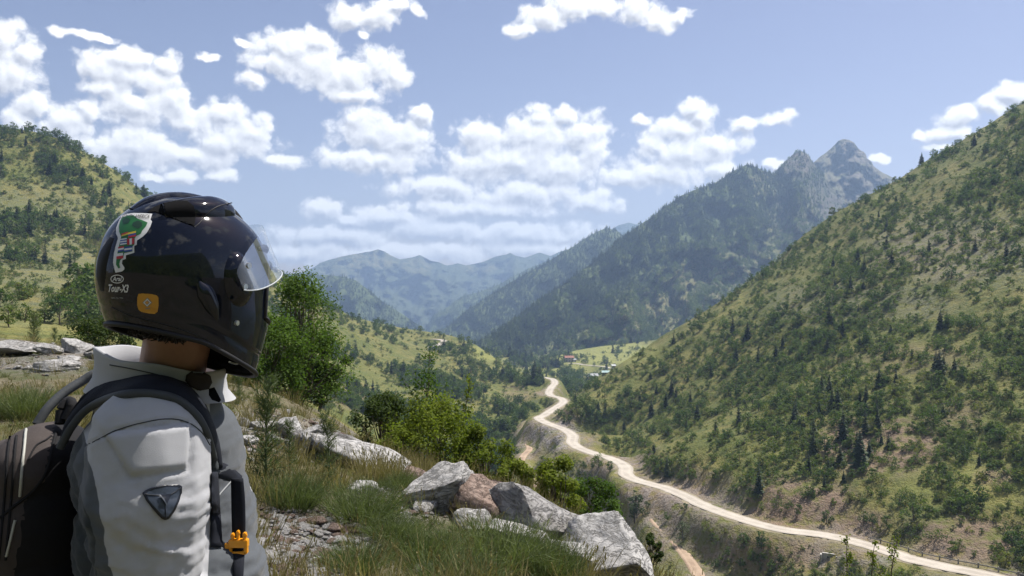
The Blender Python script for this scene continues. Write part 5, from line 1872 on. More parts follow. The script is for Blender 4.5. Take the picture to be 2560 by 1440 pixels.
M_SHELL = simple_mat('black_gloss_shell', (0.0035, 0.005, 0.011), 0.06, 0.42, noise_amt=0.2, nscale=15)
M_TRIM = simple_mat('matt_black_trim', (0.010, 0.010, 0.011), 0.55, 0.3)
M_LINER = simple_mat('black_liner_fabric', (0.008, 0.008, 0.009), 0.95, 0.1)
M_SCREW = simple_mat('steel_screw', (0.55, 0.55, 0.53), 0.3, 0.5, 1.0)
M_SKIN = simple_mat('skin', (0.28, 0.155, 0.105), 0.55, 0.35, nscale=60, bump_s=0.2)
M_HAIR = simple_mat('dark_hair', (0.012, 0.009, 0.008), 0.5, 0.4)
M_STRAP = simple_mat('navy_black_webbing', (0.012, 0.014, 0.021), 0.85, 0.2, weave=900)
M_PIPE = simple_mat('dark_grey_piping', (0.045, 0.05, 0.055), 0.7, 0.3, bump_s=0.3)
M_PACK = simple_mat('taupe_pack_fabric', (0.055, 0.046, 0.044), 0.85, 0.2, noise_amt=0.25, nscale=30, bump_s=0.3)
M_PACKD = simple_mat('black_pack_fabric', (0.012, 0.012, 0.014), 0.85, 0.2, nscale=30, bump_s=0.3)
M_REFL = simple_mat('pale_reflective_piping', (0.36, 0.36, 0.33), 0.5, 0.4)
M_YELLOW = simple_mat('yellow_plastic', (0.72, 0.30, 0.010), 0.4, 0.5)
M_DENIM = simple_mat('charcoal_trouser_fabric', (0.03, 0.032, 0.036), 0.9, 0.2, weave=700)
M_BOOT = simple_mat('black_boot_leather', (0.015, 0.014, 0.013), 0.45, 0.5)


def flat(name, col, rough=0.45):
    return simple_mat(name, col, rough, 0.45, noise_amt=0.06)


def mat_jacket():
    m, t, b = new_mat('jacket_fabric')
    co = t.node('ShaderNodeTexCoord').outputs['Object']
    n = t.noise(co, 14.0, 4, 0.6)
    lt = t.mix(n, (0.32, 0.325, 0.345), (0.40, 0.405, 0.425))
    gr = t.mix(n, (0.055, 0.062, 0.072), (0.085, 0.094, 0.105))
    dk = t.mix(n, (0.012, 0.017, 0.020), (0.022, 0.029, 0.033))
    c = t.mix(t.sstep(t.attr('darkp'), -1.0, 1.0), gr, dk)
    c = t.mix(t.sstep(t.attr('pale'), -1.0, 1.0), c, lt)
    c = t.mix(t.sstep(t.attr('seam'), 0.8, 2.2, 0.7, 0.0), c, (0.10, 0.10, 0.11))
    t.put(b.inputs['Base Color'], c)
    b.inputs['Roughness'].default_value = 0.82
    b.inputs['Sheen Weight'].default_value = 0.15
    wv = t.noise(t.vec('MULTIPLY', co, (1.0, 1.0, 2.0)), 620.0, 2, 0.5)
    bump(t, b, wv, 0.3, 0.0015)
    return m


M_JACKET = mat_jacket()


def ell(bm_, c, r, rot=None, sub=3):
    res = bmesh.ops.create_icosphere(bm_, subdivisions=sub, radius=1.0)
    Mx = Matrix.Translation(Vector(c)) @ (rot.to_4x4() if rot else Matrix.Identity(4)) @ Matrix.Diagonal((*r, 1.0))
    bmesh.ops.transform(bm_, matrix=Mx, verts=res['verts'])


def capsule(bm_, a, b, ra, rb, n_=12):
    a, b = Vector(a), Vector(b)
    for i in range(n_ + 1):
        t_ = i / n_
        rr = ra + (rb - ra) * t_
        ell(bm_, a.lerp(b, t_), (rr, rr, rr), None, 2)


def fuse(bm_, voxel, smooth_n=6):
    """one continuous surface out of overlapping lumps -> (V, F)"""
    me_ = bpy.data.meshes.new('tmp')
    bm_.to_mesh(me_)
    bm_.free()
    o = bpy.data.objects.new('tmp', me_)
    COL.objects.link(o)
    r_ = o.modifiers.new('r', 'REMESH')
    r_.mode = 'VOXEL'
    r_.voxel_size = voxel
    s_ = o.modifiers.new('s', 'SMOOTH')
    s_.factor = 0.5
    s_.iterations = smooth_n
    dg = bpy.context.evaluated_depsgraph_get()
    ev = bpy.data.meshes.new_from_object(o.evaluated_get(dg))
    bpy.data.objects.remove(o)
    bpy.data.meshes.remove(me_)
    V_ = np.empty(len(ev.vertices) * 3, np.float32)
    ev.vertices.foreach_get('co', V_)
    N_ = np.empty(len(ev.vertices) * 3, np.float32)
    ev.vertices.foreach_get('normal', N_)
    F_ = np.array([p.vertices[:] for p in ev.polygons if len(p.vertices) == 4])
    T_ = [p.vertices[:] for p in ev.polygons if len(p.vertices) == 3]
    bpy.data.meshes.remove(ev)
    return V_.reshape(-1, 3).astype(float), N_.reshape(-1, 3).astype(float), F_, T_


def to_px(V_):
    return 1280 + F * V_[:, 0] / V_[:, 1], 720 - F * (V_[:, 2] - CZ) / V_[:, 1]


CAM = Vector((0, 0, CZ))


def ray_px(bvh, px, row, off=0.001, fallback=None):
    d = (P(px, row, 1.0) - CAM).normalized()
    loc, nrm, _, _ = bvh.ray_cast(CAM, d)
    if loc is None:
        return None if fallback is None else P(px, row, fallback)
    if nrm.dot(d) > 0:
        nrm = -nrm
    return loc + nrm * off


def drape(bvh, pts, off, fb=1.5, soft=0):
    """pixels -> points lying on a surface; where a pixel misses it the neighbours' depth carries on"""
    out = [ray_px(bvh, a, b, off) for a, b in pts]
    dep = [None if p is None else p.y for p in out]
    last = next((d for d in dep if d is not None), fb)
    for i, p in enumerate(out):
        if p is None or abs(p.y - last) > 0.14:
            out[i] = P(pts[i][0], pts[i][1], last)
        else:
            last = p.y
    if soft:
        dd_ = np.pad(np.array([p.y for p in out]), soft, 'edge')
        k_ = np.hanning(2 * soft + 3)[1:-1]
        dd_ = np.convolve(dd_, k_ / k_.sum(), 'valid')
        out = [P(a[0], a[1], d_) for a, d_ in zip(pts, dd_)]
    return out


def pxcurve(pts, n_):
    q_ = catmull([(a, b, 0.0) for a, b in pts], 10)[:, :2]
    s_ = np.r_[0, np.cumsum(np.linalg.norm(np.diff(q_, axis=0), axis=1))]
    u = np.linspace(0, s_[-1], n_)
    return np.c_[np.interp(u, s_, q_[:, 0]), np.interp(u, s_, q_[:, 1])]


def tube_obj(name, path, rad, mat, parent, sides=8):
    path = np.array([tuple(p) for p in path])
    rad = np.full(len(path), rad) if np.isscalar(rad) else np.asarray(rad)
    v_, f_ = tube(path, rad, sides)
    o = link(name, mesh_np(name, v_, [f_], [mat]), parent)
    return o


def slab_obj(name, A, B, thick, mat, parent, rows=6, bulge=0.0, grid=None):
    """a band between two edge paths, with thickness towards the viewer side normal"""
    A = np.array([tuple(p) for p in A])
    n_ = len(A)
    u = np.linspace(0, 1, rows)
    if grid is not None:
        G = np.array([[tuple(p) for p in r_] for r_ in grid])
    else:
        B = np.array([tuple(p) for p in B])
        G = A[None] * (1 - u)[:, None, None] + B[None] * u[:, None, None]
    tu, tv = np.gradient(G, axis=1), np.gradient(G, axis=0)
    nr = unit(np.cross(tu, tv))
    view = G - np.array([0, 0, CZ])
    flip = np.sign(-(nr * view).sum(-1, keepdims=True).mean())
    nr *= flip
    prof = (np.sin(np.pi * u) ** 0.35)[:, None, None]
    top = G + nr * (thick * prof + bulge * np.sin(np.pi * u)[:, None, None])
    bot = G - nr * thick * 0.6
    V_ = np.vstack([top.reshape(-1, 3), bot.reshape(-1, 3)])
    f1 = grid_faces(rows, n_)
    f2 = f1[:, ::-1] + rows * n_
    side = []
    N0 = rows * n_
    for i in range(n_ - 1):
        side += [(i, i + 1, N0 + i + 1, N0 + i)]
        k = (rows - 1) * n_
        side += [(k + i + 1, k + i, N0 + k + i, N0 + k + i + 1)]
    for r_ in range(rows - 1):
        a, b = r_ * n_, (r_ + 1) * n_
        side += [(b, a, N0 + a, N0 + b)]
        a, b = r_ * n_ + n_ - 1, (r_ + 1) * n_ + n_ - 1
        side += [(a, b, N0 + b, N0 + a)]
    return link(name, mesh_np(name, V_, [np.vstack([f1, f2, np.array(side)])], [mat]), parent)


def decal(name, poly2d, bvh, off, mat, parent, faces=None, maxlen=7.0, thick=0.0):
    """a thin sheet stuck on a surface: outline (or ready faces) in photograph pixels"""
    bm_ = bmesh.new()
    vs = [bm_.verts.new((a, b, 0)) for a, b in poly2d]
    if faces is None:
        bm_.faces.new(vs)
    else:
        for f_ in faces:
            try:
                bm_.faces.new([vs[i] for i in f_])
            except ValueError:
                pass
    bmesh.ops.triangulate(bm_, faces=bm_.faces[:])
    for _ in range(6):
        lng = [e for e in bm_.edges if e.calc_length() > maxlen]
        if not lng:
            break
        bmesh.ops.subdivide_edges(bm_, edges=lng, cuts=1)
        bmesh.ops.triangulate(bm_, faces=bm_.faces[:])
    lastp = None
    for v in bm_.verts:
        p_ = ray_px(bvh, v.co.x, v.co.y, off)
        if p_ is None:
            p_ = lastp if lastp is not None else P(v.co.x, v.co.y, 1.4)
        lastp = p_
        v.co = p_
    bmesh.ops.recalc_face_normals(bm_, faces=bm_.faces[:])
    if thick:
        bmesh.ops.solidify(bm_, geom=bm_.faces[:], thickness=thick)
    me_ = bpy.data.meshes.new(name)
    bm_.to_mesh(me_)
    bm_.free()
    me_.polygons.foreach_set('use_smooth', np.full(len(me_.polygons), True))
    me_.materials.append(mat)
    return link(name, me_, parent)


def text_mesh(txt, shear=0.0, bold=0.0):
    cu = bpy.data.curves.new('txt', 'FONT')
    cu.body = txt
    cu.size = 1.0
    cu.shear = shear
    cu.offset = bold
    cu.resolution_u = 2
    o = bpy.data.objects.new('txt', cu)
    COL.objects.link(o)
    dg = bpy.context.evaluated_depsgraph_get()
    me_ = bpy.data.meshes.new_from_object(o.evaluated_get(dg))
    v_ = np.array([v.co[:2] for v in me_.vertices])
    f_ = [tuple(p.vertices) for p in me_.polygons]
    bpy.data.objects.remove(o)
    bpy.data.curves.remove(cu)
    bpy.data.meshes.remove(me_)
    v_ = (v_ - v_.min(0)) / np.ptp(v_, axis=0)
    return v_, f_


def text_decal(name, txt, quad, bvh, off, mat, parent, shear=0.0, bold=0.0):
    """lettering stuck on a surface inside a quad of pixels: lower left, lower right, upper right, upper left"""
    v_, f_ = text_mesh(txt, shear, bold)
    q_ = np.array(quad, float)
    u, w = v_[:, :1], v_[:, 1:]
    pts = q_[0] * (1 - u) * (1 - w) + q_[1] * u * (1 - w) + q_[2] * u * w + q_[3] * (1 - u) * w
    return decal(name, [tuple(p) for p in pts], bvh, off, mat, parent, f_, 9.0)


# ---- the body under the clothes: one surface from feet to crown
def W(px, row, d):
    return P(px, row, d)


hipR, hipL = Vector((-0.63, 1.50, 0.93)), Vector((-0.66, 1.70, 0.93))
kneeR, kneeL = Vector((-0.59, 1.49, 0.50)), Vector((-0.62, 1.73, 0.50))
ankR, ankL = Vector((-0.62, 1.48, 0.10)), Vector((-0.66, 1.75, 0.10))
shR, shL = W(378, 1085, 1.385), W(372, 1075, 1.79)
elR, elL = W(372, 1540, 1.37), W(420, 1500, 1.82)
wrR, wrL = elR + Vector((0.09, 0.05, -0.25)), elL + Vector((0.10, -0.05, -0.24))
b0 = bmesh.new()
ell(b0, W(415, 1180, 1.58), (0.115, 0.17, 0.16))
ell(b0, W(430, 1400, 1.58), (0.115, 0.155, 0.20))
ell(b0, Vector((-0.64, 1.60, 0.98)), (0.12, 0.165, 0.13))
capsule(b0, W(410, 1040, 1.56), W(448, 830, 1.50), 0.062, 0.062)
ell(b0, W(468, 690, 1.43), (0.088, 0.092, 0.115))
ell(b0, W(560, 770, 1.50), (0.05, 0.05, 0.06))
ell(b0, W(600, 720, 1.55), (0.016, 0.016, 0.022))
for a_, b_, c_, h_ in ((shR, elR, wrR, 1), (shL, elL, wrL, -1)):
    capsule(b0, a_, b_, 0.058, 0.045)
    capsule(b0, b_, c_, 0.044, 0.030)
    dn_ = (c_ - b_).normalized()
    palm = c_ + dn_ * 0.055
    ell(b0, palm, (0.032, 0.042, 0.052))
    for k_ in range(4):
        base_ = palm + Vector((0.008, (k_ - 1.5) * 0.020, -0.035))
        m1 = base_ + Vector((0.004, 0, -0.036 - 0.004 * (1.5 - abs(k_ - 1.5))))
        m2 = m1 + Vector((-0.016, 0, -0.028))
        capsule(b0, base_, m1, 0.0095, 0.009, 5)
        capsule(b0, m1, m2, 0.009, 0.0075, 5)
    th0 = palm + Vector((0.02, 0.028 * h_, 0.0))
    capsule(b0, th0, th0 + Vector((0.03, 0.012 * h_, -0.035)), 0.012, 0.010, 5)
    capsule(b0, th0 + Vector((0.03, 0.012 * h_, -0.035)), th0 + Vector((0.03, 0.008 * h_, -0.06)), 0.010, 0.008, 5)
for h_, k_, a_ in ((hipR, kneeR, ankR), (hipL, kneeL, ankL)):
    capsule(b0, h_, k_, 0.085, 0.055)
    capsule(b0, k_, a_, 0.052, 0.035)
    capsule(b0, a_ + Vector((-0.03, 0, -0.05)), a_ + Vector((0.15, 0.02, -0.07)), 0.036, 0.028)
BV, BN, BF, BT = fuse(b0, 0.007, 4)
person = link('person', mesh_np('person', BV, [BF] + ([np.array(BT)] if BT else []), [M_SKIN]),
              label='rider in pale grey jacket and black helmet seen from behind, looking up the valley', category='person')

# ---- jacket
bj = bmesh.new()
ell(bj, W(405, 1150, 1.58), (0.150, 0.20, 0.15))
ell(bj, W(425, 1330, 1.58), (0.160, 0.195, 0.19))
ell(bj, W(445, 1520, 1.58), (0.172, 0.195, 0.20))
ell(bj, W(440, 1720, 1.58), (0.165, 0.195, 0.13))
ell(bj, W(530, 1450, 1.53), (0.095, 0.14, 0.10))
capsule(bj, W(385, 1080, 1.40), W(395, 1030, 1.56), 0.092, 0.088)
capsule(bj, W(395, 1030, 1.56), W(378, 1075, 1.78), 0.088, 0.088)
ell(bj, W(400, 1000, 1.55), (0.115, 0.13, 0.065))
capsule(bj, W(374, 1092, 1.375), W(368, 1250, 1.355), 0.098, 0.102)
capsule(bj, W(368, 1250, 1.355), elR, 0.102, 0.078)
capsule(bj, elR, wrR, 0.078, 0.052)
capsule(bj, shL, elL, 0.095, 0.078)
capsule(bj, elL, wrL, 0.078, 0.052)
JV, JN, JF, JT = fuse(bj, 0.0055, 10)


def inside(px, row, poly):
    """signed-ish distance to a convex pixel polygon (positive inside)"""
    q_ = np.array(poly, float)
    best = np.full(np.shape(px), 1e9)
    for a, b in zip(q_, np.roll(q_, -1, 0)):
        e = b - a
        n_ = np.array([-e[1], e[0]]) / np.linalg.norm(e)
        best = np.minimum(best, (px - a[0]) * n_[0] + (row - a[1]) * n_[1])
    return best


jpx, jrow = to_px(JV)
front = JN[:, 1] < 0.35
# cloth folds: soft ridges wrapping the sleeve, deeper towards the elbow
zz = JV[:, 2]
q1 = fbm(JV[:, 0] * 9 + 1.7 * zz * 6, zz * 17 + JV[:, 0] * 5, 3, 5)
q2 = fbm(JV[:, 0] * 22 + JV[:, 1] * 14, zz * 40 - JV[:, 0] * 16, 3, 6)
q3 = fbm(JV[:, 0] * 30 + zz * 22, zz * 75 - JV[:, 0] * 30, 2, 16)
fold = 0.019 * (0.25 - np.abs(q1)) + 0.006 * (0.2 - np.abs(q2)) + 0.0028 * (0.2 - np.abs(q3))
fold *= 0.35 + 0.65 * smooth(1.40, 1.25, zz)
PAD = [(268, 1088), (472, 1062), (464, 1168), (330, 1186)]
pad_in = np.where(front & (JV[:, 1] < 1.45), inside(jpx, jrow, PAD), -99)
padm = smooth(-8, 10, pad_in)
fold = fold * (1 - 0.8 * padm) + 0.0075 * padm - 0.0036 * np.exp(-((pad_in + 8) / 6.0) ** 2)
SEAM = catmull([(218, 1112, 0), (250, 1096, 0), (290, 1076, 0), (350, 1058, 0), (420, 1047, 0), (470, 1056, 0), (505, 1082, 0), (528, 1118, 0)], 8)
ds, _ = near_line(jpx, jrow, SEAM)
ds = np.where(front & (JV[:, 1] < 1.47), ds, 99)
fold += -0.0028 * np.exp(-(ds / 3.2) ** 2) + 0.0016 * np.exp(-((ds - 7) / 4.0) ** 2)
JV2 = JV + JN * fold[:, None]
# which fabric: 0 pale, 1 grey, 2 dark
sd_arm = (1.475 - JV[:, 1]) * 1500
left_edge = np.interp(jrow, [1000, 1060, 1110, 1150, 1200, 1300, 1360, 1440, 1540], [190, 200, 216, 222, 240, 258, 262, 285, 300])
right_edge = np.interp(jrow, [960, 1040, 1090, 1150, 1300, 1440, 1600], [560, 512, 524, 530, 524, 520, 515])
sleeve = np.minimum(np.minimum(jpx - left_edge, right_edge - jpx), sd_arm)
yoke = np.minimum(1030 - jrow, 525 - jpx)
hem = np.minimum(np.minimum(jpx - 500, jrow - 1385 - (jpx - 530) * 0.25), 604 - jpx)
farside = np.minimum((JV[:, 1] - 1.68) * 1500, (1.50 - zz) * 1500)
pale = np.maximum(np.maximum(sleeve, yoke), farside)
darkp = np.minimum(np.minimum(425 - jpx, jrow - 1100), -sd_arm)
darkp = np.maximum(darkp, np.interp(jrow, [1000, 1110, 1170, 1220, 1300, 1340, 1440], [190, 205, 184, 205, 226, 240, 242]) - jpx)
me = mesh_np('jacket', JV2, [JF] + ([np.array(JT)] if JT else []), [M_JACKET])
set_attr(me, 'pale', np.clip(pale, -40, 40))
set_attr(me, 'darkp', np.clip(darkp, -40, 40))
set_attr(me, 'seam', np.full(len(ds), 20.0))
jacket = link('jacket', me, person, label='pale grey riding jacket with charcoal chest and side panels')
BVJ = BVHTree.FromPolygons([tuple(v) for v in JV2], [tuple(f) for f in JF])

tube_obj('shoulder_seam', drape(BVJ, [tuple(p[:2]) for p in SEAM], 0.0003), 0.0009, M_PIPE, jacket, 5)
# collar: a stand-up band round the neck, flared at the nape
n_ = 56
psi = np.linspace(0, 2 * np.pi, n_, endpoint=False)
rings = []
cb, ct = W(403, 985, 1.55), W(410, 896, 1.535)
for k_, (tt, ex, th) in enumerate(((0.0, 1.20, 0.004), (0.3, 1.05, 0.004), (0.65, 1.0, 0.004), (0.92, 1.02, 0.003), (1.0, 1.025, 0.001), (0.97, 0.995, -0.003), (0.6, 0.96, -0.004), (0.2, 0.95, -0.004))):
    c_ = cb.lerp(ct, tt)
    tilt = 0.010 * tt + 0.012
    back = np.clip(-np.cos(psi), 0, 1) ** 3
    rx, ry = 0.113 * ex + th, 0.088 * ex + th
    x = c_.x + np.cos(psi) * rx - back * 0.010 * tt
    y = c_.y + np.sin(psi) * ry
    z = c_.z - np.cos(psi) * tilt + back * 0.003 * tt + 0.003 * np.sin(psi * 5 + tt * 2) * tt
    rings.append(np.c_[x, y, z])
cv = np.stack(rings, 1).reshape(-1, 3)
me = mesh_np('collar', cv, grid_faces(n_, len(rings), True), [M_JACKET])
set_attr(me, 'pale', np.full(len(cv), 20.0))
set_attr(me, 'darkp', np.full(len(cv), -20.0))
set_attr(me, 'seam', np.full(len(cv), 20.0))
collar = link('collar', me, jacket)
BVC = BVHTree.FromPolygons([tuple(v) for v in cv], [tuple(f) for f in grid_faces(n_, len(rings), True)])
tube_obj('collar_seam', drape(BVC, pxcurve([(275, 912), (330, 922), (400, 938), (460, 955), (495, 975)], 24), 0.0006), 0.0011, M_PIPE, collar, 6)
TAB = [(466, 936), (478, 928), (505, 930), (524, 938), (528, 955), (520, 972), (498, 976), (474, 966), (463, 950)]
decal('collar_tab', TAB, BVC, 0.002, simple_mat('dark_hook_tape', (0.018, 0.013, 0.012), 0.7, 0.3), collar, thick=0.0015)
flap = [W(522, 972, 1.47), W(536, 968, 1.47), W(553, 1000, 1.475), W(548, 1006, 1.475), W(530, 1000, 1.47), W(522, 988, 1.47)]
bm = bmesh.new()
bm.faces.new([bm.verts.new(p) for p in flap])
ex = bmesh.ops.solidify(bm, geom=bm.faces[:], thickness=0.006)
me = bpy.data.meshes.new('neck_strap')
bm.to_mesh(me)
bm.free()
me.materials.append(M_STRAP)
link('neck_strap', me, collar)
# sleeve badge: a raised shield
SHIELD = [(356, 1234), (362, 1226), (380, 1218), (410, 1212), (446, 1211), (453, 1216), (452, 1232), (445, 1256), (434, 1278), (420, 1296), (412, 1299), (403, 1295), (385, 1276), (366, 1252)]
SC_ = np.array(SHIELD).mean(0)
M_BADGE = flat('navy_badge_rim', (0.006, 0.008, 0.014), 0.35)
M_BADGE2 = flat('slate_badge_face', (0.030, 0.040, 0.058), 0.4)
badge = decal('badge', SHIELD, BVJ, 0.0032, M_BADGE, jacket, thick=0.005)
decal('badge_face', [tuple(SC_ + (np.array(p) - SC_) * 0.82) for p in SHIELD], BVJ, 0.0042, M_BADGE2, badge)
decal('badge_triangle', [(394, 1240), (424, 1236), (412, 1262)], BVJ, 0.0068, M_BADGE, badge)
decal('badge_triangle_glint', [(394, 1240), (399, 1243), (411, 1258), (412, 1263)], BVJ, 0.0078, flat('pale_badge_edge', (0.07, 0.08, 0.10)), badge)  # pale sliver painted as the highlight on the triangle's left edge
for a, b in (((362, 1237), (396, 1241)), ((424, 1238), (449, 1219)), ((411, 1260), (411, 1293))):
    tube_obj('badge_line', drape(BVJ, pxcurve([a, ((a[0] + b[0]) / 2, (a[1] + b[1]) / 2), b], 5), 0.0045), 0.0009, M_BADGE, badge, 5)
# zip on the chest
tube_obj('zip', drape(BVJ, pxcurve([(540, 1247), (558, 1225), (577, 1203)], 8), 0.001), 0.0016, simple_mat('pale_zip', (0.22, 0.23, 0.24)), jacket, 6)

# trousers and boots
bt = bmesh.new()
ell(bt, Vector((-0.64, 1.60, 0.95)), (0.145, 0.185, 0.14))
for h_, k_, a_ in ((hipR, kneeR, ankR), (hipL, kneeL, ankL)):
    capsule(bt, h_, k_, 0.105, 0.078)
    capsule(bt, k_, a_ + Vector((0, 0, 0.02)), 0.076, 0.062)
TV, TN, TF, TT = fuse(bt, 0.011, 6)
TV = TV + TN * (0.006 * fbm(TV[:, 0] * 12, TV[:, 2] * 18, 3, 15))[:, None]
link('trousers', mesh_np('trousers', TV, [TF] + ([np.array(TT)] if TT else []), [M_DENIM]), person)
for a_ in (ankR, ankL):
    bb = bmesh.new()
    capsule(bb, a_ + Vector((0, 0, 0.10)), a_ + Vector((-0.01, 0, -0.03)), 0.058, 0.05)
    capsule(bb, a_ + Vector((-0.04, 0, -0.055)), a_ + Vector((0.17, 0.02, -0.065)), 0.045, 0.038)
    XV, XN, XF, XT = fuse(bb, 0.009, 4)
    XV[:, 2] = np.maximum(XV[:, 2], -0.005)
    link('boot', mesh_np('boot', XV, [XF] + ([np.array(XT)] if XT else []), [M_BOOT]), person)
# hair at the nape
r_ = np.random.default_rng(3)
ha = Acc()
for k_ in range(420):
    u_ = r_.uniform()
    p0_ = np.array(W(325 + 130 * u_, 812 + 22 * u_ + r_.uniform(-6, 8), 1.44 - 0.045 * u_ + r_.uniform(-0.004, 0.012)))
    q_ = p0_ + np.array([r_.normal() * 0.006, -0.004, -0.010 - 0.006 * r_.uniform()])
    ha.add(tube([p0_, (p0_ + q_) / 2 + r_.normal(size=3) * 0.003, q_], [0.0026, 0.0022, 0.0008], 4))
link('hair', ha.mesh('hair', [M_HAIR], True), person)

# ------------------------------------------------------------------ helmet
HC = W(461, 692, 1.425)
HS = 0.965
HR = (Matrix.Rotation(R(50), 3, 'Z') @ Matrix.Rotation(R(14), 3, 'Y'))      # x forward, turned away from the camera and tipped down


def hl(f_, s_, u_):
    """helmet frame (forward, right, up) -> world"""
    return HC + HR @ Vector((f_, -s_, u_))


def h_radius(ph, u_):
    """horizontal radius of the shell at azimuth ph (0 = forward, positive to the right side) and height u"""
    c_, s_ = np.cos(ph), np.sin(ph)
    af = np.where(c_ > 0, 0.156, 0.150)
    Rr = 1 / ((np.abs(c_) / af) ** 2.15 + (np.abs(s_) / 0.126) ** 2.15) ** (1 / 2.15)
    top = np.clip(1 - np.clip(u_ / 0.147, 0, 1) ** 2.25, 0, 1) ** 0.5
    lowf = np.clip(-u_ / 0.16, 0, 1.2)
    narrow = 1 - lowf ** 1.8 * np.where(c_ > 0, 0.16 * (1 - c_) + 0.03 * c_, 0.16 + 0.42 * np.clip(-c_, 0, 1))
    chin = 1 + 0.11 * np.clip(c_, 0, 1) ** 1.6 * smooth(-0.01, 0.07, -u_)
    return Rr * top * narrow * chin


def rim_u(ph):
    c_ = np.cos(ph)
    return -0.118 - 0.038 * np.clip(c_, 0, 1) ** 1.2 + 0.006 * np.clip(-c_, 0, 1)


def h_point(ph, u_, off=0.0):
    rr = h_radius(ph, u_) + off
    return np.stack([rr * np.cos(ph), rr * np.sin(ph), u_ + off * np.clip(u_ / 0.147, -1, 1)], -1)


def h_world(L_):
    M3 = np.array(HR)
    Q_ = np.stack([L_[..., 0], -L_[..., 1], L_[..., 2]], -1)
    return Q_ @ M3.T * HS + np.array(HC)


nph, nu = 128, 64
ph = np.linspace(-np.pi, np.pi, nph, endpoint=False)
tt = np.linspace(0, 1, nu)
PH, TT2 = np.meshgrid(ph, tt, indexing='ij')
ang = TT2 * 1.0
ru = rim_u(PH)
Uu = np.where(TT2 < 0.55, 0.147 * np.cos(TT2 / 0.55 * np.pi / 2), ru * (TT2 - 0.55) / 0.45)
Lp = h_point(PH, Uu)
# the eye port is cut out: faces inside it are left out
port_c = (np.abs(PH) < 0.64) & (Uu < 0.050) & (Uu > -0.034 - 0.014 * np.cos(PH))
# character lines: a shallow brow crease and a groove above the neck roll
groove = np.exp(-((Uu - (ru + 0.030)) / 0.0035) ** 2)
Lp = Lp * (1 - 0.012 * groove)[..., None]
fc = grid_faces(nph, nu, True)
keep = ~port_c.reshape(-1)[fc].all(1)
outer = h_world(Lp).reshape(-1, 3)
inner_l = Lp * np.array([0.90, 0.88, 0.92])
inner = h_world(inner_l).reshape(-1, 3)
N0 = len(outer)
fin = fc[keep][:, ::-1] + N0
rimf = np.array([(i * nu + nu - 1, ((i + 1) % nph) * nu + nu - 1, N0 + ((i + 1) % nph) * nu + nu - 1, N0 + i * nu + nu - 1) for i in range(nph)])
helmet = link('motorcycle_helmet', None, label='glossy black full-face helmet with stickers and raised clear visor on the rider\'s head', category='helmet')
shell = link('shell', mesh_np('shell', outer, [fc[keep]], [M_SHELL]), helmet)
liner = link('liner', mesh_np('liner', np.vstack([outer, inner]), [np.vstack([fin, rimf])], [M_LINER]), helmet)
BVH_H = BVHTree.FromPolygons([tuple(v) for v in outer], [tuple(f) for f in fc])
# rim trim
pr = np.linspace(-np.pi, np.pi, 90)
rimpts = h_world(h_point(pr, rim_u(pr) + 0.002, 0.001))
tube_obj('rim_trim', rimpts, 0.0045, M_TRIM, helmet, 8)
# eye port edge
pe = np.r_[np.linspace(-0.66, 0.66, 40)]
tube_obj('port_gasket', np.vstack([h_world(h_point(pe, np.full(40, 0.052), 0.001)), h_world(h_point(pe[::-1], -0.037 - 0.014 * np.cos(pe[::-1]), 0.001)), h_world(h_point(pe[:1], np.array([0.052]), 0.001))]), 0.004, M_TRIM, helmet, 6)

# visor: a clear curved shield, pushed up off the port
M_VISOR = bpy.data.materials.new('clear_visor')
M_VISOR.use_nodes = True
t = NT(M_VISOR.node_tree)
for nd in list(t.n):
    if nd.type != 'OUTPUT_MATERIAL':
        t.n.remove(nd)
gl = t.node('ShaderNodeBsdfGlossy')
gl.inputs['Roughness'].default_value = 0.06
gl.inputs['Color'].default_value = (0.9, 0.92, 0.95, 1)
tp = t.node('ShaderNodeBsdfTransparent')
tp.inputs['Color'].default_value = (0.86, 0.88, 0.90, 1)
fr = t.node('ShaderNodeFresnel')
fr.inputs[0].default_value = 1.5
sm_ = t.node('ShaderNodeBsdfDiffuse')
sm_.inputs['Color'].default_value = (0.75, 0.78, 0.8, 1)
co = t.node('ShaderNodeTexCoord').outputs['Object']
scr = t.math('MULTIPLY_ADD', t.sstep(t.noise(co, 30.0, 5, 0.7), 0.45, 0.8), 0.10, 0.03)
m1_ = t.node('ShaderNodeMixShader')
t.put(m1_.inputs[0], scr)
t.l.new(tp.outputs[0], m1_.inputs[1])
t.l.new(sm_.outputs[0], m1_.inputs[2])
m2_ = t.node('ShaderNodeMixShader')
t.put(m2_.inputs[0], t.math('MULTIPLY', fr.outputs[0], 0.35, clamp=True))
t.l.new(m1_.outputs[0], m2_.inputs[1])
t.l.new(gl.outputs[0], m2_.inputs[2])
t.l.new(m2_.outputs[0], [x for x in t.n if x.type == 'OUTPUT_MATERIAL'][0].inputs['Surface'])
VP, VUU = np.meshgrid(np.linspace(-1.42, 1.42, 60), np.linspace(0, 1, 16), indexing='ij')
edge = np.clip(np.abs(VP) / 1.42, 0, 1)
ulo = -0.040 * (1 - edge ** 6) - 0.02 * edge ** 6
uhi = 0.056 * (1 - edge ** 4 * 0.75)
VU = ulo + (uhi - ulo) * VUU
vl = h_point(VP, np.clip(VU, -0.02, 0.03) * 0.3, 0.009)
vl[..., 2] = VU
ca, sa = math.cos(R(38)), math.sin(R(38))
x_, z_ = vl[..., 0] - 0.02, vl[..., 2] - 0.004
vl2 = np.stack([0.02 + (x_ * ca - z_ * sa) + 0.006, vl[..., 1] * 1.03, 0.004 + (x_ * sa + z_ * ca)], -1)
vw = h_world(vl2)
vn0 = len(vw.reshape(-1, 3))
visor = link('visor', mesh_np('visor', vw.reshape(-1, 3), grid_faces(60, 16), [M_VISOR]), helmet)
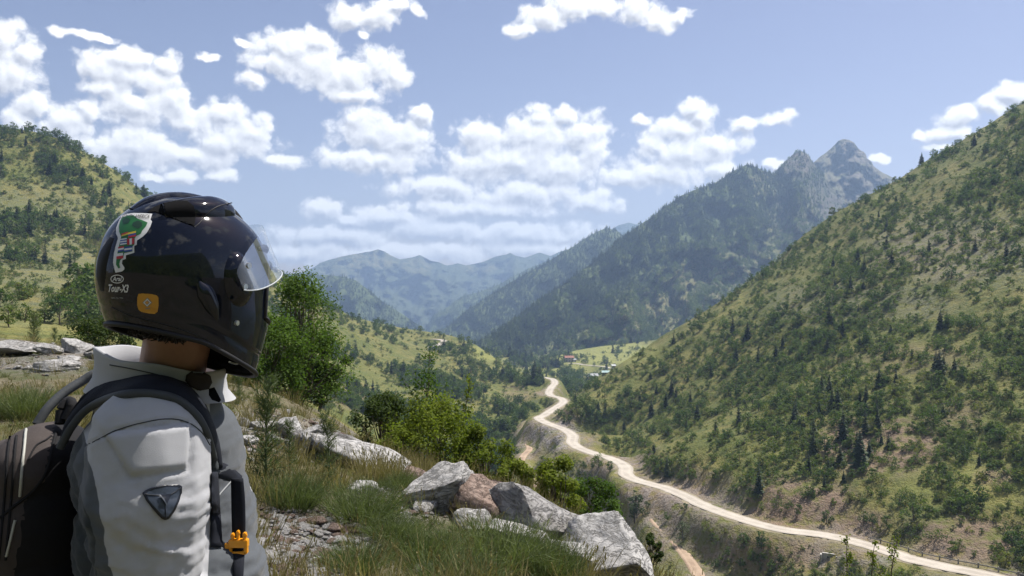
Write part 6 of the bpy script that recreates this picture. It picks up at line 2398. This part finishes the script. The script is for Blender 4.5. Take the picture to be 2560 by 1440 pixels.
edgep = np.vstack([vw[:, 0], vw[::-1, -1]])
tube_obj('visor_edge', vw[:, 0], 0.0013, simple_mat('visor_edge_plastic', (0.45, 0.48, 0.5), 0.2, 0.5), visor, 6)

# visor pods with two screws each side
for sgn in (1, -1):
    pc, uc = 1.28 * sgn, 0.004
    U2, A2 = np.meshgrid(np.linspace(0, 1, 10), np.linspace(0, 2 * np.pi, 28, endpoint=False), indexing='ij')
    dph = 0.26 * U2 * np.cos(A2)
    du = 0.046 * U2 * np.sin(A2) + 0.012 * U2 * np.cos(A2) * sgn
    hgt = 0.013 * (1 - U2 ** 3.5)
    lp = h_point(pc + dph * 1.0, uc + du, 0.0)
    nr_ = unit(lp * np.array([1, 1, 0.4]))
    pod = link('visor_pod', mesh_np('visor_pod', h_world(lp + nr_ * (hgt + 0.0005)[..., None]).reshape(-1, 3), grid_faces(10, 28)[:, ::-1] if False else np.array([(i * 28 + j, i * 28 + (j + 1) % 28, (i + 1) * 28 + (j + 1) % 28, (i + 1) * 28 + j) for i in range(9) for j in range(28)]), [M_SHELL]), helmet)
    for (dp, du_) in ((-0.02, 0.026), (-0.02, -0.012)):
        p0_ = h_point(np.array(pc + dp * sgn), np.array(uc + du_), 0.0)
        n0 = unit(p0_ * np.array([1, 1, 0.2]))
        a_, b_ = h_world(p0_ + n0 * 0.010), h_world(p0_ + n0 * 0.0155)
        v_, f_ = tube(np.array([a_, b_, b_ + (b_ - a_) * 0.01]), [0.0056, 0.0052, 0.0005], 12)
        link('screw', mesh_np('screw', v_, [f_], [M_SCREW], False), pod)
p0_ = h_point(np.array(1.16), np.array(-0.072), 0.0)
n0 = unit(p0_ * np.array([1, 1, 0.0]))
v_, f_ = tube(np.array([h_world(p0_ - n0 * 0.002), h_world(p0_ + n0 * 0.003), h_world(p0_ + n0 * 0.0031)]), [0.005, 0.0045, 0.0004], 12)
link('screw', mesh_np('screw', v_, [f_], [M_SCREW], False), helmet)


def fairing(name, path, wid, hgt, mat, parent, ends=(0.0, 0.0)):
    """a raised duct following the shell: path of (azimuth, height) with half-widths and crest heights"""
    pa = catmull([(a, b, 0) for a, b in path], 16)[:, :2]
    n2 = len(pa)
    kk = np.hanning(13)
    kk /= kk.sum()
    wv = np.convolve(np.pad(np.interp(np.linspace(0, 1, n2), np.linspace(0, 1, len(wid)), wid), 6, 'edge'), kk, 'valid')
    hv = np.convolve(np.pad(np.interp(np.linspace(0, 1, n2), np.linspace(0, 1, len(hgt)), hgt), 6, 'edge'), kk, 'valid')
    base_ = h_point(pa[:, 0], pa[:, 1], 0.0)
    tg = unit(np.gradient(base_, axis=0))
    nr2 = unit(base_ * np.array([1 / 0.158 ** 2, 1 / 0.129 ** 2, 1 / 0.147 ** 2]))
    sd = np.cross(tg, nr2)
    us = np.linspace(-1, 1, 21)
    V_ = []
    for u in us:
        pr_ = (1 - abs(u) ** 3.2)
        q_ = base_ + sd * (wv * u)[:, None]
        # sink the flanks on to the shell's curvature
        q_ = q_ - nr2 * (0.5 * (wv * u) ** 2 / 0.14)[:, None]
        V_.append(q_ + nr2 * (hv * pr_ - 0.001)[:, None])
    V_ = np.stack(V_, 0)
    return link(name, mesh_np(name, h_world(V_).reshape(-1, 3), grid_faces(21, n2), [mat]), parent)


ducts = []
for sgn in (1, -1):
    va = fairing('roof_duct', [(0.75 * sgn, 0.137), (1.15 * sgn, 0.1365), (1.75 * sgn, 0.127), (2.25 * sgn, 0.109), (2.55 * sgn, 0.092)], [0.012, 0.026, 0.030, 0.026, 0.018], [0.002, 0.014, 0.017, 0.015, 0.009], M_SHELL, helmet)
    ducts.append(va)
    if sgn < 0:
        fairing('duct_mouth_shade', [(1.62 * sgn, 0.107), (1.85 * sgn, 0.104), (2.15 * sgn, 0.096), (2.4 * sgn, 0.086)], [0.004, 0.011, 0.010, 0.004], [0.0015, 0.004, 0.004, 0.0015], M_TRIM, va)  # raised matt piece, its black standing for the shaded opening
fairing('crown_spine', [(0.10, 0.143), (1.6, 0.1468), (3.0, 0.138), (3.1, 0.116), (3.14, 0.09)], [0.012, 0.026, 0.03, 0.024, 0.012], [0.003, 0.006, 0.008, 0.008, 0.003], M_SHELL, helmet)
fairing('vent_switch', [(0.25, 0.130), (0.3, 0.138), (0.5, 0.1435)], [0.007, 0.009, 0.008], [0.006, 0.012, 0.008], M_TRIM, helmet)
fairing('side_duct', [(1.86, -0.020), (1.74, -0.034), (1.58, -0.056), (1.45, -0.075)], [0.004, 0.016, 0.014, 0.003], [0.002, 0.011, 0.009, 0.001], M_SHELL, helmet)
fairing('rear_exhaust', [(3.05, 0.03), (3.1, 0.0), (3.14, -0.035), (3.16, -0.06)], [0.010, 0.018, 0.018, 0.010], [0.002, 0.006, 0.006, 0.002], M_TRIM, helmet)
fairing('brow_vent', [(0.0, 0.085), (0.5, 0.084), (0.9, 0.072)], [0.010, 0.010, 0.004], [0.008, 0.008, 0.003], M_TRIM, helmet)
vv, ff = [tuple(v) for v in outer], [tuple(f) for f in fc]
for o_ in ducts:
    k0 = len(vv)
    vv += [tuple(v.co) for v in o_.data.vertices]
    ff += [tuple(i + k0 for i in p.vertices) for p in o_.data.polygons]
BVD = BVHTree.FromPolygons(vv, ff)
mouth_shade = decal('duct_mouth_shade', [(368, 531), (384, 519), (408, 509), (440, 502), (468, 503), (484, 516), (489, 540), (486, 566), (477, 556), (470, 534), (452, 522), (418, 521), (388, 530)], BVD, 0.0012, M_LINER, ducts[0])  # flat dark sheet painted in for the shade inside the duct opening
tube_obj('panel_joint', drape(BVD, pxcurve([(486, 568), (500, 556), (520, 532), (545, 516), (580, 507)], 24), 0.0002), 0.0010, M_TRIM, helmet, 5)
tube_obj('panel_joint', drape(BVH_H, pxcurve([(280, 768), (330, 790), (400, 808), (460, 826), (520, 850)], 24), 0.0002), 0.0010, M_TRIM, helmet, 5)
# chin strap buckle inside the chin bar
bk = np.array([W(572, 905, 1.49), W(590, 910, 1.49), W(598, 908, 1.49)])
tube_obj('strap_ring', bk, 0.0018, M_SCREW, helmet, 6)


def Zp(a, b):
    """pixel of the close-up of the stickers -> photograph pixel"""
    return (270 + a / 5.143, 520 + b / 5.143)


M_WHITE = flat('white_vinyl', (0.62, 0.62, 0.62))
M_GREEN = flat('green_vinyl', (0.012, 0.13, 0.032))
M_DGREEN = flat('dark_green_vinyl', (0.006, 0.040, 0.020))
M_RED = flat('red_vinyl', (0.42, 0.02, 0.03))
M_YEL = flat('yellow_vinyl', (0.62, 0.45, 0.03))
M_BLUE = flat('blue_vinyl', (0.03, 0.06, 0.25))
M_INK = flat('black_ink', (0.01, 0.01, 0.012))
M_GREY = flat('grey_ink', (0.16, 0.17, 0.18))
OUT = [(180, 100), (250, 78), (330, 68), (450, 70), (572, 78), (548, 150), (568, 178), (545, 245), (500, 320), (450, 370), (375, 420), (372, 475), (340, 490), (342, 575), (235, 610), (232, 655), (190, 670), (183, 715), (215, 765), (215, 790), (185, 815), (100, 832), (85, 780), (70, 700), (80, 590), (100, 500), (130, 400), (130, 375), (105, 330), (110, 260), (140, 180)]
stk = decal('map_sticker', [Zp(*p) for p in OUT], BVH_H, 0.0007, M_WHITE, helmet)
LAND = [(190, 128), (260, 100), (330, 98), (385, 140), (440, 160), (512, 192), (490, 242), (445, 290), (425, 335), (365, 365), (348, 392), (345, 470), (320, 495), (318, 560), (215, 582), (200, 640), (165, 670), (150, 720), (162, 770), (140, 777), (110, 730), (115, 650), (130, 570), (150, 480), (175, 370), (150, 310), (147, 240), (165, 165)]
decal('map_land', [Zp(*p) for p in LAND], BVH_H, 0.0011, M_GREEN, stk)
decal('map_forest', [Zp(*p) for p in [(330, 190), (390, 165), (440, 190), (445, 235), (400, 268), (350, 255), (315, 225)]], BVH_H, 0.0014, M_DGREEN, stk)
decal('map_forest', [Zp(*p) for p in [(190, 160), (250, 130), (300, 150), (270, 200), (210, 215)]], BVH_H, 0.0014, M_DGREEN, stk)


def bands(name, x0, y0, x1, y1, skew, cols, vertical=False):
    n2 = len(cols)
    for i, m_ in enumerate(cols):
        a, b = i / n2, (i + 1) / n2
        if vertical:
            q_ = [(x0 + (x1 - x0) * a, y0 + skew * a), (x0 + (x1 - x0) * b, y0 + skew * b), (x0 + (x1 - x0) * b, y1 + skew * b), (x0 + (x1 - x0) * a, y1 + skew * a)]
        else:
            q_ = [(x0, y0 + (y1 - y0) * a), (x1, y0 + (y1 - y0) * a + skew), (x1, y0 + (y1 - y0) * b + skew), (x0, y0 + (y1 - y0) * b)]
        decal(name, [Zp(*p) for p in q_], BVH_H, 0.0016, m_, stk)


bands('flag_band', 182, 338, 268, 388, -28, [M_RED, M_YEL, M_GREEN])
bands('flag_band', 268, 322, 366, 392, -22, [M_YEL, M_BLUE, M_RED])
bands('flag_band', 166, 402, 248, 480, -12, [M_WHITE, M_BLUE, M_WHITE, M_BLUE, M_WHITE])
bands('flag_band', 254, 402, 345, 480, -12, [M_RED, M_WHITE, M_RED], True)
bands('flag_band', 140, 505, 212, 570, -14, [M_RED, M_WHITE, M_BLUE])
bands('flag_band', 218, 505, 318, 570, -14, [M_BLUE, M_WHITE, M_BLUE])
bands('flag_band', 118, 590, 202, 660, -12, [M_WHITE, M_RED])
text_decal('map_lettering', 'SOUTH AMERICA', [Zp(165, 142), Zp(530, 142), Zp(545, 88), Zp(205, 92)], BVH_H, 0.0016, M_INK, stk, 0.15)
# oval maker's mark and model name
oa = np.linspace(0, 2 * np.pi, 28, endpoint=False)
oc = np.array([122, 913])
ring = [Zp(*(oc + np.array([math.cos(a) * 85, math.sin(a) * 56]))) for a in oa] + [Zp(*(oc + np.array([math.cos(a) * 74, math.sin(a) * 46]))) for a in oa]
mark = decal('maker_mark', ring, BVH_H, 0.0008, M_WHITE, helmet, [(i, (i + 1) % 28, 28 + (i + 1) % 28, 28 + i) for i in range(28)])
text_decal('maker_lettering', 'Arai', [Zp(62, 940), Zp(182, 940), Zp(182, 880), Zp(62, 880)], BVH_H, 0.0008, M_WHITE, mark, 0.25, 0.02)
text_decal('model_lettering', 'Tour-X3', [Zp(2, 1078), Zp(262, 1088), Zp(272, 985), Zp(14, 980)], BVH_H, 0.0008, M_WHITE, helmet, 0.12, 0.03)
for a, b in ((48, 100), (108, 142), (152, 200)):
    decal('small_print', [Zp(a, 1146), Zp(b, 1150), Zp(b, 1163), Zp(a, 1159)], BVH_H, 0.0008, M_GREY, helmet)
RS = [(395, 1105), (440, 1097), (560, 1105), (625, 1122), (650, 1150), (652, 1250), (640, 1330), (600, 1362), (520, 1355), (430, 1335), (395, 1305), (378, 1240), (380, 1150)]
ys = decal('yellow_sticker', [Zp(*p) for p in RS], BVH_H, 0.0009, flat('amber_vinyl', (0.46, 0.22, 0.02)), helmet)
dc = np.array([508, 1212])
for sc_, m_, of_ in ((62, M_GREY, 0.0013), (50, M_WHITE, 0.0016), (33, M_GREY, 0.0019), (24, flat('orange_vinyl', (0.5, 0.25, 0.05)), 0.0022)):
    decal('emblem', [Zp(*(dc + sc_ * np.array(v_))) for v_ in ((-1, 0.05), (-0.45, -0.5), (0.05, -1), (0.5, -0.5), (1, 0.0), (0.5, 0.5), (0, 1), (-0.5, 0.5))], BVH_H, of_, m_, ys)
decal('emblem_text', [Zp(485, 1285), Zp(545, 1275), Zp(547, 1287), Zp(488, 1298)], BVH_H, 0.0013, M_GREY, ys)

# ------------------------------------------------------------------ backpack
pack = link('backpack', None, label='dark taupe backpack with grey piping on the rider\'s back', category='backpack')
bp = bmesh.new()
ell(bp, W(120, 1160, 1.585), (0.085, 0.135, 0.085))
ell(bp, W(80, 1290, 1.585), (0.125, 0.145, 0.15))
ell(bp, W(60, 1480, 1.585), (0.145, 0.15, 0.16))
ell(bp, W(70, 1620, 1.585), (0.135, 0.145, 0.11))
ell(bp, W(20, 1250, 1.585), (0.10, 0.115, 0.12))
KV, KN, KF, KT = fuse(bp, 0.008, 10)
kpx, krow = to_px(KV)
KV = KV + KN * (0.006 * fbm(KV[:, 0] * 14, KV[:, 2] * 16, 3, 31))[:, None]
dark = np.where(kpx > np.interp(krow, [1000, 1100, 1200, 1250, 1440], [150, 135, 118, 70, 40]), 1, 0)
fm = dark[KF].max(1)
fs_ = [KF]
mi = list(fm)
if KT:
    fs_.append(np.array(KT))
    mi += [0] * len(KT)
order_ = fs_
pk = link('pack_body', mesh_np('pack_body', KV, fs_, [M_PACK, M_PACKD], True, mi), pack)
BVP = BVHTree.FromPolygons([tuple(v) for v in KV], [tuple(f) for f in KF])
tube_obj('reflective_piping', drape(BVP, pxcurve([(66, 1075), (62, 1110), (56, 1165), (50, 1240)], 24), 0.002), 0.0026, M_REFL, pk, 6)
tube_obj('reflective_piping', drape(BVP, pxcurve([(38, 1300), (28, 1340), (16, 1390)], 16), 0.002), 0.0024, M_REFL, pk, 6)
for off_ in (0, 17):
    tube_obj('pack_zip', drape(BVP, pxcurve([(42 - off_, 1090), (36 - off_, 1150), (28 - off_, 1250), (14 - off_, 1400)], 30), 0.001), 0.0022, M_PACKD, pk, 6)
tube_obj('pack_seam', drape(BVP, pxcurve([(70, 1150), (90, 1115), (115, 1100), (128, 1090)], 20), 0.0008), 0.0018, M_PACKD, pk, 6)
tube_obj('pack_seam', drape(BVP, pxcurve([(140, 1080), (128, 1130), (115, 1180), (85, 1225), (30, 1270), (0, 1295)], 30), 0.0008), 0.003, M_PACKD, pk, 6)
# near shoulder strap: padded band with a tube edge
UP = pxcurve([(196, 1010), (215, 985), (250, 960), (300, 942), (360, 934), (420, 940), (470, 962), (505, 1003), (530, 1060), (547, 1120), (553, 1168)], 46)
LO = pxcurve([(150, 1120), (178, 1068), (215, 1025), (270, 997), (330, 984), (400, 987), (450, 1003), (490, 1038), (515, 1082), (530, 1130), (537, 1172)], 46)
A_ = drape(BVJ, [tuple(p) for p in UP], 0.010, 1.5, 4)
B_ = drape(BVJ, [tuple(p) for p in LO], 0.010, 1.45, 4)
mid_ = [drape(BVJ, [tuple(p) for p in UP + (LO - UP) * u_], 0.011, 1.47, 4) for u_ in np.linspace(0, 1, 7)]
strap = slab_obj('shoulder_strap', A_, B_, 0.006, M_STRAP, pack, 7, 0.003, mid_)
tube_obj('strap_edge', B_, 0.0075, M_PIPE, strap, 10)
tube_obj('strap_edge', A_, 0.0035, M_PIPE, strap, 8)
# far strap: its tube shows behind the collar
tube_obj('far_strap_edge', catmull([tuple(W(*p)) for p in ((92, 1062, 1.60), (120, 1020, 1.62), (160, 982, 1.65), (205, 953, 1.68), (245, 932, 1.70), (300, 940, 1.74), (360, 985, 1.78))], 6), 0.0095, M_PIPE, pack, 10)
tube_obj('haul_loop', catmull([tuple(W(*p)) for p in ((150, 1060, 1.56), (155, 1022, 1.57), (172, 1003, 1.58), (180, 1015, 1.57), (165, 1050, 1.56))], 6), 0.010, M_PACKD, pack, 8)
# webbing from the strap end down the chest
w1u = drape(BVJ, pxcurve([(533, 1158), (555, 1156), (580, 1168), (606, 1190)], 12), 0.007, 1.5, 3)
w1l = drape(BVJ, pxcurve([(533, 1192), (552, 1196), (575, 1204), (596, 1212)], 12), 0.007, 1.5, 3)
slab_obj('webbing', w1u, w1l, 0.002, M_STRAP, pack, 4)
w2a = drape(BVJ, pxcurve([(577, 1196), (578, 1260), (580, 1350), (582, 1450)], 26), 0.008, 1.5, 5)
w2b = drape(BVJ, pxcurve([(608, 1196), (613, 1260), (613, 1350), (608, 1450)], 26), 0.008, 1.5, 5)
md_ = min(p.y for p in w2a[:20])
for k_ in range(len(w2a)):
    ax_, ar_ = 1280 + F * w2a[k_].x / w2a[k_].y, 720 - F * (w2a[k_].z - CZ) / w2a[k_].y
    bx_, br_ = 1280 + F * w2b[k_].x / w2b[k_].y, 720 - F * (w2b[k_].z - CZ) / w2b[k_].y
    w2a[k_], w2b[k_] = P(ax_, ar_, min(w2a[k_].y, md_ + 0.02)), P(bx_, br_, min(w2a[k_].y, md_ + 0.02) + 0.004)
slab_obj('webbing', w2a, w2b, 0.002, M_STRAP, pack, 4)
w3a = drape(BVJ, pxcurve([(525, 1180), (524, 1250), (526, 1370)], 14), 0.004)
w3b = drape(BVJ, pxcurve([(541, 1180), (546, 1250), (553, 1370)], 14), 0.004)
slab_obj('webbing', w3a, w3b, 0.002, M_STRAP, pack, 4)

# yellow buckle on the webbing
bd = w2a[16].y - 0.012
s_ = bd / F
buckle = link('strap_buckle', None, pack, label='bright yellow side-release buckle half')


def bbox(x0, x1, y0, y1, z0, z1, bev=0.0012):
    """a bevelled block between photo pixels x0..x1, rows y0..y1, depth offsets z0..z1"""
    bm_ = bmesh.new()
    bmesh.ops.create_cube(bm_, size=1.0)
    a, b = P(x0, y1, bd), P(x1, y0, bd)
    for v in bm_.verts:
        v.co = Vector(((a.x + b.x) / 2 + v.co.x * (b.x - a.x), bd + (z0 + z1) / 2 + v.co.y * (z1 - z0), (a.z + b.z) / 2 + v.co.z * (b.z - a.z)))
    bmesh.ops.bevel(bm_, geom=bm_.edges[:], offset=bev, segments=2, affect='EDGES')
    return bm_


def join_bm(name, bms, mat, parent):
    out = bmesh.new()
    for b in bms:
        m_ = bpy.data.meshes.new('t')
        b.to_mesh(m_)
        out.from_mesh(m_)
        b.free()
        bpy.data.meshes.remove(m_)
    me_ = bpy.data.meshes.new(name)
    out.to_mesh(me_)
    out.free()
    me_.materials.append(mat)
    return link(name, me_, parent)


join_bm('buckle_frame', [bbox(573, 620, 1348, 1368, -0.006, 0.008), bbox(574, 581, 1366, 1384, -0.005, 0.007), bbox(611, 619, 1366, 1384, -0.005, 0.007), bbox(576, 617, 1378, 1385, -0.005, 0.007), bbox(563, 575, 1357, 1371, -0.005, 0.006)], M_YELLOW, buckle)
for a, b, c_ in ((578, 585, 1333), (592, 598, 1326), (608, 616, 1331)):
    join_bm('buckle_prong', [bbox(a, b, c_, 1350, -0.004, 0.005), bbox(a - 1.5, b + 1.5, c_ + 3, c_ + 11, -0.003, 0.004)], M_YELLOW, buckle)
link('buckle_slot', None, None) if False else None
